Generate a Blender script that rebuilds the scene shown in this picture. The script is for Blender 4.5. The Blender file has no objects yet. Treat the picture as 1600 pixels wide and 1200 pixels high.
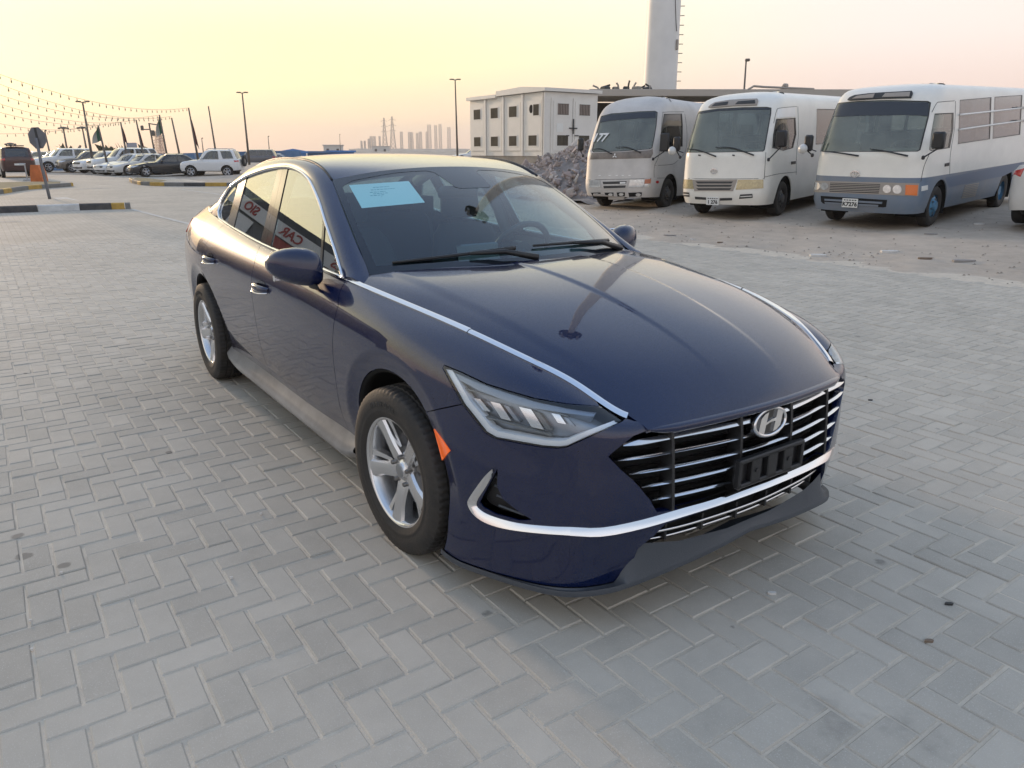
import bpy, math, random
import numpy as np
from mathutils import Vector, Matrix
from mathutils.geometry import delaunay_2d_cdt

rnd = random.Random(11)
RNG = np.random.default_rng(11)
SC = bpy.context.scene
COL = SC.collection
PI = math.pi
rad = math.radians

# ------------------------------------------------------------------ camera
CAMP = np.array([2.40122, -2.03191, 1.49424])
YAW, PITCH, ROLL, FPX = 2.531286, 0.301668, 0.001351, 1158.57
def _axes():
    f = np.array([math.cos(PITCH) * math.cos(YAW), math.cos(PITCH) * math.sin(YAW), -math.sin(PITCH)])
    r = np.cross(f, [0, 0, 1]); r /= np.linalg.norm(r)
    u = np.cross(r, f)
    c, s = math.cos(ROLL), math.sin(ROLL)
    return c * r + s * u, -s * r + c * u, f
CR, CU, CF = _axes()
cam = bpy.data.cameras.new('camera')
camo = bpy.data.objects.new('camera', cam)
COL.objects.link(camo)
M = Matrix.Identity(4)
for i in range(3):
    M[i][0], M[i][1], M[i][2], M[i][3] = CR[i], CU[i], -CF[i], CAMP[i]
camo.matrix_world = M
cam.sensor_width = 36
cam.lens = FPX / 1600 * 36
cam.clip_start = 0.05
cam.clip_end = 9000
SC.camera = camo
def project(P):
    d = np.atleast_2d(P) - CAMP
    z = d @ CF
    return np.stack([800 + FPX * (d @ CR) / z, 600 - FPX * (d @ CU) / z], 1)
def ray(px, py):
    return CF + CR * (px - 800) / FPX + CU * (600 - py) / FPX
def on_ground(px, py, z=0.0):
    d = ray(px, py); t = (z - CAMP[2]) / d[2]
    return CAMP + t * d
def at_range(px, py, dist):
    d = ray(px, py); return CAMP + d * dist / math.hypot(d[0], d[1])

# ------------------------------------------------------------------ sky, sun, exposure
SUN_AZ, SUN_EL = rad(184.5), rad(8)
world = bpy.data.worlds.new('World'); SC.world = world
world.use_nodes = True
def build_world():
    """clear sky at sunset through dusty air: a Nishita sky plus the warm dust glow low over the land"""
    nt = world.node_tree; N = nt.nodes; L = nt.links
    N.clear()
    out = N.new('ShaderNodeOutputWorld'); bg = N.new('ShaderNodeBackground')
    sky = N.new('ShaderNodeTexSky'); sky.sky_type = 'NISHITA'; sky.sun_disc = False
    sky.sun_elevation = SUN_EL; sky.sun_rotation = PI / 2 - SUN_AZ
    sky.air_density = 1.0; sky.dust_density = 2.0; sky.ozone_density = 2.0
    tc = N.new('ShaderNodeTexCoord'); nrm = N.new('ShaderNodeVectorMath'); nrm.operation = 'NORMALIZE'
    L.new(tc.outputs['Generated'], nrm.inputs[0])
    sep = N.new('ShaderNodeSeparateXYZ'); L.new(nrm.outputs[0], sep.inputs[0])
    dot = N.new('ShaderNodeVectorMath'); dot.operation = 'DOT_PRODUCT'; L.new(nrm.outputs[0], dot.inputs[0])
    dot.inputs[1].default_value = (math.cos(SUN_EL) * math.cos(SUN_AZ), math.cos(SUN_EL) * math.sin(SUN_AZ), math.sin(SUN_EL))
    def ramp(stops):
        r = N.new('ShaderNodeValToRGB'); e = r.color_ramp.elements
        r.color_ramp.interpolation = 'EASE'
        while len(e) < len(stops): e.new(0.5)
        for k, (p, c) in enumerate(stops): e[k].position = p; e[k].color = (*c, 1)
        L.new(sep.outputs[2], r.inputs[0]); return r
    ramps = [ramp(x) for x in SKY]
    def mrange(lo, hi):
        m = N.new('ShaderNodeMapRange'); m.interpolation_type = 'SMOOTHSTEP'; m.inputs[1].default_value = lo; m.inputs[2].default_value = hi
        L.new(dot.outputs['Value'], m.inputs[0]); return m
    def mixc(f, a, b):
        m = N.new('ShaderNodeMix'); m.data_type = 'RGBA'; L.new(f, m.inputs[0]); L.new(a, m.inputs[6]); L.new(b, m.inputs[7]); return m.outputs[2]
    c1 = mixc(mrange(-.75, .25).outputs[0], ramps[2].outputs[0], ramps[1].outputs[0])
    c2 = mixc(mrange(.42, 1.0).outputs[0], c1, ramps[0].outputs[0])
    pw = N.new('ShaderNodeMath'); pw.operation = 'POWER'; mx = N.new('ShaderNodeMath'); mx.operation = 'MAXIMUM'; mx.inputs[1].default_value = 0
    L.new(dot.outputs['Value'], mx.inputs[0]); L.new(mx.outputs[0], pw.inputs[0]); pw.inputs[1].default_value = 22
    gl = N.new('ShaderNodeVectorMath'); gl.operation = 'SCALE'; gl.inputs[0].default_value = GLOW; L.new(pw.outputs[0], gl.inputs['Scale'])
    ad = N.new('ShaderNodeVectorMath'); ad.operation = 'ADD'; L.new(c2, ad.inputs[0]); L.new(gl.outputs[0], ad.inputs[1])
    sc = N.new('ShaderNodeVectorMath'); sc.operation = 'SCALE'; sc.inputs['Scale'].default_value = SKY_GAIN; L.new(ad.outputs[0], sc.inputs[0])
    s2 = N.new('ShaderNodeVectorMath'); s2.operation = 'SCALE'; s2.inputs['Scale'].default_value = .06; L.new(sky.outputs[0], s2.inputs[0])
    a2 = N.new('ShaderNodeVectorMath'); a2.operation = 'ADD'; L.new(sc.outputs[0], a2.inputs[0]); L.new(s2.outputs[0], a2.inputs[1])
    L.new(a2.outputs[0], bg.inputs[0]); bg.inputs[1].default_value = 0.1
    L.new(bg.outputs[0], out.inputs[0])
SKY_GAIN = 10.0
GLOW = (.05, .03, .004)
SKY = [  # colour by height (sine of elevation): toward the sun, across from it, away from it
 [(0, (.50, .335, .235)), (.05, (.51, .375, .225)), (.12, (.525, .455, .225)), (.22, (.53, .50, .33)), (.38, (.44, .44, .39)), (.6, (.235, .28, .35)), (1, (.14, .20, .315))],
 [(0, (.435, .32, .285)), (.06, (.445, .345, .305)), (.14, (.45, .39, .355)), (.24, (.445, .42, .395)), (.38, (.37, .38, .39)), (.6, (.22, .27, .35)), (1, (.14, .20, .315))],
 [(0, (.38, .33, .33)), (.08, (.42, .37, .36)), (.2, (.42, .40, .41)), (.38, (.35, .37, .41)), (.6, (.215, .26, .325)), (1, (.14, .20, .315))]]
build_world()
sd = bpy.data.lights.new('sun', 'SUN'); so = bpy.data.objects.new('sun', sd); COL.objects.link(so)
sd.energy = 1.0; sd.angle = rad(4); sd.color = (1.0, 0.72, 0.48)
so.rotation_euler = Vector((math.cos(SUN_EL) * math.cos(SUN_AZ), math.cos(SUN_EL) * math.sin(SUN_AZ), math.sin(SUN_EL))).to_track_quat('Z', 'Y').to_euler()
so.location = (-60, -20, 20)
SC.view_settings.view_transform = 'Standard'; SC.view_settings.look = 'None'
SC.view_settings.exposure = 1.35; SC.view_settings.gamma = 1.0
SC.view_settings.use_curve_mapping = False
SC.cycles.max_bounces = 8; SC.cycles.transparent_max_bounces = 16
SC.cycles.glossy_bounces = 5; SC.cycles.diffuse_bounces = 3
SC.cycles.caustics_reflective = False; SC.cycles.caustics_refractive = False
SC.cycles.use_denoising = True

# ------------------------------------------------------------------ materials
MATS = {}
def mat(name, col, rough=0.5, metal=0.0, coat=0.0, spec=0.5, trans=0.0, ior=1.5, emit=None, noise=None, bump=None, alpha=1.0):
    """noise=(scale, amount[, second colour]) mottles the colour, bump=(scale, strength) adds fine relief"""
    if name in MATS: return MATS[name]
    m = bpy.data.materials.new(name); m.use_nodes = True
    nt = m.node_tree; N = nt.nodes; L = nt.links
    b = N['Principled BSDF']
    c = (*col, 1)
    b.inputs['Base Color'].default_value = c
    b.inputs['Roughness'].default_value = rough
    b.inputs['Metallic'].default_value = metal
    b.inputs['Coat Weight'].default_value = coat
    b.inputs['Coat Roughness'].default_value = 0.03
    b.inputs['Specular IOR Level'].default_value = spec
    b.inputs['Transmission Weight'].default_value = trans
    b.inputs['IOR'].default_value = ior
    if emit: 
        b.inputs['Emission Color'].default_value = (*emit[:3], 1); b.inputs['Emission Strength'].default_value = emit[3]
    if noise or bump:
        tc = N.new('ShaderNodeTexCoord')
    if noise:
        t = N.new('ShaderNodeTexNoise'); t.inputs['Scale'].default_value = noise[0]; t.inputs['Detail'].default_value = 6
        t.inputs['Roughness'].default_value = 0.65
        L.new(tc.outputs['Object'], t.inputs['Vector'])
        mx = N.new('ShaderNodeMix'); mx.data_type = 'RGBA'
        cr = N.new('ShaderNodeMapRange'); cr.inputs[1].default_value = 0.3; cr.inputs[2].default_value = 0.7
        L.new(t.outputs['Fac'], cr.inputs[0]); L.new(cr.outputs[0], mx.inputs[0])
        if len(noise) > 2: c2 = noise[2]
        else: c2 = tuple(max(0, x * (1 - noise[1])) for x in col)
        mx.inputs[6].default_value = c; mx.inputs[7].default_value = (*c2, 1)
        L.new(mx.outputs[2], b.inputs['Base Color'])
    if bump:
        t2 = N.new('ShaderNodeTexNoise'); t2.inputs['Scale'].default_value = bump[0]; t2.inputs['Detail'].default_value = 5
        L.new(tc.outputs['Object'], t2.inputs['Vector'])
        bp = N.new('ShaderNodeBump'); bp.inputs['Strength'].default_value = bump[1]; bp.inputs['Distance'].default_value = 0.01
        L.new(t2.outputs['Fac'], bp.inputs['Height']); L.new(bp.outputs[0], b.inputs['Normal'])
    MATS[name] = m
    return m
def glass_mat(name, tint, ior=1.5, refl=1.0, haze=0.0, hazecol=(0.5, 0.5, 0.45), rough=0.0):
    """thin pane: tinted see-through plus mirror reflection by angle, haze = dust on the pane"""
    if name in MATS: return MATS[name]
    m = bpy.data.materials.new(name); m.use_nodes = True
    nt = m.node_tree; N = nt.nodes; L = nt.links
    N.remove(N['Principled BSDF']); out = N['Material Output']
    tr = N.new('ShaderNodeBsdfTransparent'); tr.inputs[0].default_value = (*tint, 1)
    gl = N.new('ShaderNodeBsdfGlossy'); gl.inputs['Roughness'].default_value = rough
    gl.inputs[0].default_value = (refl, refl, refl, 1)
    # both faces of the pane reflect, more so at a glancing view (Schlick)
    f0 = 1.9 * ((ior - 1) / (ior + 1)) ** 2
    lw = N.new('ShaderNodeLayerWeight'); lw.inputs['Blend'].default_value = .5
    pw = N.new('ShaderNodeMath'); pw.operation = 'POWER'; pw.inputs[1].default_value = 4.2; L.new(lw.outputs['Facing'], pw.inputs[0])
    fr = N.new('ShaderNodeMath'); fr.operation = 'MULTIPLY_ADD'; fr.inputs[1].default_value = 1 - f0; fr.inputs[2].default_value = f0; L.new(pw.outputs[0], fr.inputs[0])
    mx = N.new('ShaderNodeMixShader')
    L.new(fr.outputs[0], mx.inputs[0]); L.new(gl.outputs[0], mx.inputs[2])
    if haze > 0:
        df = N.new('ShaderNodeBsdfDiffuse'); df.inputs[0].default_value = (*hazecol, 1)
        m2 = N.new('ShaderNodeMixShader')
        tc = N.new('ShaderNodeTexCoord'); nz = N.new('ShaderNodeTexNoise'); nz.inputs['Scale'].default_value = 2.5; nz.inputs['Detail'].default_value = 5
        L.new(tc.outputs['Object'], nz.inputs['Vector'])
        mr = N.new('ShaderNodeMapRange'); mr.inputs[1].default_value = .3; mr.inputs[2].default_value = .75
        mr.inputs[3].default_value = haze * .6; mr.inputs[4].default_value = min(1, haze * 1.3)
        L.new(nz.outputs['Fac'], mr.inputs[0]); L.new(mr.outputs[0], m2.inputs[0])
        L.new(tr.outputs[0], m2.inputs[1]); L.new(df.outputs[0], m2.inputs[2]); L.new(m2.outputs[0], mx.inputs[1])
    else:
        L.new(tr.outputs[0], mx.inputs[1])
    L.new(mx.outputs[0], out.inputs[0])
    MATS[name] = m
    return m

# ------------------------------------------------------------------ object helpers
def tag(o, label=None, cat=None, group=None, kind=None):
    if label: o['label'] = label
    if cat: o['category'] = cat
    if group: o['group'] = group
    if kind: o['kind'] = kind
    return o
def empty(name, loc=(0, 0, 0), rz=0.0, label=None, cat=None, group=None, kind=None):
    o = bpy.data.objects.new(name, None); COL.objects.link(o)
    o.empty_display_size = 0.3
    o.location = loc; o.rotation_euler = (0, 0, rz)
    return tag(o, label, cat, group, kind)
def link(name, me, parent=None, kind=None):
    o = bpy.data.objects.new(name, me); COL.objects.link(o)
    if parent: o.parent = parent
    if kind: o['kind'] = kind
    return o
def copy_tree(o, parent=None):
    c = o.copy(); COL.objects.link(c)
    if parent: c.parent = parent
    for ch in list(o.children): copy_tree(ch, c)
    return c
def mesh(name, V, F, m=None, parent=None, smooth=False, normals=None, mats=None, mi=None, kind=None):
    me = bpy.data.meshes.new(name)
    V = np.asarray(V, float)
    me.from_pydata(V.tolist(), [], [list(map(int, f)) for f in F])
    for x in (mats or ([m] if m else [])): me.materials.append(x)
    if mi is not None: me.polygons.foreach_set('material_index', np.asarray(mi, np.int32))
    if smooth is not False:
        me.polygons.foreach_set('use_smooth', [True] * len(me.polygons))
    me.validate(); me.update()
    if normals is not None:
        me.normals_split_custom_set_from_vertices([tuple(n) for n in normals])
    elif smooth not in (False, True):
        me.set_sharp_from_angle(angle=rad(smooth))
    return link(name, me, parent, kind)
class MB:
    """collects shapes into one mesh object"""
    def __init__(s): s.V = []; s.F = []; s.MI = []; s.mi = 0
    def add(s, V, F):
        o = len(s.V); s.V += [tuple(map(float, v)) for v in V]
        s.F += [[i + o for i in f] for f in F]; s.MI += [s.mi] * len(F)
        return s
    def box(s, c, d, b=0.0, rot=None):
        hx, hy, hz = d[0] / 2, d[1] / 2, d[2] / 2
        b = min(b, hx * .95, hy * .95, hz * .95)
        V = []; F = []
        if b <= 0:
            V = [(x, y, z) for x in (-hx, hx) for y in (-hy, hy) for z in (-hz, hz)]
            F = [(0, 1, 3, 2), (4, 6, 7, 5), (0, 4, 5, 1), (2, 3, 7, 6), (0, 2, 6, 4), (1, 5, 7, 3)]
        else:
            idx = {}
            for x in (-1, 1):
                for y in (-1, 1):
                    for z in (-1, 1):
                        for a in range(3):
                            idx[x, y, z, a] = len(V)
                            V.append((x * (hx if a == 0 else hx - b), y * (hy if a == 1 else hy - b), z * (hz if a == 2 else hz - b)))
            def q(ids, n):
                p = [np.array(V[i]) for i in ids]
                nn = np.cross(p[1] - p[0], p[2] - p[0])
                F.append(ids if nn @ n > 0 else ids[::-1])
            for sg in (-1, 1):
                q([idx[sg, -1, -1, 0], idx[sg, 1, -1, 0], idx[sg, 1, 1, 0], idx[sg, -1, 1, 0]], np.array([sg, 0, 0]))
                q([idx[-1, sg, -1, 1], idx[1, sg, -1, 1], idx[1, sg, 1, 1], idx[-1, sg, 1, 1]], np.array([0, sg, 0]))
                q([idx[-1, -1, sg, 2], idx[1, -1, sg, 2], idx[1, 1, sg, 2], idx[-1, 1, sg, 2]], np.array([0, 0, sg]))
                for s2 in (-1, 1):
                    q([idx[-1, sg, s2, 1], idx[1, sg, s2, 1], idx[1, sg, s2, 2], idx[-1, sg, s2, 2]], np.array([0, sg, s2]))
                    q([idx[sg, -1, s2, 0], idx[sg, 1, s2, 0], idx[sg, 1, s2, 2], idx[sg, -1, s2, 2]], np.array([sg, 0, s2]))
                    q([idx[sg, s2, -1, 0], idx[sg, s2, 1, 0], idx[sg, s2, 1, 1], idx[sg, s2, -1, 1]], np.array([sg, s2, 0]))
                    for s3 in (-1, 1):
                        q([idx[sg, s2, s3, 0], idx[sg, s2, s3, 1], idx[sg, s2, s3, 2]], np.array([sg, s2, s3]))
        V = np.array(V)
        if rot is not None: V = V @ np.array(rot).T
        return s.add(V + np.array(c, float), F)
    def tube(s, path, r, n=8, caps=True, closed=False):
        P = np.asarray(path, float); k = len(P)
        R = np.full(k, r) if np.isscalar(r) else np.asarray(r, float)
        T = np.gradient(P, axis=0) if not closed else (np.roll(P, -1, 0) - np.roll(P, 1, 0))
        T /= np.linalg.norm(T, axis=1)[:, None] + 1e-12
        up = np.array([0, 0, 1.0])
        if abs(T[0] @ up) > .9: up = np.array([1.0, 0, 0])
        V = []
        a = np.cross(T[0], up); a /= np.linalg.norm(a)
        for i in range(k):
            a = a - T[i] * (a @ T[i]); a /= np.linalg.norm(a) + 1e-12
            b = np.cross(T[i], a)
            for j in range(n):
                t = 2 * PI * j / n
                V.append(P[i] + R[i] * (math.cos(t) * a + math.sin(t) * b))
        F = []
        for i in range(k if closed else k - 1):
            for j in range(n):
                i2 = (i + 1) % k; j2 = (j + 1) % n
                F.append((i * n + j, i * n + j2, i2 * n + j2, i2 * n + j))
        if caps and not closed:
            F.append(list(range(n))[::-1]); F.append([(k - 1) * n + j for j in range(n)])
        return s.add(V, F)
    def bar(s, p0, p1, r0, r1=None, n=8):
        return s.tube([p0, p1], [r0, r1 if r1 is not None else r0], n)
    def lathe(s, prof, n=32, axis='Y', c=(0, 0, 0), mod=None, arc=None):
        """prof: list of (radius, offset along axis)"""
        V = []; k = len(prof)
        for j in range(n):
            t = 2 * PI * j / n
            for i, (r, h) in enumerate(prof):
                if mod: r = r + mod(i, j)
                if axis == 'Y': V.append((c[0] + r * math.cos(t), c[1] + h, c[2] + r * math.sin(t)))
                elif axis == 'Z': V.append((c[0] + r * math.cos(t), c[1] + r * math.sin(t), c[2] + h))
                else: V.append((c[0] + h, c[1] + r * math.cos(t), c[2] + r * math.sin(t)))
        F = []
        for j in range(n):
            j2 = (j + 1) % n
            for i in range(k - 1):
                f = (j * k + i, j * k + i + 1, j2 * k + i + 1, j2 * k + i)
                F.append(f if axis != 'Y' else f[::-1])
        return s.add(V, F)
    def grid(s, G, flip=False, closed_u=False):
        G = np.asarray(G, float); a, b = G.shape[:2]
        F = []
        for i in range(a if closed_u else a - 1):
            for j in range(b - 1):
                i2 = (i + 1) % a
                f = (i * b + j, i2 * b + j, i2 * b + j + 1, i * b + j + 1)
                F.append(f[::-1] if flip else f)
        return s.add(G.reshape(-1, 3), F)
    def prism(s, poly, o, ex, ey, depth):
        """polygon in the frame (o, ex, ey), extruded by depth along ex x ey (front at +depth)"""
        o, ex, ey = (np.array(x, float) for x in (o, ex, ey)); nz = np.cross(ex, ey)
        n = len(poly)
        a = [o + ex * p[0] + ey * p[1] for p in poly]
        b = [p + nz * depth for p in a]
        ar = sum(poly[i][0] * poly[(i + 1) % n][1] - poly[(i + 1) % n][0] * poly[i][1] for i in range(n))
        F = [list(range(n))[::-1], [n + i for i in range(n)]]
        F += [(i, (i + 1) % n, n + (i + 1) % n, n + i) for i in range(n)]
        if ar * depth < 0: F = [list(f)[::-1] for f in F]
        return s.add(a + b, F)
    def build(s, name, m, parent=None, smooth=False, kind=None):
        if isinstance(m, (list, tuple)): return mesh(name, s.V, s.F, None, parent, smooth, mats=list(m), mi=s.MI, kind=kind)
        return mesh(name, s.V, s.F, m, parent, smooth, kind=kind)
def mirrored(V): 
    V = np.array(V, float); V[:, 1] *= -1; return V
def resample(pts, step, closed=False):
    P = np.asarray(pts, float); out = []
    n = len(P)
    for i in range(n if closed else n - 1):
        a, b = P[i], P[(i + 1) % n]
        k = max(1, int(math.ceil(np.linalg.norm(b - a) / step)))
        out += [a + (b - a) * j / k for j in range(k)]
    if not closed: out.append(P[-1])
    return np.array(out)
def crom(pts, k=8):
    """smooth curve through points"""
    P = np.asarray(pts, float); n = len(P)
    Q = np.vstack([2 * P[0] - P[1], P, 2 * P[-1] - P[-2]])
    out = []
    for i in range(n - 1):
        p0, p1, p2, p3 = Q[i:i + 4]
        for j in range(k):
            t = j / k
            out.append(0.5 * ((2 * p1) + (-p0 + p2) * t + (2 * p0 - 5 * p1 + 4 * p2 - p3) * t * t + (-p0 + 3 * p1 - 3 * p2 + p3) * t ** 3))
    out.append(P[-1])
    return np.array(out)
def inside(poly, pts):
    poly = np.asarray(poly); x, y = pts[:, 0], pts[:, 1]
    r = np.zeros(len(pts), bool); n = len(poly); j = n - 1
    for i in range(n):
        xi, yi = poly[i]; xj, yj = poly[j]
        c = ((yi > y) != (yj > y)) & (x < (xj - xi) * (y - yi) / (yj - yi + 1e-15) + xi)
        r ^= c; j = i
    return r
FONTC = None
def text_mesh(name, s, size, m, parent, loc, ex, ey, depth=0.004, bold=0.0, shear=0.0):
    """flat lettering built as a mesh in the plane (ex, ey), centred at loc"""
    cu = bpy.data.curves.new(name, 'FONT'); cu.body = s; cu.size = size; cu.extrude = depth; cu.offset = bold; cu.shear = shear
    cu.align_x = 'CENTER'; cu.align_y = 'CENTER'; cu.resolution_u = 3
    t = bpy.data.objects.new('lettering', cu)
    COL.objects.link(t)
    bpy.context.view_layer.update()
    me = bpy.data.meshes.new_from_object(t.evaluated_get(bpy.context.evaluated_depsgraph_get()))
    bpy.data.objects.remove(t); bpy.data.curves.remove(cu)
    me.name = name
    ex = np.array(ex, float); ey = np.array(ey, float); ez = np.cross(ex, ey)
    Mx = Matrix(((ex[0], ey[0], ez[0], loc[0]), (ex[1], ey[1], ez[1], loc[1]), (ex[2], ey[2], ez[2], loc[2]), (0, 0, 0, 1)))
    me.transform(Mx)
    me.materials.clear(); me.materials.append(m)
    return link(name, me, parent)
# ================================================================== THE SEDAN
# car frame: x forward (0 at the front axle), y to the car's left, z up.
NET = [
 # u0 .. nose centre, then round the left flank to the tail centre; rows from lower edge to top edge
 [(.93,0,.180),(.978,0,.29),(1.0,0,.385),(.998,0,.50),(.995,0,.575),(.99,0,.635),(.984,0,.68),(.975,0,.708),(.962,0,.728)],
 [(.925,.20,.180),(.968,.20,.29),(.99,.20,.385),(.987,.20,.50),(.983,.20,.575),(.978,.20,.635),(.97,.20,.68),(.962,.20,.708),(.948,.20,.728)],
 [(.905,.40,.180),(.942,.40,.29),(.962,.40,.385),(.956,.40,.50),(.95,.40,.575),(.943,.40,.635),(.936,.40,.68),(.928,.40,.708),(.915,.40,.727)],
 [(.85,.60,.165),(.862,.605,.285),(.88,.61,.38),(.885,.61,.50),(.885,.605,.58),(.893,.595,.64),(.896,.580,.688),(.886,.560,.715),(.867,.535,.728)],
 [(.715,.735,.145),(.722,.745,.28),(.735,.75,.385),(.738,.745,.51),(.745,.738,.59),(.760,.728,.668),(.765,.710,.735),(.748,.672,.782),(.715,.609,.802)],
 [(.48,.84,.132),(.495,.852,.27),(.505,.86,.39),(.515,.858,.54),(.52,.842,.64),(.545,.830,.724),(.555,.798,.792),(.555,.743,.838),(.54,.676,.858)],
 [(.30,.885,.15),(.30,.895,.27),(.30,.902,.40),(.30,.902,.58),(.30,.885,.69),(.30,.870,.775),(.30,.836,.838),(.30,.784,.880),(.30,.728,.903)],
 [(0,.885,.24),(0,.90,.30),(0,.912,.42),(0,.918,.60),(0,.913,.70),(0,.904,.785),(0,.878,.862),(0,.828,.910),(0,.766,.936)],
 [(-.4,.835,.27),(-.4,.85,.31),(-.4,.878,.40),(-.4,.902,.54),(-.4,.914,.67),(-.4,.917,.78),(-.4,.899,.868),(-.4,.857,.935),(-.4,.811,.973)],
 [(-.9,.835,.27),(-.9,.85,.31),(-.9,.876,.40),(-.9,.900,.54),(-.9,.914,.67),(-.9,.921,.79),(-.9,.907,.885),(-.9,.866,.957),(-.9,.826,1.0)],
 [(-1.5,.835,.27),(-1.5,.85,.31),(-1.5,.876,.40),(-1.5,.90,.54),(-1.5,.914,.67),(-1.5,.924,.80),(-1.5,.91,.90),(-1.5,.866,.975),(-1.5,.822,1.018)],
 [(-2.2,.835,.27),(-2.2,.85,.31),(-2.2,.876,.40),(-2.2,.90,.55),(-2.2,.916,.68),(-2.2,.926,.82),(-2.2,.907,.92),(-2.2,.856,1.0),(-2.2,.803,1.052)],
 [(-2.84,.85,.27),(-2.84,.87,.32),(-2.84,.89,.43),(-2.84,.91,.57),(-2.84,.92,.70),(-2.84,.924,.83),(-2.84,.898,.94),(-2.84,.84,1.03),(-2.84,.768,1.095)],
 [(-3.3,.84,.22),(-3.3,.855,.30),(-3.3,.87,.43),(-3.3,.88,.57),(-3.3,.885,.70),(-3.3,.88,.84),(-3.3,.85,.95),(-3.3,.79,1.05),(-3.3,.70,1.10)],
 [(-3.65,.77,.24),(-3.65,.79,.31),(-3.65,.80,.43),(-3.66,.81,.57),(-3.66,.81,.71),(-3.66,.80,.85),(-3.65,.77,.96),(-3.63,.71,1.05),(-3.6,.63,1.105)],
 [(-3.82,.55,.25),(-3.85,.56,.32),(-3.88,.57,.44),(-3.89,.57,.58),(-3.88,.57,.72),(-3.87,.56,.86),(-3.86,.55,.97),(-3.83,.53,1.06),(-3.78,.50,1.11)],
 [(-3.87,0,.25),(-3.91,0,.32),(-3.94,0,.44),(-3.95,0,.58),(-3.94,0,.72),(-3.93,0,.86),(-3.92,0,.97),(-3.89,0,1.07),(-3.84,0,1.12)],
]
def bsp(t):
    t = np.asarray(t)
    return np.stack([(1 - t) ** 3 / 6, (3 * t ** 3 - 6 * t ** 2 + 4) / 6, (-3 * t ** 3 + 3 * t ** 2 + 3 * t + 1) / 6, t ** 3 / 6], -1)
class Surf:
    """smooth spline skin over a net of points (u along columns, v along rows)"""
    def __init__(s, net, mirror=(True, True), iters=6, post=None):
        s.T = np.array(net, float); s.nu, s.nv = s.T.shape[:2]; s.mir = mirror; s.post = post
        s.C = s.T.copy()
        uu, vv = np.meshgrid(np.arange(s.nu), np.arange(s.nv), indexing='ij')
        uv = np.stack([uu.ravel(), vv.ravel()], 1).astype(float)
        for _ in range(iters):
            s._pad(); s.C += s.T - s._ev(uv).reshape(s.T.shape)
        s._pad()
    def _pad(s):
        C = s.C; m = np.array([1, -1, 1.0])
        a = C[1] * m if s.mir[0] else 2 * C[0] - C[1]
        b = C[-2] * m if s.mir[1] else 2 * C[-1] - C[-2]
        C = np.concatenate([a[None], C, b[None]], 0)
        lo = 2 * C[:, :1] - C[:, 1:2]; hi = 2 * C[:, -1:] - C[:, -2:-1]
        s.Q = np.concatenate([lo, C, hi], 1)
    def _ev(s, uv):
        u = np.clip(uv[:, 0], -.6, s.nu - 1 + .6); v = np.clip(uv[:, 1], 0, s.nv - 1)
        i = np.clip(np.floor(u).astype(int), 0, s.nu - 2); j = np.clip(np.floor(v).astype(int), 0, s.nv - 2)
        bu, bv = bsp(u - i), bsp(v - j)
        P = np.zeros((len(uv), 3))
        for a in range(4):
            for b in range(4):
                P += (bu[:, a] * bv[:, b])[:, None] * s.Q[i + a, j + b]
        return P
    def P(s, uv):
        uv = np.atleast_2d(np.asarray(uv, float))
        P = s._ev(uv)
        return s.post(P, uv) if s.post else P
    def N(s, uv):
        uv = np.atleast_2d(np.asarray(uv, float)); h = .02
        du = s.P(uv + [h, 0]) - s.P(uv - [h, 0])
        lo = np.clip(uv - [0, h], [-9, 0], [99, s.nv - 1]); hi = np.clip(uv + [0, h], [-9, 0], [99, s.nv - 1])
        dv = s.P(hi) - s.P(lo)
        n = np.cross(du, dv)
        return n / (np.linalg.norm(n, axis=1)[:, None] + 1e-12)
    def grid(s, ku=10, kv=10):
        if not hasattr(s, '_g'):
            uu, vv = np.meshgrid(np.linspace(0, s.nu - 1, (s.nu - 1) * ku + 1), np.linspace(0, s.nv - 1, (s.nv - 1) * kv + 1), indexing='ij')
            uv = np.stack([uu.ravel(), vv.ravel()], 1); s._g = (uv, s.P(uv), s.N(uv))
        return s._g
    def inv(s, fn, T, mask=None, near=None):
        """parameters (u,v) at which fn(point) equals the targets T (n,2)"""
        uv, P, Nn = s.grid()
        T = np.atleast_2d(np.asarray(T, float)); val = fn(P)
        ok = np.ones(len(uv), bool) if mask is None else mask(P, Nn, uv)
        out = []
        for t in T:
            d = ((val - t) ** 2).sum(1); d[~ok] = 1e12
            out.append(uv[np.argmin(d)])
        X = np.array(out); X0 = X.copy()
        for _ in range(10):
            h = 1e-3
            f0 = fn(s.P(X)); fu = (fn(s.P(X + [h, 0])) - f0) / h
            hv = np.where(X[:, 1] > s.nv - 1 - 2 * h, -h, h)
            X2 = X.copy(); X2[:, 1] += hv
            fv = (fn(s.P(X2)) - f0) / hv[:, None]
            r = T - f0
            det = fu[:, 0] * fv[:, 1] - fu[:, 1] * fv[:, 0]
            det = np.where(np.abs(det) < 1e-9, 1e-9, det)
            st = np.stack([(r[:, 0] * fv[:, 1] - r[:, 1] * fv[:, 0]) / det, (fu[:, 0] * r[:, 1] - fu[:, 1] * r[:, 0]) / det], 1)
            X = X + np.clip(st, -.4, .4)
            X[:, 1] = np.clip(X[:, 1], 0, s.nv - 1); X[:, 0] = np.clip(X[:, 0], -.3, s.nu - 1)
        e1 = ((fn(s.P(X)) - T) ** 2).sum(1); e0 = ((fn(s.P(X0)) - T) ** 2).sum(1)
        X[e1 > e0 + 1e-9] = X0[e1 > e0 + 1e-9]
        return X
AXR, ARCHR, ARCHX = -2.84, .392, -.012
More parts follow.
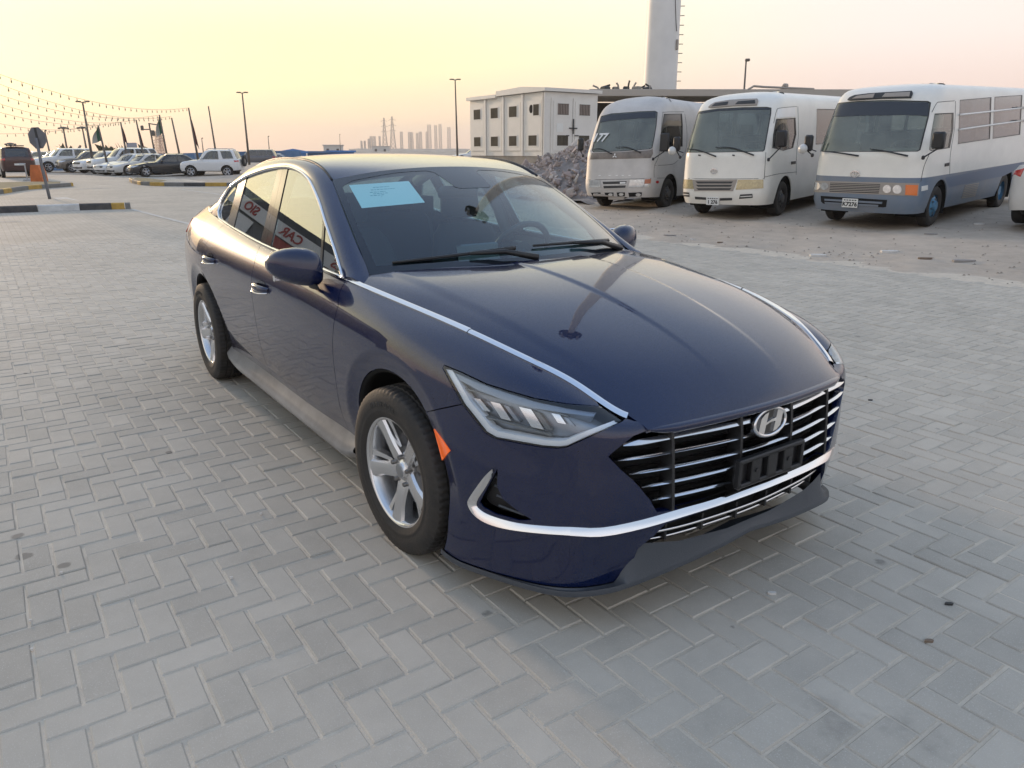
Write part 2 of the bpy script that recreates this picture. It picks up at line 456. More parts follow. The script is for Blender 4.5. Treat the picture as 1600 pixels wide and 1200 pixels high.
def flare(P, uv):
    """shallow flared lip round each wheel arch, rocker tuck"""
    P = P.copy()
    for ax in (ARCHX, AXR + .0):
        dx = P[:, 0] - ax; dz = P[:, 2] - .33
        r = np.hypot(dx, dz)
        k = np.clip((ARCHR + .092 - r) / .045, 0, 1); k = k * k * (3 - 2 * k)
        m = np.clip((ARCHR + .085 - r) / .085, 0, 1)
        up = np.clip((np.arctan2(dz, np.abs(dx)) + .12) / .35, 0, 1)
        P[:, 1] += (.004 * k - .026 * m * k) * up * (np.abs(P[:, 1]) > .6)
    return P
BODY = Surf(NET, post=flare)
Rm = np.array([1, -1, 1.0])
def f_px(P): return project(P * Rm)
def f_xz(P): return P[:, [0, 2]]
def f_yz(P): return P[:, [1, 2]]
def _front(P, Nn, uv): return ((CAMP - P * Rm) * (Nn * Rm)).sum(1) > 0
def b_px(pts, smooth=0, step=6, surf=None):
    T = crom(pts, smooth) if smooth else resample(pts, step)
    return (surf or BODY).inv(f_px, T, mask=_front)
def b_xz(pts, smooth=0, step=.05):
    T = crom(pts, smooth) if smooth else resample(pts, step)
    return BODY.inv(f_xz, T, mask=lambda P, N_, uv: (uv[:, 0] > 2.9) & (uv[:, 0] < 14.4))
def b_yz(pts, step=.03):
    return BODY.inv(f_yz, resample(pts, step), mask=lambda P, N_, uv: uv[:, 0] < 5)
def uvl(a, b, n=12): return np.linspace(np.array(a, float), np.array(b, float), n)
def tidy(uv, eps=1e-4):
    o = [uv[0]]
    for p in uv[1:]:
        if np.hypot(*(p - o[-1])) > eps: o.append(p)
    if np.hypot(*(o[0] - o[-1])) <= eps: o.pop()
    return np.array(o)
def panel_data(surf, poly, holes=(), d=(.12, .12), off=0.0, rim=.012, inset=.0016, rimholes=None):
    poly = tidy(np.vstack(poly) if isinstance(poly, (list, tuple)) else poly)
    holes = [tidy(np.asarray(h)) for h in holes]
    loops = [poly] + holes
    lo, hi = poly.min(0), poly.max(0)
    gx = np.arange(lo[0] + d[0] * .5, hi[0], d[0]); gy = np.arange(lo[1] + d[1] * .5, hi[1], d[1])
    G = np.array([(a + (d[0] * .5 if (k % 2) else 0), b) for k, b in enumerate(gy) for a in gx]).reshape(-1, 2)
    keep = inside(poly, G) if len(G) else np.zeros(0, bool)
    for h in holes: keep &= ~inside(h, G)
    G = G[keep]
    B = np.vstack(loops)
    if len(G):
        sc = np.array(d)
        dm = np.min(np.linalg.norm((G[:, None] - B[None]) / sc, axis=2), axis=1); G = G[dm > .42]
    pts = np.vstack([B, G]) if len(G) else B
    edges = []; o = 0
    for l in loops:
        n = len(l); edges += [(o + i, o + (i + 1) % n) for i in range(n)]; o += n
    sc = 1 / np.array(d)
    res = delaunay_2d_cdt([Vector(p * sc) for p in pts], edges, [], 0, 1e-7)
    V2 = np.array([v[:] for v in res[0]]) / sc
    T = np.array([f for f in res[2] if len(f) == 3], int).reshape(-1, 3)
    c = V2[T].mean(1)
    k = inside(poly, c)
    for h in holes: k &= ~inside(h, c)
    T = T[k] if k.any() else T
    P = surf.P(V2); Nn = surf.N(V2)
    P = P + Nn * off
    # orientation: outward
    a = np.cross(P[T[:, 1]] - P[T[:, 0]], P[T[:, 2]] - P[T[:, 0]])
    fl = (a * Nn[T[:, 0]]).sum(1) < 0
    T[fl] = T[fl][:, ::-1]
    # boundary edges
    from collections import defaultdict
    ec = {}
    for f in T:
        for i in range(3):
            e = (f[i], f[(i + 1) % 3])
            if (e[1], e[0]) in ec: del ec[(e[1], e[0])]
            else: ec[e] = 1
    V = P.copy()
    if inset:
        acc = defaultdict(lambda: np.zeros(3))
        for (i, j) in ec:
            t = P[j] - P[i]; L_ = np.linalg.norm(t)
            if L_ < 1e-9: continue
            nn = np.cross(Nn[i], t / L_); acc[i] += nn; acc[j] += nn
        for i, w in acc.items():
            L_ = np.linalg.norm(w)
            if L_ > 1e-6: V[i] = V[i] + w / L_ * inset
    F = [tuple(f) for f in T]; NN = list(Nn); V = list(V)
    if rim:
        mp = {}
        for (i, j) in ec:
            for q in (i, j):
                if q not in mp:
                    mp[q] = (len(V), len(V) + 1)
                    V.append(V[q].copy()); V.append(V[q] - Nn[q] * rim)
                    NN.append(Nn[q] * .35); NN.append(Nn[q] * 0)
        for (i, j) in ec:
            t = P[j] - P[i]; o_ = -np.cross(Nn[i], t); o_ /= np.linalg.norm(o_) + 1e-12
            for q in (i, j):
                for w in mp[q]: NN[w] = NN[w] + o_
            F.append((mp[i][0], mp[i][1], mp[j][1], mp[j][0]))
        NN = [n / (np.linalg.norm(n) + 1e-9) for n in NN]
    return np.array(V), F, np.array(NN)
def panel(name, data, m, parent, side='R', kind=None):
    V, F, Nn = data
    if side in ('R', 'B'):
        Vr, Nr, Fr = V * Rm, Nn * Rm, [f[::-1] for f in F]
    if side == 'R': return mesh(name, Vr, Fr, m, parent, True, normals=Nr, kind=kind)
    if side == 'L': return mesh(name, V, F, m, parent, True, normals=Nn, kind=kind)
    n = len(V)
    return mesh(name, np.vstack([V, Vr]), list(F) + [tuple(i + n for i in f) for f in Fr], m, parent, True, normals=np.vstack([Nn, Nr]), kind=kind)
def lofted(curves):
    """grid from curves of equal length"""
    return np.stack([np.asarray(c, float) for c in curves], 0)
def reparam(P, n):
    P = np.asarray(P, float); s = np.concatenate([[0], np.cumsum(np.linalg.norm(np.diff(P, axis=0), axis=1))])
    t = np.linspace(0, s[-1], n)
    return np.stack([np.interp(t, s, P[:, k]) for k in range(3)], 1)
# ------------------------------------------------------------------ sedan materials
def paint_mat():
    m = mat('blue_paint', (0.0020, 0.0072, 0.043), rough=.26, metal=.0, coat=1.0, spec=.10)
    nt = m.node_tree; N = nt.nodes; L = nt.links; b = N['Principled BSDF']
    b.inputs['Coat IOR'].default_value = 1.65; b.inputs['Coat Roughness'].default_value = .015
    tc = N.new('ShaderNodeTexCoord')
    v = N.new('ShaderNodeTexVoronoi'); v.inputs['Scale'].default_value = 900
    L.new(tc.outputs['Object'], v.inputs['Vector'])
    mr = N.new('ShaderNodeMapRange'); mr.inputs[3].default_value = .24; mr.inputs[4].default_value = .36
    L.new(v.outputs['Color'], mr.inputs[0]); L.new(mr.outputs[0], b.inputs['Roughness'])
    # road dust low on the flanks
    sp = N.new('ShaderNodeSeparateXYZ'); L.new(tc.outputs['Object'], sp.inputs[0])
    nz = N.new('ShaderNodeTexNoise'); nz.inputs['Scale'].default_value = 6; nz.inputs['Detail'].default_value = 6
    L.new(tc.outputs['Object'], nz.inputs['Vector'])
    a = N.new('ShaderNodeMapRange'); a.inputs[1].default_value = .52; a.inputs[2].default_value = .22; a.inputs[3].default_value = 0; a.inputs[4].default_value = .55
    L.new(sp.outputs[2], a.inputs[0])
    xr = N.new('ShaderNodeMapRange'); xr.inputs[1].default_value = .1; xr.inputs[2].default_value = -.3
    L.new(sp.outputs[0], xr.inputs[0])
    mu = N.new('ShaderNodeMath'); mu.operation = 'MULTIPLY'; L.new(a.outputs[0], mu.inputs[0]); L.new(nz.outputs['Fac'], mu.inputs[1])
    mu2 = N.new('ShaderNodeMath'); mu2.operation = 'MULTIPLY'; L.new(mu.outputs[0], mu2.inputs[0]); L.new(xr.outputs[0], mu2.inputs[1])
    mx = N.new('ShaderNodeMix'); mx.data_type = 'RGBA'; L.new(mu2.outputs[0], mx.inputs[0])
    mx.inputs[6].default_value = b.inputs['Base Color'].default_value; mx.inputs[7].default_value = (.26, .22, .17, 1)
    L.new(mx.outputs[2], b.inputs['Base Color'])
    return m
PAINT = paint_mat()
CHROME = mat('satin_chrome', (.74, .74, .75), rough=.14, metal=1)
BRIGHT = mat('bright_chrome', (.82, .82, .83), rough=.06, metal=1)
BLKPL = mat('black_plastic', (.018, .018, .019), rough=.45, bump=(400, .15))
GREYPL = mat('grey_plastic', (.06, .068, .08), rough=.42, bump=(300, .2))
GLOSSBLK = mat('gloss_black', (.008, .008, .009), rough=.06, coat=.5)
VOID = mat('dark_cavity', (.006, .006, .006), rough=.9)
RUBBER = mat('tyre_rubber', (.017, .0165, .016), rough=.7, noise=(7, .5, (.042, .036, .030)), bump=(120, .2))
ALLOY = mat('silver_alloy', (.70, .70, .70), rough=.24, metal=.9, coat=.4)
AMBER = mat('amber_lens', (.95, .16, .01), rough=.25, coat=1, emit=(1, .12, .0, .12))
REDLENS = mat('red_lens', (.45, .01, .012), rough=.15, coat=1)
LENS = glass_mat('clear_lens', (.90, .93, .96), ior=1.45)
WSCREEN = glass_mat('windscreen_glass', (.60, .84, .88), ior=1.55)
SIDEGL = glass_mat('tinted_side_glass', (.58, .66, .64), ior=2.4)
HLREFL = mat('lamp_reflector', (.8, .82, .85), rough=.22, metal=1)
HLHOUSE = mat('lamp_housing', (.26, .30, .35), rough=.3, metal=.5)
DRLM = mat('light_guide', (.86, .88, .88), rough=.3, coat=.6)
PAPERM = mat('pale_blue_paper', (.82, .90, .87), rough=.8)
SEATF = mat('seat_fabric', (.03, .033, .038), rough=.9, bump=(200, .2))
DASHM = mat('dash_plastic', (.032, .036, .042), rough=.7)
TRIMG = mat('interior_trim', (.16, .17, .17), rough=.8)
STEEL = mat('brake_steel', (.25, .24, .23), rough=.4, metal=1)

car = empty('sedan', (0, 0, 0), 0, 'dark blue sedan with chrome hood strips parked on the herringbone paving', 'car')
def arch_xz(ax, a0, a1, n=28, r=ARCHR):
    t = np.radians(np.linspace(a0, a1, n))
    return [(ax + r * math.cos(a), .33 + r * math.sin(a)) for a in t]
# shared outlines (right flank seen in the photo; the left flank mirrors it)
HL_top = [(692, 575), (694, 570.5), (722, 582), (760, 600), (795, 611), (835, 622.5), (885, 631), (937.5, 635)]
HL_low = [(972, 658), (947, 670), (910, 687.5), (885, 699), (872, 700.5), (847, 699), (810, 692.5), (772, 685), (757, 676), (742, 657), (722, 632), (705, 600), (692, 575)]
uHLt = b_px(HL_top, step=8); uHLl = b_px(HL_low, step=8)
uTOP = np.array([[3.0, 8.0]])
SEAM = b_px([(721, 632), (690, 638.5), (664, 644.5)], step=6)
iS = int(np.argmin(np.hypot(*(uHLl - SEAM[0]).T)))
seam_xz = BODY.P(SEAM[-1:])[0]
a_seam = math.degrees(math.atan2(seam_xz[2] - .33, seam_xz[0] - ARCHX))
G1 = [(-.553, .985), (-.516, .927), (-.482, .889), (-.487, .802), (-.52, .675), (-.536, .572), (-.565, .443), (-.575, .381), (-.585, .272)]
G2 = [(-1.70, 1.03), (-1.60, .923), (-1.598, .836), (-1.62, .719), (-1.65, .568), (-1.66, .487), (-1.665, .378), (-1.665, .272)]
G3 = [(-2.50, 1.08), (-2.575, .98), (-2.63, .905), (-2.663, .80), (-2.66, .718)]
def edge_top(uv):
    uv = uv.copy(); uv[0, 1] = BODY.nv - 1; return uv
uG1, uG2, uG3 = edge_top(b_xz(G1, 5)), edge_top(b_xz(G2, 5)), edge_top(b_xz(G3, 5))
for g in (uG1, uG2): g[-1, 1] = 0
a3 = math.degrees(math.atan2(G3[-1][1] - .33, G3[-1][0] - AXR))
xz_low = lambda ax, a: None
# arch angle where the arch meets the lower edge of the flank
def low_at(ax, sg):
    uu = b_xz(arch_xz(ax, 0, 0, 1)); 
    return uu
def arch_uv(ax, a0, a1):
    uv = b_xz(arch_xz(ax, a0, a1, 34), step=9)
    return uv
def clip_low(uv):
    """drop points that ran off the lower edge, pin the last to it"""
    k = uv[:, 1] > 1e-3
    o = uv[k]
    return o
A_F_rear = clip_low(arch_uv(ARCHX, 200, a_seam))       # behind the wheel, over the top, to the seam
A_F_front = clip_low(arch_uv(ARCHX, a_seam, -30))
e0 = np.array([[A_F_rear[0, 0], 0.0]]); e1 = np.array([[A_F_front[-1, 0], 0.0]])
FD = (.055, .08)
fender = [uG1, uvl(uG1[-1], e0[0], 3), e0, A_F_rear, SEAM[::-1], uHLl[iS:], uHLt, uvl(uHLt[-1], (3.60, 8), 3), uvl((3.60, 8), (uG1[0, 0], 8), 30)]
for sd in 'RL':
    panel('front_fender', panel_data(BODY, fender, d=FD, inset=.0022), PAINT, car, sd)
    panel('front_door', panel_data(BODY, [uG1[::-1], uvl((uG1[0, 0], 8), (uG2[0, 0], 8), 16), uG2, uvl((uG2[-1, 0], 0), (uG1[-1, 0], 0), 16)], inset=.0022, d=(.07, .1)), PAINT, car, sd)
    A_R_front = clip_low(arch_uv(AXR, -20, a3))
    A_R_rear = clip_low(arch_uv(AXR, a3, 200))
    panel('rear_door', panel_data(BODY, [uG2[::-1], uvl((uG2[0, 0], 8), (uG3[0, 0], 8), 12), uG3, A_R_front[::-1], np.array([[A_R_front[0, 0], 0.]]), uvl((A_R_front[0, 0], 0), (uG2[-1, 0], 0), 10)], inset=.0022, d=(.055, .08)), PAINT, car, sd)
    panel('quarter_panel', panel_data(BODY, [uG3[::-1], uvl((uG3[0, 0], 8), (14.2, 8), 16), uvl((14.2, 8), (14.2, 0), 18), uvl((14.2, 0), (A_R_rear[-1, 0], 0), 8), A_R_rear[::-1]], d=(.055, .08)), PAINT, car, sd)
panel('rear_bumper', panel_data(BODY, [uvl((14.2, 0), (14.2, 8), 18), uvl((14.2, 8), (16, 8), 10), uvl((16, 8), (16, 0), 12), uvl((16, 0), (14.2, 0), 10)], rim=0), PAINT, car, 'B')
# nose
GR_low = [(951, 713.5), (972, 735), (990, 750), (1005, 767), (1017, 782), (1027, 800), (1055, 796), (1140, 775), (1192, 758)]
GR_up = [(1010, 674), (990, 682), (967, 700), (951, 713.5)]
uGu, uGl = b_px(GR_up, step=6), b_px(GR_low, step=8)
uGl[-1, 0] = 0
uGt = b_px([(1010, 674), (1047, 666), (1147, 640), (1190, 629)], step=8); uGt[-1, 0] = 0
uBLK = b_px([(1192, 764), (1140, 786), (1065, 811), (1040, 819), (1022, 838), (1005, 851), (997, 858), (988, 880), (975, 893)], step=8)
uBLK[0, 0] = 0
bl = uBLK[-1].copy()
DRL_out = [(777, 730), (774, 727), (757, 740), (735, 770), (730, 782), (737, 800), (755, 815), (785, 825), (835, 832), (892, 836)]
BAR_out = [(892, 836), (940, 837), (1002, 825), (1065, 807), (1140, 782), (1192, 763)]
BAR_in = [(1192, 753.5), (1115, 780), (1065, 794), (1002, 812), (940, 824), (892, 823)]
DRL_in = [(892, 823), (860, 822), (810, 817), (772, 807), (752, 797), (745, 785), (760, 760), (777, 730)]
uDo, uBo, uBi, uDi = (b_px(crom(x, 3), step=9) for x in (DRL_out, BAR_out, BAR_in, DRL_in))
uBo[-1, 0] = 0; uBi[0, 0] = 0
CURT = [(777, 733), (776, 760), (785, 780), (810, 800), (830, 812), (812, 813), (775, 803), (755, 792), (750, 785), (762, 762)]
uCU = b_px(CURT, step=6)
AMB = [(679, 670), (690, 684), (704, 704), (692, 719), (686, 696)]
uAM = b_px(AMB, step=6)
bump = [SEAM[::-1], uHLl[:iS + 1][::-1], uvl(uHLl[0], (3.02, 7.95), 4), uvl((3.02, 7.95), (2.0, 7.5), 6), uvl((2.0, 7.5), (1.9, 6.8), 3), uvl((2.06, 6.50), uGu[0], 3), uGu, uGl, uBLK, np.array([[bl[0] + .15, 0.0]]), uvl((bl[0] + .15, 0), (e1[0, 0], 0), 14), A_F_front[::-1]]
panel('front_bumper', panel_data(BODY, bump, holes=[uCU], d=(.07, .1), rim=.03), PAINT, car, 'B')
# black lower nose: intake cavity, lip spoiler
SP = BODY
uLip = b_px([(1006, 853), (1065, 849), (1140, 829), (1203, 802)], step=8); uLip[-1, 0] = 0
us_ = np.concatenate([np.linspace(5.9, 2.8, 36), np.linspace(2.77, 2.38, 12), np.linspace(2.3, 0, 30)])
vl = np.interp(us_, uLip[::-1, 0], uLip[::-1, 1]); kk_ = np.clip((2.80 - us_) / .42, 0, 1); kk_ = kk_ * kk_ * (3 - 2 * kk_)
tp_uv = np.stack([us_, vl * kk_], 1); b0 = np.stack([us_, 0 * us_], 1)
tp = BODY.P(tp_uv) + BODY.N(tp_uv) * (.004 - .016 * kk_)[:, None]
fN = BODY.N(b0); fN[:, 2] = 0
dd = .004 + .034 * np.clip((5.0 - us_) / 2.2, 0, 1) ** 1.5; zz_ = -.012 + .066 * np.clip((3.6 - us_) / 3.6, 0, 1) ** 1.2
bt = BODY.P(b0) + fN * dd[:, None]; bt[:, 2] += zz_
sd_ = np.clip((3.4 - us_) / .8, 0, 1)[:, None]
secs = [tp, tp * .5 + bt * .5 + fN * -.004, bt + [0, 0, .010], bt + fN * .002, bt + [0, 0, -.011], bt - fN * .10 + [0, 0, -.006]]
for sd in 'RL':
    G = np.array(secs) * (Rm if sd == 'R' else 1); g = MB(); g.grid(G, flip=(sd == 'L')); g.build('lip_spoiler', GREYPL, car, 45)
def strip_px(lo, hi, off):  pass
cav = [uBLK[:-3], uLip]
panel('lower_intake', panel_data(BODY, cav, d=(.15, .2), off=-.07, rim=.0, inset=0), VOID, car, 'B')
# intake blades
ib = MB()
for zz in (.335, .30):
    yy = np.linspace(-.44, .44, 41)
    uv = b_yz([(abs(y), zz) for y in yy], step=9)
    P = BODY.P(uv); P[:, 1] = yy * 1.0; P[:, 0] -= .03 if zz > .32 else .04
    ib.tube(P, .006, 6)
ib.build('intake_blade', CHROME, car, True)
for y in (-.39, -.24, -.08, .08, .24, .39):
    p = BODY.P(b_yz([(abs(y), .32)]))[0]; iv = MB(); iv.box((p[0] - .055, y, .326), (.05, .010, .06)); iv.build('intake_divider', BLKPL, car)
# chrome bar and hooked ends
def tilt_strip(uo, ui, n, off_o, off_i, back=.02):
    """bright strip whose outer edge stands further out than its inner edge"""
    def rp(u, n):
        P = BODY.P(u); q = np.concatenate([[0], np.cumsum(np.linalg.norm(np.diff(P, axis=0), axis=1))]); t = np.linspace(0, q[-1], n)
        return np.stack([np.interp(t, q, u[:, 0]), np.interp(t, q, u[:, 1])], 1)
    a_, b_ = rp(uo, n), rp(ui, n); a_ = a_ * .68 + b_ * .32; A, NA, B_, NB = BODY.P(a_), BODY.N(a_), BODY.P(b_), BODY.N(b_)
    k = np.minimum(1, np.minimum(np.arange(n), 1e9) / 4.0)[:, None]
    return [B_ - NB * back, B_ + NB * off_i, (A * .5 + B_ * .5) + (NA + NB) * .5 * (off_o * .62 + off_i * .38), A + NA * off_o, A + NA * (off_o - .006) + (A - B_) * .05, A - NA * back]
G = np.array(tilt_strip(uBo[::-1], uBi, 50, .017, .002)); G[:, 0, 1] = 0
G2 = np.concatenate([G * Rm, G[:, 1:]], 1) if False else None
for sd in 'RL':
    pass
Gb = np.concatenate([(G * Rm)[:, ::-1], G[:, 1:]], 1)
g = MB(); g.grid(Gb, flip=False); g.build('bumper_chrome_bar', BRIGHT, car, 35)
for sd in 'RL':
    G = np.array(tilt_strip(uDo[3:], uDi[::-1][2:], 60, .016, .002)); G = G * (Rm if sd == 'R' else 1)
    g = MB(); g.grid(G, flip=(sd == 'R')); tip = G[:, 0]; g.add(tip, [list(range(len(tip)))]); g.build('hooked_chrome_trim', BRIGHT, car, 35)
    panel('air_curtain_cavity', panel_data(BODY, uCU, d=(.1, .1), off=-.035, rim=-.03, inset=0), BLKPL, car, sd)
    panel('side_marker', panel_data(BODY, uAM, d=(.1, .1), off=.004, rim=.008, inset=.0), AMBER, car, sd)
    cb = MB()
    for k in range(5):
        z0 = .50 - .034 * k
        q = BODY.P(BODY.inv(f_xz, [(.575 + .006 * k, z0), (.625 + .018 * k, z0 - .012)], mask=lambda P, N_, uv: (uv[:, 0] > 3) & (uv[:, 0] < 6)))
        q[:, 0] -= .012; q[:, 1] -= .014
        if sd == 'R': q = mirrored(q)
        cb.bar(q[0], q[1], .004, n=5)
    cb.build('curtain_blade', GREYPL, car)
# grille
gcut = [uGt, uGl[::-1], uGu[::-1]]
panel('grille_backing', panel_data(BODY, [uGt[::-1], uGu, uGl], d=(.15, .15), off=-.075, rim=0, inset=-.01), VOID, car, 'B')
gpoly = np.vstack([project(BODY.P(x) * Rm) for x in (uGt[::-1], uGu, uGl)])
gyz = np.vstack([BODY.P(x)[:, 1:] for x in (uGt[::-1], uGu, uGl)])
gyz_full = np.vstack([gyz, (gyz * [-1, 1])[::-1]])
for k, zz in enumerate((.66, .612, .563, .515, .467)):
    ys = np.linspace(0, .64, 400); ok = inside(gyz_full, np.stack([ys, np.full(400, zz)], 1)); ym = ys[ok].max() - .004
    yy = np.linspace(-ym, ym, 61)
    uv = BODY.inv(f_yz, [(abs(y), zz) for y in yy], mask=lambda P, N_, uv: uv[:, 0] < 5)
    P = BODY.P(uv) * 1.0; P[:, 1] = yy; P[:, 2] = zz
    nn = BODY.N(uv); nn[:, 1] *= np.sign(yy); nn[:, 2] = 0; nn /= np.linalg.norm(nn, axis=1)[:, None]
    tk = np.minimum(1, (ym - np.abs(yy)) / .05 + .12)
    h = (.0085 if k == 0 else .0046) * (.45 + .55 * tk)
    sec = []
    for o_, dz in ((-.012, -1), (-.004, -1), (-.001, -.6), (-.008, .6), (-.013, 1), (-.045, 1.05), (-.055, .5), (-.05, -.6)):
        Q = P + nn * o_; Q[:, 2] += dz * h; sec.append(Q)
    g = MB(); g.grid(np.stack(sec, 1).transpose(1, 0, 2)[:6], flip=False)
    g.mi = 1
    g.grid(np.stack(sec, 1).transpose(1, 0, 2)[5:]); g.grid(np.stack([sec[-1], sec[0]], 0))
    g.build('grille_bar', [CHROME, BLKPL], car, 25)
for y, zt, zb in ((-.405, .69, .415), (-.132, .705, .42), (.132, .705, .42), (.405, .69, .415)):
    zz = np.linspace(zb, zt, 12)
    P = BODY.P(BODY.inv(f_yz, [(abs(y), z) for z in zz], mask=lambda P, N_, uv: uv[:, 0] < 5)); P[:, 1] = y; P[:, 2] = zz
    g = MB()
    sec = [P + [-.05, -.007, 0], P + [.001, -.006, 0], P + [.001, .006, 0], P + [-.05, .007, 0]]
    g.grid(np.array(sec)); g.build('grille_upright', BLKPL, car)
# badge: ring, dark disc, slanted H
bx, bz = .985, .643
tlt = rad(-6)
bo = np.array([bx + .006, 0, bz]); bex = np.array([0, 1.0, 0]); bey = np.array([math.sin(tlt), 0, math.cos(tlt)])
RA, RB = .087, .05
g = MB(); t = np.linspace(0, 2 * PI, 49)[:-1]
bn = np.cross(bex, bey)
disc = [(math.cos(a) * RA * 1.04, math.sin(a) * RB * 1.05) for a in t]
g.prism(disc, bo - bn * .03, bex, bey, .03)
bdg = g.build('badge', GLOSSBLK, car)
g = MB(); g.tube([bo + bn * .003 + bex * math.cos(a) * RA * .93 + bey * math.sin(a) * RB * .92 for a in t], .0062, 8, closed=True)
g.build('badge_ring', BRIGHT, bdg, True)
g = MB()
def sl(pts): return [(x * RA + y * RB * .42, y * RB) for x, y in pts]
g.prism(sl([(-.62, -.62), (-.40, -.80), (-.24, -.84), (-.30, .70), (-.50, .62), (-.66, .40)][::1]), bo, bex, bey, .007)
g.prism(sl([(.62, .62), (.40, .80), (.24, .84), (.30, -.70), (.50, -.62), (.66, -.40)]), bo, bex, bey, .007)
g.prism(sl([(-.30, -.16), (.0, .0), (.30, -.02), (.30, .20), (.02, .16), (-.30, .02)]), bo, bex, bey, .0064)
g.build('badge_letter', BRIGHT, bdg)
# empty plate bracket
pl_ = MB(); px0 = 1.012
pl_.box((px0, 0, .543), (.022, .345, .016), .004); pl_.box((px0, 0, .457), (.022, .345, .016), .004)
for y in (-.165, .165): pl_.box((px0, y, .50), (.022, .016, .088), .003)
for y in (-.085, 0, .085): pl_.box((px0, y, .50), (.022, .05, .088), .003)
pl_.box((px0 - .016, 0, .50), (.012, .33, .088), .002)
for y in (-.085, .085): pl_.lathe([(0, .004), (.008, .004), (.008, -.002)], 10, 'X', (px0 + .011, y, .50))
pl_.build('plate_bracket', BLKPL, car)
# headlights
def band(outer, w):
    """inner offset of a pixel outline by w pixels towards its centroid side"""
    P = np.array(outer, float); T = np.gradient(P, axis=0); T /= np.linalg.norm(T, axis=1)[:, None]
    return P - np.stack([T[:, 1], -T[:, 0]], 1) * w
uHL = np.vstack([uHLt, uHLl])
low = resample(HL_low, 8)
inn = band(low, 9.5); inn[0] = low[0] + [-9, -3]; inn[-1] = low[-1] + [4, 3]
uTube = [b_px(low, step=99), b_px(inn[::-1][1:], step=99)]
def quad_px(c, w, h, sk): return [(c[0] - w + sk, c[1] - h), (c[0] + w + sk, c[1] - h * .8), (c[0] + w - sk, c[1] + h), (c[0] - w - sk, c[1] + h * .8)]
for sd in 'RL':
    hl = panel('headlight', panel_data(BODY, uHL, d=(.1, .15), off=.002, rim=.0, inset=.002), LENS, car, sd)
    panel('housing', panel_data(BODY, uHL, d=(.1, .15), off=-.05, rim=-.048, inset=.002), HLHOUSE, hl, sd)
    panel('light_guide', panel_data(BODY, uTube, d=(.08, .1), off=-.012, rim=.03, inset=.0), DRLM, hl, sd)
    for (c, w, h, sk) in (((744, 634), 6, 12, -8), ((775, 644), 8, 17, -9), ((825, 655), 10, 20, -10), ((870, 654), 7, 10, -5)):
        uq = b_px(quad_px(c, w, h, sk), step=7)
        panel('reflector', panel_data(BODY, uq, d=(.05, .1), off=-.026, rim=.02, inset=0), HLREFL, hl, sd)
        uq = b_px(quad_px((c[0] + 17, c[1] + 4), w * .55, h * .9, sk), step=7)
        panel('lamp_divider', panel_data(BODY, uq, d=(.05, .1), off=-.03, rim=.02, inset=0), HLHOUSE if c[0] != 825 else TRIMG, hl, sd)
    ub = b_px([(700, 577), (735, 593), (795, 614), (835, 626), (885, 634), (935, 638), (930, 645), (880, 643), (830, 637), (790, 627), (740, 607), (712, 592)], step=8)
    panel('lamp_brow', panel_data(BODY, ub, d=(.1, .1), off=-.018, rim=.03, inset=0), HLHOUSE, hl, sd)
    for (a_, b_) in (((716, 606), (886, 648)), ((742, 652), (858, 684))):
        t_ = np.array(b_, float) - a_; n_ = np.array([-t_[1], t_[0]]) / np.hypot(*t_) * 1.3
        ur = b_px([np.array(a_) + n_, np.array(b_) + n_, np.array(b_) - n_, np.array(a_) - n_], step=12)
        panel('lamp_rib', panel_data(BODY, ur, d=(.1, .1), off=-.022, rim=.02, inset=0), TRIMG, hl, sd)
    us = uvl((13.9, 6.7), (15.2, 6.7), 10); us2 = uvl((15.2, 5.6), (13.6, 5.8), 10)
    panel('tail_lamp', panel_data(BODY, [us, us2], off=.006, rim=.01), REDLENS, car, sd)

# hood ------------------------------------------------------------
Mz = [(-.19, 1.046), (0, 1.036), (.2, 1.012), (.4, .975), (.6, .924), (.75, .873), (.87, .815), (.955, .752), (.988, .716)]
Eu = [8.30, 7.62, 7.0, 6.27, 5.55, 4.85, 4.0, 3.0]
Ep = list(BODY.P([[u, 8] for u in Eu]) + np.array([0, -.012, .004])) + [BODY.P(uGu[:1])[0] + np.array([.006, .0, .008])]
tt = [0, .13, .26, .40, .55, .70, .82, .92, 1.0]
pp = [0, .008, .03, .07, .135, .25, .40, .64, 1.0]
qq = [0, .02, .075, .17, .30, .47, .65, .83, 1]
hn = []
for t_, p_, q_ in zip(tt, pp, qq):
    col_ = []
    for k in range(9)[::-1]:
        e = Ep[k]; mx_, mz_ = Mz[k]
        qv = q_ if k < 8 else q_ ** 1.05
        col_.append((mx_ + (e[0] - mx_) * qv, e[1] * t_, mz_ + (e[2] - mz_) * p_))
    hn.append(col_)
def hood_post(P, uv):
    P = P.copy(); y = np.abs(P[:, 1]); x = P[:, 0]
    yc = .208 - .048 * np.clip((x + .2) / 1.1, 0, 1)
    k = np.clip((yc - y) / .030, 0, 1); k = k * k * (3 - 2 * k)
    P[:, 2] += .0058 * k * np.clip((.93 - x) / .55, 0, 1)
    # outer crease: a soft shelf outside the line running to the lamp tip
    ye = np.interp(x, [-.5, 0, .3, .54, .715, .867], [.80, .755, .712, .652, .588, .52]) - np.interp(x, [-.5, .3, .8], [.13, .10, .05])
    k2 = np.clip((y - ye + .02) / .05, 0, 1); k2 = k2 * k2 * (3 - 2 * k2)
    P[:, 2] -= 0.004 * k2 * np.clip((.85 - x) / .3, 0, 1)
    return P
HOOD = Surf(hn, mirror=(True, False), post=hood_post)
hu = HOOD.nu - 1; hv = HOOD.nv - 1
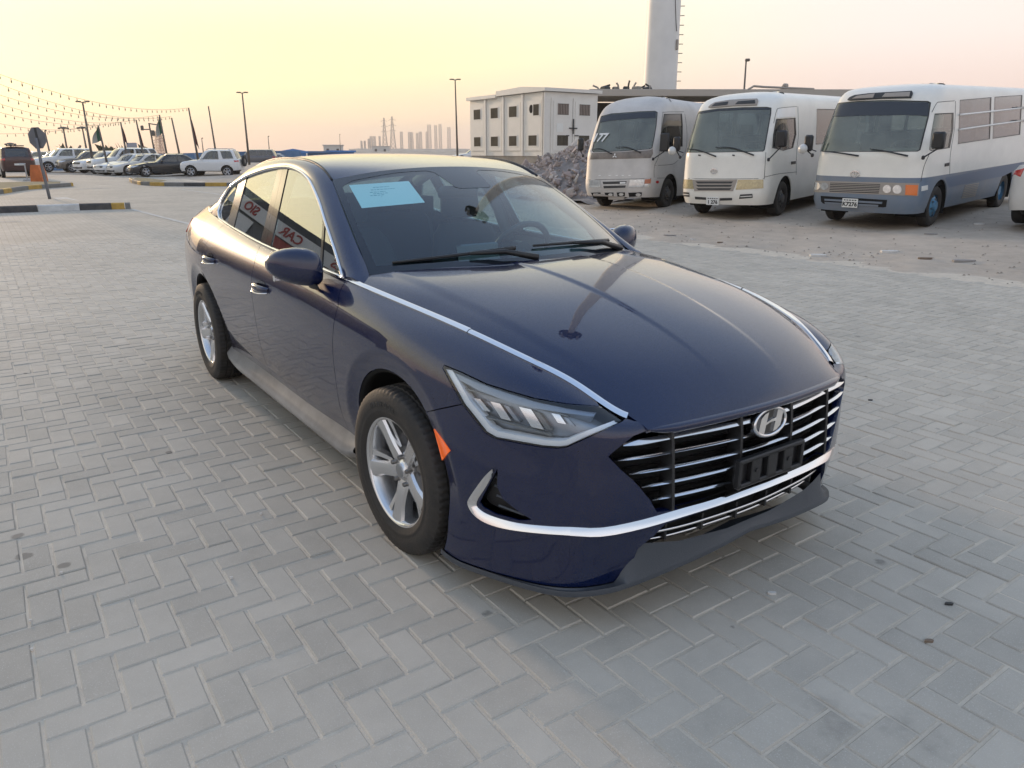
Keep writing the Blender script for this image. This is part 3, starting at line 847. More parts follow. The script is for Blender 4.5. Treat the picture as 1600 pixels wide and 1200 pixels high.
panel('hood', panel_data(HOOD, [uvl((-.0, 0), (hu, 0), 40), uvl((hu, 0), (hu, hv), 40), uvl((hu, hv), (0, hv), 30), uvl((0, hv), (0, 0), 30)], d=(.11, .11), rim=.022, inset=0), PAINT, car, 'B')
# rolled front lip of the hood
fl = HOOD.P(uvl((0, 0), (hu, 0), 30)); 
def both(P): return np.vstack([mirrored(P[::-1]), P[1:]])
fl = both(fl)
tp_ = np.clip(np.minimum(np.arange(len(fl)), np.arange(len(fl))[::-1]) / 7., 0, 1)[:, None] ** .6
g = MB(); secs = [fl + [0, 0, 0]]
for dx, dz in ((.010, -.0015), (.016, -.005), (.018, -.013), (.014, -.024), (.004, -.030), (-.03, -.030)):
    secs.append(fl + tp_ * np.array([dx, 0, dz]))
g.grid(np.array(secs)); g.build('hood_lip', PAINT, car, True)
# chrome strips along the hood edge
def strip(u0, u1, n, name):
    P = BODY.P(uvl((u0, 8), (u1, 8), n)); Nn = BODY.N(uvl((u0, 8), (u1, 8), n))
    T = np.gradient(P, axis=0); T /= np.linalg.norm(T, axis=1)[:, None]
    ins = np.cross(Nn, T); ins *= np.sign((ins * [0, -1, 0.4]).sum(1))[:, None]
    ins = ins * .6 + np.array([0, -.8, .25]); ins -= T * (ins * T).sum(1)[:, None]; ins /= np.linalg.norm(ins, axis=1)[:, None]
    up = np.cross(T, ins); up *= np.sign(up[:, 2])[:, None]
    w = np.linspace(.015, .0185, n)[:, None]
    secs = [P - ins * .004 - up * .006, P - ins * .004 + up * .004, P + ins * w * .4 + up * .0085, P + ins * w + up * .006, P + ins * (w + .002) - up * .006]
    for sd in 'RL':
        g = MB(); G = np.array(secs)
        if sd == 'R': G = G * Rm
        g.grid(G, flip=(sd == 'L')); g.build(name, BRIGHT, car, 40)
strip(float(uG1[0, 0]) + .03, 6.09, 40, 'hood_edge_chrome'); strip(6.075, 3.0, 50, 'hood_edge_chrome')

# greenhouse ---------------------------------------------------------
def lerp3(pts, xs): 
    P = np.array(pts, float); return np.stack([np.interp(xs, P[::-1, 0], P[::-1, k]) for k in range(3)], 1)
wn = []
for t_ in np.linspace(0, 1, 7):
    base = np.array([-.225 - .268 * t_ ** 2, .738 * t_, 1.038 - .035 * t_ ** 2]); top = np.array([-1.072 - .068 * t_ ** 2, .618 * t_, 1.427 - .057 * t_ ** 2.2])
    c_ = []
    for k in np.linspace(0, 1, 7):
        b_ = 4 * k * (1 - k) * .017
        c_.append(base + (top - base) * k + np.array([.43 * b_, b_ * .35 * t_, .9 * b_]))
    wn.append(c_)
WS = Surf(wn, mirror=(True, False))
panel('windscreen', panel_data(WS, [uvl((0, 0), (6, 0), 20), uvl((6, 0), (6, 6), 20), uvl((6, 6), (0, 6), 20), uvl((0, 6), (0, 0), 10)], d=(.4, .4), rim=0, inset=0), WSCREEN, car, 'B')
fr_in = [(5.72, .42), (5.78, 3), (5.70, 5.3), (5.2, 5.62), (3, 5.75), (1.5, 5.72), (1.2, 5.55), (.95, 4.4), (.75, 4.3), (0, 4.3)]
panel('windscreen_frit', panel_data(WS, [uvl((0, 0), (6, 0), 16), uvl((6, 0), (6, 6), 20), uvl((6, 6), (0, 6), 16), uvl((0, 6), (0, 4.3), 4), resample(fr_in[::-1], .3), uvl((5.72, .42), (3, .30), 8), uvl((3, .30), (0, .25), 8)], d=(.3, .3), off=.0012, rim=0, inset=0), mat('frit_black', (.014, .017, .022), rough=.08, coat=.3), car, 'B')
ditch = [(-1.14, .618, 1.370), (-1.25, .608, 1.412), (-1.4, .60, 1.445), (-1.6, .595, 1.462), (-1.9, .59, 1.465), (-2.2, .585, 1.448), (-2.5, .58, 1.405)]
rc = [(-1.072, 0, 1.427), (-1.2, 0, 1.447), (-1.38, 0, 1.468), (-1.6, 0, 1.485), (-1.9, 0, 1.492), (-2.2, 0, 1.477), (-2.52, 0, 1.432)]
rn = []
for t_ in np.linspace(0, 1, 7):
    rn.append([np.array([c[0] + (d_[0] - c[0]) * t_ ** 2, d_[1] * t_, c[2] + (d_[2] - c[2]) * t_ ** 2.4]) for c, d_ in zip(rc, ditch)])
ROOF = Surf(rn, mirror=(True, False))
panel('roof', panel_data(ROOF, [uvl((0, 0), (6, 0), 20), uvl((6, 0), (6, 6), 24), uvl((6, 6), (0, 6), 20), uvl((0, 6), (0, 0), 12)], d=(.3, .3), rim=.0, inset=0), PAINT, car, 'B')
rwe = [(-2.5, .58, 1.405), (-2.8, .585, 1.31), (-3.1, .60, 1.20), (-3.36, .60, 1.125)]
rwc = [(-2.52, 0, 1.432), (-2.85, 0, 1.345), (-3.15, 0, 1.25), (-3.42, 0, 1.155)]
bn_ = [[np.array([c[0] + (d_[0] - c[0]) * t_ ** 2, d_[1] * t_, c[2] + (d_[2] - c[2]) * t_ ** 2.2]) for c, d_ in zip(rwc, rwe)] for t_ in np.linspace(0, 1, 5)]
BKL = Surf(bn_, mirror=(True, False))
panel('rear_window', panel_data(BKL, [uvl((0, 0), (4, 0), 12), uvl((4, 0), (4, 3), 12), uvl((4, 3), (0, 3), 12), uvl((0, 3), (0, 0), 6)], d=(.4, .4), rim=0, inset=0), SIDEGL, car, 'B')
te = [(-3.36, .60, 1.122), (-3.5, .615, 1.113), (-3.62, .625, 1.107), (-3.79, .50, 1.112)]
tcn = [(-3.42, 0, 1.152), (-3.56, 0, 1.148), (-3.72, 0, 1.145), (-3.86, 0, 1.15)]
TR = Surf([[np.array([c[0] + (d_[0] - c[0]) * t_ ** 2, d_[1] * t_, c[2] + (d_[2] - c[2]) * t_ ** 2.2]) for c, d_ in zip(tcn, te)] for t_ in np.linspace(0, 1, 5)], mirror=(True, False))
panel('boot_lid', panel_data(TR, [uvl((0, 0), (4, 0), 12), uvl((4, 0), (4, 3), 12), uvl((4, 3), (0, 3), 12), uvl((0, 3), (0, 0), 6)], d=(.3, .3), rim=.01, inset=0), PAINT, car, 'B')
# side glass plane
def gy(x, z): return .848 - .40 * (z - .95) - .09 * (z - .95) ** 2 - .012 * ((x + 1.5) / 1.2) ** 2
GS = Surf([[(x, gy(x, z), z) for z in np.linspace(.9, 1.5, 7)] for x in np.linspace(-.4, -2.9, 12)], mirror=(False, False))
def g_px(pts, smooth=0, step=6):
    T = crom(pts, smooth) if smooth else resample(pts, step)
    return GS.inv(f_px, T)
DLOu = [(537.5, 435), (526, 395), (510, 347), (500, 315), (487, 286), (478, 275), (470, 269), (459, 264), (445, 262), (420, 265), (390, 275), (375, 283), (362, 292), (353, 305), (347, 316), (342.5, 331)]
DLOl = [(342.5, 331), (344, 341), (350, 347), (370, 359.5), (395, 374), (424, 388), (460, 402.5), (495, 416.5), (520, 427.5), (537.5, 435)]
uDu, uDl = g_px(DLOu, 3), g_px(DLOl, 3)
DLO = GS.P(np.vstack([uDu, uDl[1:-1]]))
dpx = np.vstack([crom(DLOu, 3), crom(DLOl, 3)[1:-1]])
def win(px_cut):
    """window outline: region between two pixel lines clipped to the opening"""
    (a0, a1), (b0, b1) = px_cut
    poly = [tuple(p) for p in dpx]
    def clip(poly, p, q):
        out = []; f = lambda r: (q[0] - p[0]) * (r[1] - p[1]) - (q[1] - p[1]) * (r[0] - p[0])
        for i in range(len(poly)):
            c, n_ = poly[i], poly[(i + 1) % len(poly)]
            fc, fn_ = f(c), f(n_)
            if fc >= 0: out.append(c)
            if (fc >= 0) != (fn_ >= 0):
                k = fc / (fc - fn_); out.append((c[0] + (n_[0] - c[0]) * k, c[1] + (n_[1] - c[1]) * k))
        return out
    poly = clip(poly, a1, a0); poly = clip(poly, b0, b1)
    return poly
L_ = lambda t, b: (t, b)
cuts = {'front_quarter_glass': (((508, 355), (503.5, 425)), ((600, 200), (600, 500))),
        'front_window': (((451, 262), (422.5, 392)), ((504.5, 355), (500, 425))),
        'rear_window_glass': (((388.5, 270), (364, 362)), ((437.5, 255), (406.5, 385))),
        'rear_quarter_glass': (((300, 250), (300, 400)), ((378, 270), (354.5, 355)))}
for nm, c in cuts.items():
    poly = win(c)
    u = GS.inv(f_px, resample(poly, 5, closed=True))
    for sd in 'RL':
        panel(nm, panel_data(GS, u, d=(.35, .35), rim=.006, inset=.003), SIDEGL, car, sd)
uALL = GS.inv(f_px, dpx)
holes = [GS.inv(f_px, resample(win(c), 5, closed=True)) for c in cuts.values()]
PILLAR = mat('pillar_black', (.030, .027, .025), rough=.12, coat=.6)
for sd in 'RL':
    for (t0, b0), (t1, b1) in (((437.5, 255), (406.5, 385)), ((444.5, 259), (414.5, 389))), (((444.5, 259), (414.5, 389)), ((451, 262), (422.5, 392))), (((378, 270), (354.5, 355)), ((388.5, 270), (364, 362))), (((504.5, 355), (500, 425)), ((508, 355), (503.5, 425))):
        u = GS.inv(f_px, resample(win(((t0, b0), (t1, b1))), 5, closed=True))
        panel('door_pillar_trim', panel_data(GS, u, d=(.3, .3), off=.004, rim=.012, inset=.0008), PILLAR, car, sd)
    P = DLO + GS.N(np.vstack([uDu, uDl[1:-1]])) * .006
    if sd == 'R': P = P * Rm
    g = MB(); g.tube(P, .0085, 6, closed=True); g.build('window_chrome', BRIGHT, car, True)
# pillar and roof-rail skin between the window opening and the windscreen / roof / rear window
outer = np.vstack([crom(GS.P(uDu), 1) + [0, .004, .004], BODY.P(uvl((11.9, 8), (14.6, 8), 12))])
inner = np.vstack([crom([(-.432, .795, .974), (-.482, .745, 1.004), (-.82, .686, 1.2), (-1.14, .6195, 1.3715)], 10), crom(ditch, 5)[1:] + [0, .004, 0], crom(rwe, 5)[1:], [(-3.5, .617, 1.115), (-3.62, .627, 1.108), (-3.72, .58, 1.11)]])
outer, inner = reparam(outer, 90), reparam(inner, 90)
# match the two edges at the landmarks so that the skin does not shear
def match(P, marks, n):
    s = np.concatenate([[0], np.cumsum(np.linalg.norm(np.diff(P, axis=0), axis=1))])
    ix = [0] + [int(np.argmin(np.abs(P[:, 0] - m))) for m in marks] + [len(P) - 1]
    o = []
    for a, b, k in zip(ix[:-1], ix[1:], n):
        t = np.linspace(s[a], s[b], k + 1)[:-1]; o.append(np.stack([np.interp(t, s, P[:, c]) for c in range(3)], 1))
    o.append(P[-1:]); return np.vstack(o)
outer = match(outer, (-1.25, -1.75, -2.4, -2.72), (24, 16, 18, 10, 20)); inner = match(inner, (-1.18, -1.7, -2.45, -2.9), (24, 16, 18, 10, 20))
mid = (outer + inner) / 2
ch = inner - outer; T = np.gradient(mid, axis=0); nrm = np.cross(ch, T); nrm /= np.linalg.norm(nrm, axis=1)[:, None]
nrm *= np.sign((nrm * [0, 1, .6]).sum(1))[:, None]
w_ = np.linalg.norm(ch, axis=1)
secs = []
for k in np.linspace(0, 1, 9):
    secs.append(outer + ch * k + nrm * (w_ * .22 * 4 * k * (1 - k) * .62)[:, None])
for sd in 'RL':
    G = np.array(secs)
    if sd == 'R': G = G * Rm
    g = MB(); g.grid(G, flip=(sd == 'L')); o = g.build('roof_pillar', PAINT, car, True)
    base_ = np.array(secs)[:, 0]; ft_ = BODY.P(uvl((float(uG1[0, 0]) + .08, 8), (8.12, 8), 9)) - [0, .004, .006]
    pf = MB(); G2 = np.array([base_, base_ * .5 + ft_ * .5, ft_]) * (Rm if sd == 'R' else 1); pf.grid(G2, flip=(sd == 'R')); pf.build('pillar_foot', PAINT, car, True)
    dm = MB(); dm.tube(np.array(crom(ditch, 5)) * (Rm if sd == 'R' else 1) + [0, 0, .001], .007, 5); dm.build('roof_seam', BLKPL, car, True)
# sill trims, wheel wells, floor
for sd in 'RL':
    n = 40; x = np.linspace(-.47, -2.50, n)
    e = np.minimum(1, np.minimum((x.max() - x) / .12, (x - x.min()) / .25)); e = .35 + .65 * e ** .5
    prof = [(.830, .322), (.838, .300), (.866, .252), (.886, .222), (.887, .204), (.868, .18), (.82, .165), (.70, .18)]
    G = []
    for (y, z) in prof:
        k = (.87 - y)
        G.append(np.stack([x, y - .02 * (1 - e), z + (.315 - z) * (1 - e) * .5], 1))
    G = np.array(G)
    if sd == 'R': G = G * Rm
    g = MB(); g.grid(G, flip=(sd == 'R')); g.build('sill_trim', mat('dust_sheen_sill', (.30, .29, .275), rough=.38, coat=.4, noise=(4, .5, (.16, .155, .15))), car, True)  # grey mixes real dust with the sheen of sky and paving, painted in
    for ax, nm in ((ARCHX, 'wheel_well'), (AXR, 'wheel_well')):
        t = np.radians(np.linspace(-38, 218, 40))
        g = MB(); rows = []
        for r_, y in ((ARCHR - .001, .905), (ARCHR - .012, .893), (ARCHR - .004, .87), (ARCHR + .01, .80), (ARCHR + .01, .60), (.0, .60)):
            rows.append(np.stack([ax + r_ * np.cos(t), np.full(40, y), .33 + r_ * np.sin(t)], 1))
        # follow the flank at the outer edge
        uv = b_xz(np.stack([ax + (ARCHR - .002) * np.cos(t), np.maximum(.33 + (ARCHR - .002) * np.sin(t), .2)], 1), step=9)
        yo = BODY.P(uv)[:, 1]
        rows[0][:, 1] = yo - .002; rows[1][:, 1] = yo - .012; rows[2][:, 1] = yo - .05
        G = np.array(rows)
        if sd == 'R': G = G * Rm
        g.grid(G, flip=(sd == 'L')); g.build(nm, VOID, car, True)
g = MB(); g.box((-1.45, 0, .24), (1.9, 1.56, .08)); g.box((.42, 0, .30), (.75, 1.1, .2)); g.box((-3.35, 0, .32), (.8, 1.2, .2))
g.build('underbody', VOID, car)

# wheels ---------------------------------------------------------------
def make_wheel(cx, side, rz=0.0):
    """side -1 = right. local frame: axle along y, outer face towards -y"""
    w = empty('wheel', (cx, side * .815, .327), (0 if side < 0 else PI) + rz); w.parent = car
    R = .331
    prof = [(.206, -.086), (.216, -.094), (.226, -.1005), (.238, -.1035), (.244, -.1065), (.248, -.1048), (.262, -.107), (.285, -.107), (.300, -.1035), (.3115, -.0985), (.3235, -.093), (.3285, -.080), (.3305, -.06), (.331, -.057), (.323, -.054), (.323, -.049), (.3315, -.046), (.332, -.022), (.324, -.019), (.324, -.012), (.332, -.009), (.332, .009), (.324, .012), (.324, .019), (.332, .022), (.3315, .046), (.323, .049), (.323, .054), (.331, .057), (.328, .075), (.318, .09), (.29, .1), (.24, .1), (.206, .09)]
    sh = {9, 10, 11, 12, 13, 28, 29, 30}
    def mod(i, j):
        if i in sh and j % 3 == 0: return -.006 if i > 10 else -.0025
        if i in (16, 17, 24, 25) and (j + 1) % 4 == 0: return -.005
        return 0
    g = MB(); g.lathe(prof, 216, 'Y', mod=mod); ty = g.build('tyre', RUBBER, w, 50)
    # raised sidewall lettering
    TL = mat('tyre_letter', (.045, .043, .04), rough=.6)
    def arc_text(s, a0, da, size, r0):
        for k, chx in enumerate(s):
            if chx == ' ': continue
            a = a0 - k * da
            o = (r0 * math.cos(a), -.1075, r0 * math.sin(a))
            text_mesh('tyre_lettering', chx, size, TL, ty, o, (math.sin(a), 0, -math.cos(a)), (math.cos(a), 0, math.sin(a)), .0012)
    if side < 0: arc_text('HANKOOK', rad(118), rad(6.2), .030, .270)
    # rim
    g = MB(); g.lathe([(.219, -.083), (.2225, -.090), (.221, -.0945), (.215, -.0945), (.207, -.088), (.203, -.074), (.196, -.05), (.19, -.0), (.185, .06), (.2, .085), (.215, .088)], 72, 'Y')
    rim = g.build('rim', ALLOY, w, 40)
    for k in range(5):
        a = rad(124 - 72 * k)
        er = np.array([math.cos(a), 0, math.sin(a)]); et = np.array([-math.sin(a), 0, math.cos(a)]); ey = np.array([0, -1, 0])
        secs = []
        for r_, wl, wr, h, sk in ((.028, .034, .034, .052, 0), (.06, .036, .034, .062, .0), (.10, .033, .029, .070, -.004), (.14, .034, .026, .076, -.009), (.18, .043, .025, .081, -.013), (.206, .052, .026, .087, -.016)):
            c = er * r_ + et * sk
            secs.append([c - et * wr + ey * (h - .045), c - et * wr + ey * (h - .010), c - et * wr * .75 + ey * h, c + et * wl * .1 + ey * (h + .0035), c + et * wl * .8 + ey * (h - .003), c + et * wl + ey * (h - .014), c + et * wl + ey * (h - .05)])
        g = MB(); g.grid(np.array(secs), flip=True); g.build('spoke', ALLOY, rim, 30)
        # slim companion rib
        secs = []
        for r_, off_, wd, h in ((.085, .033, .008, .045), (.12, .048, .009, .055), (.16, .062, .010, .066), (.203, .074, .013, .080)):
            c = er * r_ - et * off_
            secs.append([c - et * wd + ey * (h - .03), c - et * wd + ey * h, c + et * wd + ey * h, c + et * wd + ey * (h - .03)])
        g = MB(); g.grid(np.array(secs), flip=True); g.build('spoke_rib', ALLOY, rim, 30)
        a2 = a + rad(36)
        g = MB(); c = (math.cos(a2) * .056, -.058, math.sin(a2) * .056)
        g.lathe([(0, -.014), (.008, -.014), (.0095, -.010), (.0095, .02)], 10, 'Y', c); g.build('wheel_bolt', STEEL, rim, 40)
    g = MB(); g.lathe([(0, -.069), (.02, -.069), (.031, -.066), (.034, -.06), (.05, -.052), (.072, -.044), (.074, -.01)], 40, 'Y'); g.build('hub', ALLOY, rim, 40)
    g = MB(); g.lathe([(0, -.0715), (.018, -.0715), (.026, -.0695), (.0275, -.067)], 24, 'Y'); g.build('hub_cap', mat('cap_grey', (.35, .36, .37), rough=.3, metal=.8), rim, 40)
    g = MB(); g.lathe([(.05, -.01), (.145, -.01), (.147, -.004), (.147, .01), (.05, .012)], 48, 'Y'); g.box((.10, -.004, .07), (.07, .06, .13), .012); g.build('brake_disc', STEEL, w, 40)
    g = MB(); g.lathe([(.0, .03), (.19, .03)], 24, 'Y'); g.build('wheel_back', VOID, w)
    return w
make_wheel(0.0, -1, rad(3.0)); make_wheel(AXR, -1); make_wheel(0.0, 1, rad(3.0)); make_wheel(AXR, 1)

# door mirrors -----------------------------------------------------------
def make_mirror(sd):
    sg = -1 if sd == 'R' else 1
    # lateral stations: y, centre x, centre z, half height, front depth, rear depth
    st = [(.868, -.735, 1.008, .060, .050, .055), (.885, -.735, 1.012, .078, .070, .062), (.92, -.745, 1.017, .087, .080, .064), (.96, -.757, 1.022, .086, .080, .064), (1.0, -.772, 1.026, .078, .072, .062), (1.035, -.79, 1.03, .062, .056, .055), (1.058, -.805, 1.033, .042, .036, .040), (1.070, -.815, 1.034, .018, .015, .018)]
    n = 28; G = []
    for y, xc, zc, h, df, dr in st:
        r = []
        for j in range(n):
            t = 2 * PI * j / n; c_, s_ = math.cos(t), math.sin(t)
            px_ = abs(c_) ** .75 * (1 if c_ > 0 else -1); pz_ = abs(s_) ** .8 * (1 if s_ > 0 else -1)
            r.append((xc + px_ * (df if c_ > 0 else dr), y * sg, zc + pz_ * h * (1.0 if s_ > 0 else .86)))
        G.append(r)
    G = np.array(G)
    g = MB(); g.grid(np.concatenate([G, G[:, :1]], 1), flip=(sg < 0))
    g.add(G[0], [list(range(n))[::(1 if sg > 0 else -1)]]); g.add(G[-1], [list(range(n))[::(-1 if sg > 0 else 1)]])
    mr = g.build('door_mirror', PAINT, car, 60)
    g = MB(); g.box((-.818, sg * .965, 1.022), (.012, .16, .125), .005); g.build('mirror_glass', BRIGHT, mr)
    g = MB()
    secs = []
    for y, xc, z, hx, hz in ((.895, -.735, .93, .055, .014), (.90, -.735, .945, .055, .014), (.915, -.74, .962, .045, .016), (.925, -.745, .985, .04, .03)):
        secs.append([(xc + hx * math.cos(2 * PI * j / 14), sg * (y + hz * math.sin(2 * PI * j / 14)), z) for j in range(15)])
    g.grid(np.array(secs), flip=(sg > 0)); g.build('mirror_stalk', BLKPL, mr, True)
for sd in 'RL': make_mirror(sd)

# door handles ------------------------------------------------------------
def make_handle(x0, z0, sd):
    sg = -1 if sd == 'R' else 1
    xs = np.linspace(x0 - .105, x0 + .105, 17)
    yb = BODY.P(BODY.inv(f_xz, [(x, z0) for x in xs], mask=lambda P, N_, uv: (uv[:, 0] > 6) & (uv[:, 0] < 13)))[:, 1]
    G = []
    for i, x in enumerate(xs):
        k = math.sin(PI * i / 16) ** .5; b = yb[i] + .004 + .036 * k
        h = .010 + .010 * k
        G.append([(x, sg * (b - .012), z0 - h), (x, sg * b, z0 - h * .5), (x, sg * (b + .003), z0 + h * .3), (x, sg * (b - .002), z0 + h), (x, sg * (b - .014), z0 + h)])
    g = MB(); g.grid(np.array(G), flip=(sg > 0)); hd = g.build('door_handle', PAINT, car, True)
    g = MB(); g.tube([(x, sg * (yb[i] + .006 + .036 * math.sin(PI * i / 16) ** .5), z0 - .013 - .008 * math.sin(PI * i / 16)) for i, x in enumerate(xs)], .0038, 6); g.build('handle_chrome', BRIGHT, hd, True)
    # cup behind the grip
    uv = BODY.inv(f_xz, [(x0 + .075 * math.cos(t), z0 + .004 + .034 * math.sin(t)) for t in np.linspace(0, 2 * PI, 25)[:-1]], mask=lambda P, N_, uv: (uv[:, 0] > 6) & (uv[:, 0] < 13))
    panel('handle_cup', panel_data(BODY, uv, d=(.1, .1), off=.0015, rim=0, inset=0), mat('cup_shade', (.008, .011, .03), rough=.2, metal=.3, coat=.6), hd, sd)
for sd in 'RL':
    make_handle(-1.42, .836, sd); make_handle(-2.43, .868, sd)

# cabin --------------------------------------------------------------------
g = MB(); g.box((-1.6, 0, .42), (2.3, 1.5, .12)); g.box((-2.55, 0, .85), (.25, 1.3, .7)); g.build('cabin_floor', SEATF, car)
for sg in (-1, 1):
    g = MB(); G = []
    for x in np.linspace(-.55, -2.6, 12):
        G.append([(x, sg * .80, .45), (x, sg * .79, .75), (x, sg * .80, .93), (x, sg * .825, .985)])
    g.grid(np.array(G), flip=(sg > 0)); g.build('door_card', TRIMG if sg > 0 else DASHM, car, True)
    for nm, path in (('inner_pillar', [(-.55, .77, .98), (-.8, .715, 1.14), (-1.1, .63, 1.31), (-1.3, .60, 1.38), (-1.7, .58, 1.415), (-2.2, .575, 1.40), (-2.55, .60, 1.30)]), ('inner_pillar', [(-1.66, .80, .95), (-1.70, .74, 1.15), (-1.74, .62, 1.40)])):
        g = MB(); g.tube(np.array(path) * [1, sg, 1] + [0, -.012 * sg, 0], .038, 8); g.build(nm, TRIMG, car, True)
g = MB(); G = []
for y in np.linspace(-.76, .76, 25):
    hump = .045 * math.exp(-((y - .36) / .2) ** 2)
    G.append([(-.30, y, .98 - .04 * (y / .76) ** 2), (-.45, y, .985 + hump * .3), (-.62, y, .99 + hump), (-.74, y, .97 + hump), (-.80, y, .90), (-.80, y, .6)])
g.grid(np.array(G), flip=True); dsh = g.build('dashboard', DASHM, car, True)
g = MB(); g.box((-.80, 0.0, 1.0), (.03, .25, .12), .01, rot=np.array([[.95, 0, -.3], [0, 1, 0], [.3, 0, .95]])); g.build('display', GLOSSBLK, dsh)
g = MB(); t = np.linspace(0, 2 * PI, 33)[:-1]
wc = np.array([-.96, .37, .965]); wx = np.array([0, 1.0, 0]); wy = np.array([.42, 0, .907])
g.tube([wc + .185 * (math.cos(a) * wx + math.sin(a) * wy) for a in t], .017, 8, closed=True)
g.bar(wc, wc + np.array([.2, 0, -.09]), .04); g.bar(wc - wx * .18, wc + wx * .18, .02); g.bar(wc, wc - wy * .18, .02); g.lathe([(0, -.04), (.07, -.03), (.07, .03), (0, .04)], 12, 'X', wc)
g.build('steering_wheel', BLKPL, car, 40)
for sg in (-1, 1):
    st = empty('front_seat', (0, 0, 0)); st.parent = car
    def cushion(secs, name):
        g = MB(); G = []
        for (x, z, hw, th, tx, tz) in secs:
            r = []
            for j in range(20):
                t = 2 * PI * j / 20; c_ = abs(math.cos(t)) ** .5 * (1 if math.cos(t) > 0 else -1); s_ = abs(math.sin(t)) ** .6 * (1 if math.sin(t) > 0 else -1)
                r.append((x + tx * th * s_, sg * .37 + hw * c_, z + tz * th * s_))
            r.append(r[0]); G.append(r)
        g.grid(np.array(G), flip=False); a = np.array(G[0][:20]); b = np.array(G[-1][:20]); g.add(a, [list(range(20))]); g.add(b, [list(range(20))[::-1]])
        g.build(name, SEATF, st, 60)
    cushion([(-1.42, .60, .24, .06, .9, .3), (-1.46, .75, .25, .07, .95, .2), (-1.50, .92, .245, .07, .95, .2), (-1.54, 1.03, .21, .06, .95, .2), (-1.56, 1.09, .16, .04, .95, .2)], 'backrest')
    cushion([(-1.585, 1.12, .10, .045, 1, .2), (-1.59, 1.16, .125, .055, 1, .2), (-1.60, 1.24, .12, .05, 1, .2), (-1.605, 1.28, .09, .03, 1, .2)], 'headrest')
    g = MB(); g.box((-1.2, sg * .37, .55), (.5, .48, .14), .05); g.build('cushion', SEATF, st)
g = MB(); g.box((-2.30, 0, .86), (.16, 1.15, .5), .06, rot=np.array([[.97, 0, -.24], [0, 1, 0], [.24, 0, .97]]))
g.box((-2.42, -.36, 1.15), (.1, .24, .14), .04); g.box((-2.42, .36, 1.15), (.1, .24, .14), .04); g.build('rear_seat', SEATF, car)
g = MB(); g.box((-2.95, 0, 1.07), (.9, 1.2, .05), .01); g.build('parcel_shelf', SEATF, car)
g = MB(); ce = WS.P(uvl((0, 6), (6, 6), 10)); 
hl_ = MB(); hl_.grid(np.array([both(ROOF.P(uvl((0, v), (6, v), 10))) - [0, 0, .035] for v in np.linspace(0, 6, 8)]), flip=True); hl_.build('headliner', mat('headliner_cloth', (.20, .20, .20), rough=.9), car, True)
p_ = WS.P([[0, 4.9]])[0]
g = MB(); g.box(p_ + [-.075, 0, -.06], (.03, .24, .065), .018, rot=np.array([[.95, 0, .3], [0, 1, 0], [-.3, 0, .95]])); g.bar(p_ + [-.02, 0, -.01], p_ + [-.07, 0, -.05], .012); g.build('rear_view_mirror', BLKPL, car, 40)
# paper sheet behind the glass
uvp = WS.inv(f_px, [(545, 287.5), (638.5, 281), (664, 314.5), (565, 323.5)])
P4 = WS.P(uvp); P4n = WS.N(uvp); P4 = (P4 - P4n * .006) * Rm
g = MB(); G = np.array([[P4[0] * (1 - a) * (1 - b) + P4[1] * a * (1 - b) + P4[2] * a * b + P4[3] * (1 - a) * b for a in np.linspace(0, 1, 9)] for b in np.linspace(0, 1, 7)])
ps = MB(); ps.grid(G, flip=True)
paper = ps.build('paper_sheet', PAPERM, None, True); tag(paper, 'pale blue printed paper stuck inside the windscreen of the dark blue sedan', 'paper')
ink = mat('paper_ink', (.16, .40, .45), rough=.9)
ex = P4[1] - P4[0]; ey = P4[0] - P4[3]; ez = np.cross(ex / np.linalg.norm(ex), ey / np.linalg.norm(ey))
g = MB()
for (b, a0, a1) in ((.80, .36, .62), (.70, .30, .70), (.60, .26, .52), (.53, .30, .72), (.46, .24, .50), (.38, .40, .66)):
    q = lambda a, bb: P4[3] + ex * a + ey * bb + ez * .0012
    k = a0
    while k < a1:
        w2 = rnd.uniform(.02, .06); g.add([q(k, b), q(min(k + w2, a1), b), q(min(k + w2, a1), b + .025), q(k, b + .025)], [(0, 1, 2, 3)]); k += w2 + .015
g.build('printed_lines', ink, paper)
# wipers and cowl
g = MB(); G = []
for t_ in np.linspace(-1, 1, 31):
    hb = HOOD.P([[abs(t_) * hu, hv]])[0]; wb = WS.P([[abs(t_) * 6, 0]])[0]
    hb[1] *= np.sign(t_) or 1; wb[1] *= np.sign(t_) or 1
    G.append([hb + [.02, 0, -.02], hb + [-.01, 0, -.016], (hb + wb) / 2 + [0, 0, -.012], wb + [-.02, 0, -.0]])
g.grid(np.array(G)); g.build('cowl_panel', BLKPL, car, True)
def wiper(pts):
    P = WS.P(WS.inv(f_px, crom(pts, 6))); Nn = WS.N(WS.inv(f_px, crom(pts, 6)))
    return P, Nn
for k, (yb0, b0, b1) in enumerate(((-.05, (.70, .09), (-.02, .20)), (.66, (.0, .42), (-.62, .16)))):
    pass
def wpt(y, v, o):
    uv = np.array([[abs(y) / .72 * 6, v]]); p = WS.P(uv)[0] + WS.N(uv)[0] * np.array([1, np.sign(y) or 1, 1]) * o; p[1] = y; return p
for (piv, tip0, tip1, el) in (((-.06, .02), (-.64, .42), (-.12, .62), (-.34, .45)), ((.62, .05), (-.02, .66), (.56, .62), (.22, .55))):
    g = MB(); bl_ = [wpt(y, v, .012) for y, v in zip(np.linspace(tip0[0], tip1[0], 12), np.linspace(tip0[1], tip1[1], 12))]
    g.tube(bl_, np.linspace(.006, .010, 12), 6); g.tube([wpt(piv[0], piv[1], .02), wpt((piv[0] + el[0]) / 2, (piv[1] + el[1]) / 2 + .06, .035), wpt(el[0], el[1], .022)], [.016, .012, .008], 6)
    g.build('wiper', BLKPL, car, True)
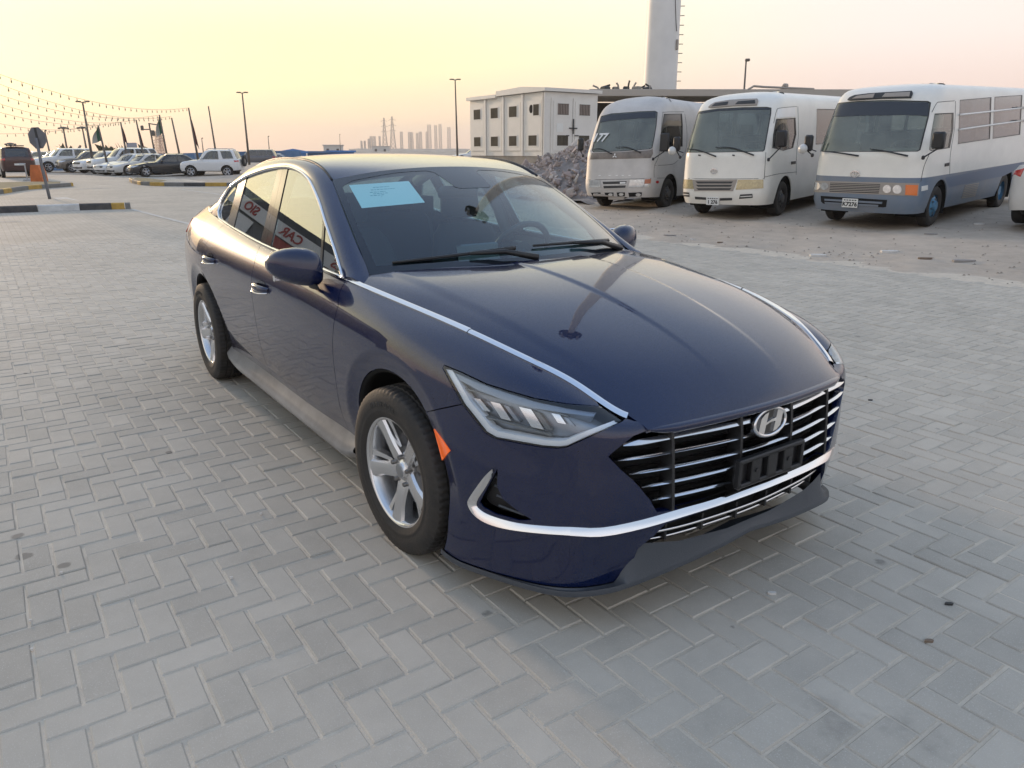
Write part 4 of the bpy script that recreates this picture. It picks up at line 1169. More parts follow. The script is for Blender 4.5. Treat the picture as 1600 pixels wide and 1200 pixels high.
# ================================================================== THE YARD: ground, paving, kerbs
SAND = mat('sand', (.42, .345, .265), rough=.95)
def sand_mat():
    nt = SAND.node_tree; N = nt.nodes; L = nt.links; b = N['Principled BSDF']
    geo = N.new('ShaderNodeNewGeometry')
    def noise(sc, det=6, ro=.6):
        n = N.new('ShaderNodeTexNoise'); n.inputs['Scale'].default_value = sc; n.inputs['Detail'].default_value = det; n.inputs['Roughness'].default_value = ro
        L.new(geo.outputs['Position'], n.inputs['Vector']); return n
    a, c, d = noise(.35), noise(3.2, 8, .7), noise(38, 4)
    r = N.new('ShaderNodeValToRGB'); e = r.color_ramp.elements
    e[0].position = .30; e[0].color = (.37, .315, .255, 1); e[1].position = .72; e[1].color = (.56, .475, .38, 1)
    m = N.new('ShaderNodeMath'); m.operation = 'ADD'; L.new(a.outputs['Fac'], m.inputs[0])
    m2 = N.new('ShaderNodeMath'); m2.operation = 'MULTIPLY_ADD'; L.new(c.outputs['Fac'], m2.inputs[0]); m2.inputs[1].default_value = .7; m2.inputs[2].default_value = -.35
    L.new(m2.outputs[0], m.inputs[1]); L.new(m.outputs[0], r.inputs[0]); L.new(r.outputs[0], b.inputs['Base Color'])
    bp = N.new('ShaderNodeBump'); bp.inputs['Strength'].default_value = .7; bp.inputs['Distance'].default_value = .03
    m3 = N.new('ShaderNodeMath'); m3.operation = 'MULTIPLY_ADD'; L.new(d.outputs['Fac'], m3.inputs[0]); m3.inputs[1].default_value = .35; L.new(c.outputs['Fac'], m3.inputs[2])
    L.new(m3.outputs[0], bp.inputs['Height']); L.new(bp.outputs[0], b.inputs['Normal'])
sand_mat()
def sand_z(x, y):
    """the dirt lot climbs gently behind the paved yard; under the paving it lies below the bricks"""
    t = np.clip(y - 8.6, 0, 12.5)
    return np.where(y > 7.4, np.clip((y - 7.5) / .9, 0, 1) * .045 - .04 + .052 * t - .0006 * t * t, -.04)
def edge_noise(x, y):
    return .012 * np.sin(x * 1.7 + 1.3 * np.sin(y * 1.1)) + .010 * np.sin(x * 4.1 + y * 2.3) + .006 * np.sin(x * 9.7 - y * 5.1) + .004 * np.sin(x * 21 + y * 17)
xs = np.unique(np.concatenate([[-2600, -1800, -1200, -500, -220, -120, -80], np.arange(-60, -24, 1.2), np.arange(-24, 8, .16), [9, 12, 20, 40, 120, 600]]))
ys = np.unique(np.concatenate([[-1500, -800, -300, -120, -60, -30, -10, 4, 6.8], np.arange(7.0, 9.4, .12), np.arange(9.4, 15, .5), np.arange(15, 26, 1.0), [30, 40, 60, 90, 140, 300, 900, 2200]]))
XX, YY = np.meshgrid(xs, ys, indexing='ij')
ZZ = sand_z(XX, YY) + np.where((YY > 6.9) & (YY < 26), edge_noise(XX, YY) * np.where(YY > 9, .8, 1.2), 0)
ZZ = np.where(YY < 6.9, -.04, ZZ)
g = MB(); g.grid(np.stack([XX, YY, ZZ], 2)); ground = g.build('ground', SAND, None, True, 'structure')
def gz(x, y): return float(sand_z(np.array(x, float), np.array(y, float)) + (edge_noise(x, y) * .8 if y > 9 else 0))

UNIT = .1018
def brick_mat(name, far=False):
    m = mat(name, (.3, .3, .29), rough=.85)
    nt = m.node_tree; N = nt.nodes; L = nt.links; b = N['Principled BSDF']
    geo = N.new('ShaderNodeNewGeometry'); oi = N.new('ShaderNodeObjectInfo')
    def noise(sc, det=6, ro=.6):
        n = N.new('ShaderNodeTexNoise'); n.inputs['Scale'].default_value = sc; n.inputs['Detail'].default_value = det; n.inputs['Roughness'].default_value = ro
        L.new(geo.outputs['Position'], n.inputs['Vector']); return n
    def math_(op, a, b_=None, c=None):
        n = N.new('ShaderNodeMath'); n.operation = op
        for k, v in enumerate((a, b_, c)):
            if v is None: continue
            if isinstance(v, (int, float)): n.inputs[k].default_value = v
            else: L.new(v, n.inputs[k])
        return n.outputs[0]
    def mixc(f, a, b_):
        n = N.new('ShaderNodeMix'); n.data_type = 'RGBA'; L.new(f, n.inputs[0])
        for k, v in ((6, a), (7, b_)):
            if isinstance(v, tuple): n.inputs[k].default_value = (*v, 1)
            else: L.new(v, n.inputs[k])
        return n.outputs[2]
    def step(v, lo, hi):
        n = N.new('ShaderNodeMapRange'); n.interpolation_type = 'SMOOTHSTEP'; n.inputs[1].default_value = lo; n.inputs[2].default_value = hi; L.new(v, n.inputs[0]); return n.outputs[0]
    rnd_ = math_('FRACT', math_('ADD', oi.outputs['Random'], geo.outputs['Random Per Island']))
    big = noise(.55, 5, .6); mid = noise(5.5, 8, .7); fine = noise(260, 3)
    v = math_('MULTIPLY_ADD', rnd_, .24 if not far else .0, math_('MULTIPLY_ADD', big.outputs['Fac'], .9, math_('MULTIPLY_ADD', mid.outputs['Fac'], .55, -.1)))
    r = N.new('ShaderNodeValToRGB'); L.new(v, r.inputs[0]); e = r.color_ramp.elements
    e[0].position = .45; e[0].color = (.37, .338, .283, 1); e[1].position = 1.0; e[1].color = (.54, .492, .412, 1)
    col = mixc(step(fine.outputs['Fac'], .55, .75), r.outputs[0], (.60, .58, .53))
    # sand dust collecting in patches, oil and gum spots of their own shape
    dust = noise(1.3, 7, .7); col = mixc(math_('MULTIPLY', step(dust.outputs['Fac'], .5, .72), .45), col, (.58, .52, .43))
    vo = N.new('ShaderNodeTexVoronoi'); vo.inputs['Scale'].default_value = 5.2; L.new(geo.outputs['Position'], vo.inputs['Vector'])
    wob = noise(26, 4); dist = math_('MULTIPLY_ADD', wob.outputs['Fac'], .14, vo.outputs['Distance'])
    sepc = N.new('ShaderNodeSeparateColor'); L.new(vo.outputs['Color'], sepc.inputs[0])
    rad_ = math_('MULTIPLY_ADD', math_('POWER', sepc.outputs[0], 2.5), .17, .075)
    has = step(sepc.outputs[1], .5, .52)
    spot = math_('MULTIPLY', has, math_('SUBTRACT', 1.0, step(math_('DIVIDE', dist, rad_), .8, 1.05)))
    col = mixc(math_('MULTIPLY', spot, .6), col, (.10, .095, .085))
    oil = noise(.9, 6, .75); col = mixc(math_('MULTIPLY', step(oil.outputs['Fac'], .62, .74), .35), col, (.14, .13, .115))
    if far:
        bt = N.new('ShaderNodeTexBrick'); bt.offset = .5; bt.inputs['Scale'].default_value = 1; bt.inputs['Brick Width'].default_value = .2036; bt.inputs['Row Height'].default_value = .1018
        bt.inputs['Mortar Size'].default_value = .006; bt.inputs['Mortar Smooth'].default_value = .2
        bt.inputs['Color1'].default_value = (.92, .92, .92, 1); bt.inputs['Color2'].default_value = (1.08, 1.08, 1.08, 1); bt.inputs['Mortar'].default_value = (.78, .74, .68, 1)
        L.new(geo.outputs['Position'], bt.inputs['Vector'])
        mm = N.new('ShaderNodeMix'); mm.data_type = 'RGBA'; mm.blend_type = 'MULTIPLY'; mm.inputs[0].default_value = .8; L.new(col, mm.inputs[6]); L.new(bt.outputs[0], mm.inputs[7]); col = mm.outputs[2]
    L.new(col, b.inputs['Base Color'])
    bp = N.new('ShaderNodeBump'); bp.inputs['Strength'].default_value = .35; bp.inputs['Distance'].default_value = .004
    hh = math_('MULTIPLY_ADD', fine.outputs['Fac'], .4, mid.outputs['Fac']); L.new(hh, bp.inputs['Height']); L.new(bp.outputs[0], b.inputs['Normal'])
    return m
BRICK = brick_mat('paving_brick_grey'); FARPAV = brick_mat('paving_far', True)
JOINT = mat('joint_sand', (.66, .585, .47), rough=.95, noise=(9, .4, (.50, .44, .36)), bump=(150, .4))
# which bricks of the herringbone lie in sight (with room to the sides) and near enough to build
BR = 15.5
ii = np.arange(-160, 40); jj = np.arange(-120, 120)
I, J = np.meshgrid(ii, jj, indexing='ij')
OX, OY = .075 - .0, -1.93
K = (I - J) % 4
cand = []
for kk, (wx, wy) in ((0, (1, 2)), (1, (2, 1))):
    s = K == kk
    cand.append(np.stack([OX + (I[s] + wx / 2) * UNIT, OY + (J[s] + wy / 2) * UNIT, np.full(s.sum(), kk)], 1))
BK = np.vstack(cand)
d = BK[:, :2] - CAMP[:2]; rr = np.hypot(d[:, 0], d[:, 1])
az = (np.arctan2(d[:, 1], d[:, 0]) - YAW + PI) % (2 * PI) - PI
sel = (rr < BR) & (np.abs(az) < rad(50)) & (rr > .9) & (BK[:, 1] < 7.75)
BK, rr = BK[sel], rr[sel]
pj = project(np.column_stack([BK[:, :2], np.zeros(len(BK))]))
infr = (pj[:, 0] > -80) & (pj[:, 0] < 1680) & (pj[:, 1] > 250) & (pj[:, 1] < 1290)
hidden = (BK[:, 0] > -3.7) & (BK[:, 0] < .75) & (np.abs(BK[:, 1]) < .7)
depth = (np.column_stack([BK[:, :2], np.zeros(len(BK))]) - CAMP) @ CF
area = np.where((pj[:, 0] > 0) & (pj[:, 0] < 1600) & (pj[:, 1] < 1195) & ~hidden, 1 / depth ** 3, 0)
order = np.argsort(-area)
top300 = order[:300]; restb = order[300:]
def brick_geo(c, kk, jit=True):
    lx, ly = (UNIT - .0085, 2 * UNIT - .0085) if kk == 0 else (2 * UNIT - .0085, UNIT - .0085)
    hx, hy = lx / 2, ly / 2; cb = .0042; z0 = -.05
    V = np.array([(sx * (hx - cb), sy * (hy - cb), 0) for sx, sy in ((-1, -1), (1, -1), (1, 1), (-1, 1))] + [(sx * hx, sy * hy, -cb) for sx, sy in ((-1, -1), (1, -1), (1, 1), (-1, 1))] + [(sx * hx, sy * hy, z0) for sx, sy in ((-1, -1), (1, -1), (1, 1), (-1, 1))])
    if jit:
        a = RNG.normal(0, .006); tx, ty = RNG.normal(0, .004, 2)
        x, y = V[:, 0].copy(), V[:, 1].copy()
        V[:, 0] = x - a * y; V[:, 1] = y + a * x; V[:, 2] += tx * x + ty * y + RNG.normal(0, .0011)
        V += np.array([c[0] + RNG.normal(0, .0008), c[1] + RNG.normal(0, .0008), 0])
    return V
BF = [(0, 1, 2, 3)] + [(4 + i, 4 + (i + 1) % 4, (i + 1) % 4, i) for i in range(4)] + [(8 + i, 8 + (i + 1) % 4, 4 + (i + 1) % 4, 4 + i) for i in range(4)]
# bedding sheet under the bricks and the far paving beyond them
g = MB()
th = np.linspace(YAW - rad(52), YAW + rad(52), 40)
fan = [(CAMP[0], CAMP[1])] + [(CAMP[0] + (BR + .05) * math.cos(t), CAMP[1] + (BR + .05) * math.sin(t)) for t in th]
g.add([(-60, -60, -.0042), (45, -60, -.0042), (45, 8.3, -.0042), (-60, 8.3, -.0042)], [(0, 1, 2, 3)])
pav = g.build('paving', JOINT, None, kind='structure')
g = MB()   # far sheet: everything outside the built fan
arc = [(CAMP[0] + (BR - .25) * math.cos(t), CAMP[1] + (BR - .25) * math.sin(t)) for t in th]
arc = [a for a in arc if a[1] < 7.7]
far_out = [(-60, arc[-1][1] if False else 7.75)]
poly = [(45, -60), (45, 7.75)]
V = []; F = []
outer = []
n = len(arc)
for k, a in enumerate(arc):
    t = k / (n - 1)
    dx, dy = a[0] - CAMP[0], a[1] - CAMP[1]
    # extend to the yard's rim x=-60, y in (-60, 7.75)
    s_ = min([q for q in ((-60 - CAMP[0]) / dx if dx < 0 else 1e9, (7.75 - CAMP[1]) / dy if dy > 0 else 1e9, (-60 - CAMP[1]) / dy if dy < 0 else 1e9)])
    outer.append((CAMP[0] + dx * s_, CAMP[1] + dy * s_))
V = [(x, y, -.003) for x, y in arc] + [(x, y, -.003) for x, y in outer]
F = []
for k in range(n - 1):
    F.append((k, k + 1, n + k + 1, n + k))
    a, b_ = outer[k], outer[k + 1]
    if abs(a[0] - b_[0]) > .01 and abs(a[1] - b_[1]) > .01:
        cx, cy = min(a[0], b_[0]), (7.75 if max(a[1], b_[1]) > 7.7 else -60)
        V.append((cx, cy, -.003)); F.append((n + k, n + k + 1, len(V) - 1))
me_far = mesh('far_paving', V, F, FARPAV, pav); me_far['kind'] = 'stuff'
b_mesh = {}
for kk in (0, 1):
    V = brick_geo((0, 0), kk, False); me = bpy.data.meshes.new('brick'); me.from_pydata(V.tolist(), [], BF); me.materials.append(BRICK); me.update(); b_mesh[kk] = me
for i in top300:
    o = link('brick', b_mesh[int(BK[i, 2])], pav)
    o.location = (BK[i, 0] + RNG.normal(0, .0008), BK[i, 1] + RNG.normal(0, .0008), RNG.normal(0, .0011))
    o.rotation_euler = (RNG.normal(0, .004), RNG.normal(0, .004), RNG.normal(0, .006))
VV, FF = [], []
for i in restb:
    o = len(VV) * 12; VV.append(brick_geo(BK[i], int(BK[i, 2]))); FF += [tuple(q + o for q in f) for f in BF]
mesh('brick_field', np.vstack(VV), FF, BRICK, pav, kind='stuff')
# painted lines on the paving
LINE = mat('worn_white_paint', (.62, .61, .57), rough=.8, noise=(6, .5, (.40, .39, .36)))
def line_px(pts, w, name='painted_line'):
    P = np.array([on_ground(*p) for p in pts]); T = np.gradient(P, axis=0); T /= np.linalg.norm(T, axis=1)[:, None]
    nn = np.stack([-T[:, 1], T[:, 0], 0 * T[:, 0]], 1) * w / 2
    g = MB(); g.grid(np.array([P + nn, P - nn]) + [0, 0, .003]); return g.build(name, LINE, pav)
line_px([(206, 327), (240, 336), (300, 351)], .12); line_px([(283, 296), (330, 302), (372, 308)], .14)
line_px([(120, 295.5), (170, 293.5)], .25); line_px([(92, 308.5), (118, 315.5)], .45); line_px([(0, 346.5), (33, 346)], .12)
# kerbs
KW = mat('kerb_white', (.66, .66, .64), rough=.7, noise=(5, .3)); KB = mat('kerb_black', (.035, .037, .042), rough=.7, noise=(6, .5, (.09, .085, .08)))
KY = mat('kerb_yellow', (.55, .34, .07), rough=.7, noise=(5, .4)); KG = mat('kerb_grey', (.22, .215, .2), rough=.85, noise=(5, .3))
def kerb(name, pts, cols, blk, label, grp='striped kerbs round the parking yard', h=.17, w=.18):
    P = resample(np.array(pts), .02); s = np.concatenate([[0], np.cumsum(np.linalg.norm(np.diff(P, axis=0), axis=1))])
    k_ = empty(name, (0, 0, 0), 0, label, 'kerb', grp)
    a = 0; i = 0
    while a < s[-1] - .05:
        L_ = blk if not isinstance(blk, (list, tuple)) else blk[i % len(blk)]
        t = np.linspace(a + .008, min(a + L_, s[-1]) - .008, 5)
        Q = np.stack([np.interp(t, s, P[:, 0]), np.interp(t, s, P[:, 1]), 0 * t], 1)
        T = np.gradient(Q, axis=0); T /= np.linalg.norm(T, axis=1)[:, None]; nn = np.stack([-T[:, 1], T[:, 0], 0 * T[:, 0]], 1)
        sec = [Q - nn * w / 2 + [0, 0, -.02], Q - nn * w / 2 + [0, 0, h - .03], Q - nn * (w / 2 - .03) + [0, 0, h], Q + nn * (w / 2 - .03) + [0, 0, h], Q + nn * w / 2 + [0, 0, h - .03], Q + nn * w / 2 + [0, 0, -.02]]
        g = MB(); G = np.array(sec); g.grid(G); m_ = len(t)
        g.add(G[:, 0], [list(range(6))]); g.add(G[:, -1], [list(range(6))[::-1]])
        g.build('kerb_block', cols[i % len(cols)], k_, 30); a += L_; i += 1
    return k_
kerb('striped_kerb', [(-21.35, -11.6), (-21.3, 1.05), (-21.35, 1.42)], [KW, KB], [.98], 'black and white striped kerb with the leaning sign post behind it') if False else None
kk_pts = [(-21.15, 1.42), (-21.2, 1.1), (-21.35, .4), (-21.4, -12)]
kerb('striped_kerb', kk_pts, [KG, KY, KB] + [KW, KB] * 6, [.15, .33, .78] + [.98] * 12, 'black and white striped kerb in front of the leaning octagonal sign')
g = MB(); g.add([(-21.5, -12, .12), (-21.5, .9, .12), (-25.0, .2, .12), (-28, -12, .12)], [(0, 1, 2, 3)]); g.add([(-21.5, -12, .12), (-21.5, .9, .12), (-21.5, .9, -.02), (-21.5, -12, -.02)], [(0, 1, 2, 3)]); g.add([(-21.5, .9, .12), (-25, .2, .12), (-25, .2, -.02), (-21.5, .9, -.02)], [(0, 1, 2, 3)])
g.build('raised_walkway', FARPAV, None, kind='structure')
kp = [on_ground(*p) for p in ((205, 283), (209, 286), (222, 289), (245, 290.5), (300, 291), (380, 291), (450, 291))]
kerb('curved_kerb', [p[:2] for p in kp], [KY, KG, KY, KG, KB], 1.0, 'yellow and black kerb curving in front of the white three-door jeep')
lp = [on_ground(*p) for p in ((-30, 305), (0, 303), (24, 299), (45, 296), (72, 294), (95, 292.5), (112, 291))]
kerb('island_kerb', [p[:2] for p in lp], [KG, KY, KG], 1.1, 'grey and yellow kerb of the small island beside the orange barrier')
GRASS = mat('dry_turf', (.09, .10, .05), rough=.95, noise=(3, .5, (.20, .17, .10)))
def island(name, pts, z=.13):
    V = [(*on_ground(*p)[:2], z) for p in pts]; o = mesh(name, V, [list(range(len(V)))[::-1]], GRASS); o['kind'] = 'structure'; return o
island('planted_island', [(-28, 303.5), (0, 301.5), (45, 294.5), (95, 291), (95, 288), (50, 288), (0, 289), (-28, 290)])
island('planted_verge', [(208, 283.5), (225, 287.5), (250, 289), (262, 286), (235, 282.5), (215, 281)])
# ================================================================== MINIBUSES
BW = mat('bus_white', (.85, .84, .81), rough=.35, coat=.3, noise=(1.6, .12)); BCREAM = mat('bus_cream', (.85, .825, .75), rough=.4, coat=.25, noise=(1.6, .12))
BSILV = mat('bus_dusty_silver', (.62, .59, .555), rough=.5, metal=.1, noise=(1.8, .22)); BBLUE = mat('bus_slate_blue', (.13, .185, .255), rough=.45, coat=.2, noise=(1.8, .25, (.20, .22, .25)))
DUSTGL = glass_mat('dusty_bus_glass', (.42, .52, .47), ior=1.5, haze=.32, hazecol=(.33, .37, .32))
BUSGL = glass_mat('bus_side_glass', (.20, .23, .24), ior=1.4, haze=.10, hazecol=(.16, .17, .18))
GREYGL = glass_mat('film_side_glass', (.20, .21, .23), ior=1.38, haze=.6, hazecol=(.17, .175, .19))
LAMPGL = mat('lamp_glass', (.75, .75, .72), rough=.12, metal=.35, coat=1, noise=(16, .35)); LAMPYEL = mat('yellowed_lamp_glass', (.62, .52, .30), rough=.2, metal=.2, coat=.6, noise=(22, .4))
GRSTONE = mat('grille_taupe', (.34, .30, .26), rough=.5); DKGREY = mat('dark_grey', (.05, .05, .05), rough=.6, noise=(6, .4))
SEATB = mat('bus_seat', (.10, .11, .12), rough=.9); FLOORB = mat('bus_inner', (.20, .21, .20), rough=.9)
BLUEHUB = mat('blue_hub', (.10, .26, .42), rough=.5, noise=(9, .5)); ORANGE = mat('indicator_orange', (.75, .17, .02), rough=.3, coat=.6)
PLATE = mat('plate_white', (.72, .72, .68), rough=.5); INK = mat('plate_ink', (.03, .03, .03), rough=.6)
BZ0 = [.30, .5, .72, .93, 1.2, 1.39, 1.8, 2.2, 2.36, 2.47, 2.56, 2.60]
BX = [1.02, 1.075, 1.065, 1.045, 1.03, 1.0, .83, .645, .545, .38, .03, -.5]
BH = [.96, 1.0, 1.01, 1.01, 1.005, .995, .972, .94, .905, .82, .52, .0]
def bus_surf(lift=(0, 0, 0)):
    half = []; BZ = BZ0[:9] + [BZ0[9] + lift[0], BZ0[10] + lift[1], BZ0[11] + lift[2]]
    for fr, dx in ((0, 0), (.45, -.018), (.80, -.085), (.965, -.25)):
        half.append([(x + dx, h * fr, z) for x, h, z in zip(BX, BH, BZ)])
    for xs_ in (.62, -.5, -1.8, -3.2, -4.6, -5.5):
        half.append([(min(xs_, x - .55) if xs_ > 0 else min(xs_, x - .6), h, z) for x, h, z in zip(BX, BH, BZ)])
    half.append([(-5.85, h * .97, z) for h, z in zip(BH, BZ)]); half.append([(-5.92, h * .7, z) for h, z in zip(BH, BZ)]); half.append([(-5.92, 0, z) for h, z in zip(BH, BZ)])
    left = half; right = [[(x, -y, z) for x, y, z in c] for c in half[1:]][::-1]
    return Surf(right + left, mirror=(False, False), iters=5)
def make_bus(pos, head, pitch, roll, label, spec):
    BUS = bus_surf(spec.get('lift', (0, 0, 0)))
    h = rad(head); pt = rad(pitch); rl = rad(roll)
    ax = np.array([math.cos(h) * math.cos(pt), math.sin(h) * math.cos(pt), -math.sin(pt)]); ay = np.array([-math.sin(h), math.cos(h), 0]) * math.cos(rl) + np.array([0, 0, 1.0]) * math.sin(rl)
    az = np.cross(ax, ay); ay = np.cross(az, ax)
    root = empty('minibus', (0, 0, 0), 0, label, 'minibus', 'old minibuses parked in a row on the dirt lot')
    Mx = Matrix.Identity(4)
    for i in range(3): Mx[i][0], Mx[i][1], Mx[i][2], Mx[i][3] = ax[i], ay[i], az[i], pos[i]
    root.matrix_world = Mx
    Rw = np.stack([ax, ay, az], 1); o = np.array(pos)
    def fpx(P): return project(o + P @ Rw.T)
    def msk(P, Nn, uv): return ((CAMP - (o + P @ Rw.T)) * (Nn @ Rw.T)).sum(1) > 0
    ox, oy, sc = spec['crop']
    def bp(pts, step=3):
        T = np.array([(x / sc + ox, y / sc + oy) for x, y in pts])
        return BUS.inv(fpx, resample(T, step, closed=True), mask=msk)
    def xz(pts, side=1, step=.2):
        return BUS.inv(f_xz, resample(pts, step, closed=True), mask=lambda P, N_, uv: (P[:, 1] * side > .55))
    def pan(name, uv, m, off=.004, rim=.012, inset=0.0, holes=(), d=(.5, .6), parent=root, kind=None):
        return panel(name, panel_data(BUS, uv, holes=holes, d=d, off=off, rim=rim, inset=inset), m, parent, 'L', kind)
    # lower body with wheel openings
    umax = BUS.nu - 1
    def arch(ax_, side):
        t = np.radians(np.linspace(200, -20, 20)) if side > 0 else np.radians(np.linspace(-20, 200, 20))
        pts = np.stack([ax_ + .455 * np.cos(t), .40 + .455 * np.sin(t)], 1)
        uv = BUS.inv(f_xz, pts, mask=lambda P, N_, uv: (P[:, 1] * side > .55))
        uv = uv[uv[:, 1] > .01]; e0, e1 = uv[0].copy(), uv[-1].copy(); e0[1] = e1[1] = 0
        return np.vstack([e0, uv, e1])
    segs = [arch(-3.935, -1), arch(0, -1), arch(0, 1)[::-1] if False else arch(0, 1), arch(-3.935, 1)]
    segs = [s if s[0, 0] < s[-1, 0] else s[::-1] for s in segs]
    bottom = [uvl((0, 0), segs[0][0], 4)]
    for a, b in zip(segs[:-1], segs[1:]): bottom += [a, uvl(a[-1], b[0], 14)]
    bottom += [segs[-1], uvl(segs[-1][-1], (umax, 0), 4)]
    VSPLIT = 3.0
    pan('lower_body', np.vstack(bottom + [uvl((umax, 0), (umax, VSPLIT), 5), uvl((umax, VSPLIT), (0, VSPLIT), 60), uvl((0, VSPLIT), (0, 0), 5)]), spec['low'], off=0, rim=.05)
    uW = bp(spec['wind']); uD = bp(spec['door'])
    holes = [uW, uD]; wins = []
    for q in spec['sidepx']: wins.append(bp(q))
    for q in spec['sidexz']: wins.append(xz(q, 1))
    rw_ = [xz(q, -1) for q in ([(-.75, 1.45), (-1.55, 1.45), (-1.5, 2.2), (-.72, 2.2)], [(-1.75, 1.45), (-3.1, 1.45), (-3.1, 2.2), (-1.75, 2.2)], [(-3.25, 1.45), (-4.5, 1.45), (-4.5, 2.2), (-3.25, 2.2)], [(-4.65, 1.45), (-5.4, 1.45), (-5.4, 2.2), (-4.65, 2.2)])]
    holes += wins + rw_
    pan('upper_body', np.vstack([uvl((0, VSPLIT), (umax, VSPLIT), 60), uvl((umax, VSPLIT), (umax, 11), 9), uvl((umax, 11), (0, 11), 60), uvl((0, 11), (0, VSPLIT), 9)]), spec['up'], off=0, rim=.02, holes=holes, d=(.35, .4))
    pan('windscreen', uW, DUSTGL, off=-.006, rim=0)
    def ring(uv, w):
        P = BUS.P(uv); c = uv.mean(0); return uv + (c - uv) * w
    def gasket(uv, w, m=BLKPL):
        n = len(uv); V = np.vstack([BUS.P(uv) + BUS.N(uv) * .006, BUS.P(ring(uv, w)) + BUS.N(ring(uv, w)) * .002])
        F = [(i, (i + 1) % n, n + (i + 1) % n, n + i) for i in range(n)]
        mesh('window_seal', V, F, m, root)
    gasket(uW, .03); gasket(uD, .05)
    vis = msk
    # dark sun strip along the top of the screen
    T = np.array([(x / sc + ox, y / sc + oy) for x, y in spec['strip']]); pan('sun_strip', BUS.inv(fpx, resample(T, 3, closed=True), mask=msk), mat('sun_strip_film', (.035, .04, .05), rough=.15), off=-.001, rim=0)
    pan('door_window', uD, spec.get('doorgl', BUSGL), off=-.006, rim=0)
    for u in wins: pan('side_window', u, spec['sidegl'], off=-.006, rim=0); gasket(u, .035)
    for u in rw_: pan('side_window', u, BUSGL, off=-.006, rim=0)
    for nm, m_, off_, rim_, q in spec['px']:
        pan(nm, bp(q, 2), m_, off_, rim_, d=(.3, .3))
    # door outline and seams as fine dark strips lying in the skin
    def seam(pts, w=.010, m=DKGREY, pxl=True):
        T = np.array([(x / sc + ox, y / sc + oy) for x, y in pts]); uv = BUS.inv(fpx, crom(T, 5), mask=msk); P = BUS.P(uv) + BUS.N(uv) * .0
        g = MB(); g.tube(P, w / 2, 5); g.build('body_seam', m, root, True)
    for q in spec['seams']: seam(q)
    # wheels
    for (x, s) in ((0, 1), (0, -1), (-3.935, 1), (-3.935, -1)):
        w = empty('wheel', (x, s * .86, .375), 0 if s < 0 else PI); w.parent = root
        g = MB(); g.lathe([(.2, -.09), (.235, -.1), (.30, -.112), (.345, -.10), (.37, -.075), (.376, -.04), (.376, .04), (.37, .075), (.2, .1)], 48, 'Y', mod=lambda i, j: -.006 if i in (4, 5, 6) and j % 2 else 0); g.build('tyre', RUBBER, w, 40)
        g = MB()
        if x == 0: g.lathe([(.235, -.098), (.225, -.075), (.19, -.06), (.15, -.085), (.10, -.10), (.085, -.135), (.05, -.14), (0, -.14)], 32, 'Y')
        else: g.lathe([(.235, -.098), (.225, -.03), (.19, .0), (.13, .005), (.10, -.02), (.09, -.06), (0, -.06)], 32, 'Y')
        rim = g.build('rim', spec['rim'], w, 35)
        g = MB()
        for k in range(6):
            a = 2 * PI * k / 6 + .3
            c = (math.cos(a) * .125, -.10 if x == 0 else -.0, math.sin(a) * .125); g.lathe([(0, -.012), (.014, -.012), (.016, .01)], 8, 'Y', c)
        g.build('wheel_nuts', STEEL, rim, kind='stuff')
        if x == 0:
            for k in range(6):
                a = 2 * PI * (k + .5) / 6 + .3
                g = MB(); g.lathe([(0, -.0755), (.026, -.0755)], 10, 'Y', (math.cos(a) * .18, 0, math.sin(a) * .18)); g.build('vent_hole', VOID, rim)
        g = MB(); t = np.radians(np.linspace(-25, 205, 24)); rows = []
        for r_, y in ((.452, .99 - .86), (.452, .80 - .86), (.452, .45 - .86), (0, .45 - .86)):
            rows.append(np.stack([x + r_ * np.cos(t), np.full(24, s * (.86 + y)), .40 + r_ * np.sin(t)], 1))
        g.grid(np.array(rows), flip=(s > 0)); g.build('wheel_well', VOID, root, True)
    # cabin
    g = MB(); g.box((-2.5, 0, .78), (6.4, 1.9, .1)); g.box((-2.4, 0, .45), (6.2, 1.2, .3)); g.build('chassis', VOID, root)
    g = MB(); g.box((.62, 0, 1.18), (.5, 1.75, .34), .12); g.box((.55, .45, 1.36), (.35, .55, .12), .05); g.build('dashboard', mat('bus_dash', (.22, .23, .20), rough=.9), root)
    g = MB(); t = np.linspace(0, 2 * PI, 25)[:-1]; wc = np.array([.32, .45, 1.45]); wx = np.array([0, 1., 0]); wy = np.array([.85, 0, .52])
    g.tube([wc + .22 * (math.cos(a) * wx + math.sin(a) * wy) for a in t], .016, 6, closed=True); g.bar(wc - wx * .21, wc + wx * .21, .015); g.bar(wc, wc + [.12, 0, -.3], .03); g.build('steering_wheel', BLKPL, root)
    for x, ys in ((-.25, (.45, -.45)), (-1.6, (.6, -.55)), (-2.5, (.6, -.55)), (-3.4, (.6, -.55)), (-4.3, (.6, -.55))):
        for y in ys:
            g = MB(); g.box((x, y, 1.05), (.45, .6, .14), .04); g.box((x - .22, y, 1.38), (.12, .58, .62), .05); g.build('seat', SEATB, root)
    # wipers, mirrors
    for q in spec['wipers']:
        T = np.array([(x / sc + ox, y / sc + oy) for x, y in q]); uv = BUS.inv(fpx, crom(T, 4), mask=msk); P = BUS.P(uv) + BUS.N(uv) * .03
        g = MB(); g.tube(P, np.linspace(.008, .016, len(P)), 6); g.build('wiper', BLKPL, root)
    for (c, dx, dy, dz, arm) in spec['mirrors']:
        g = MB(); g.box(c, (dx, dy, dz), .03); g.tube([c, np.array(c) + [.0, 0, -dz * .5], arm], .014, 6); g.box(arm, (.06, .05, .07), .015); g.build('mirror', BLKPL, root, 40)
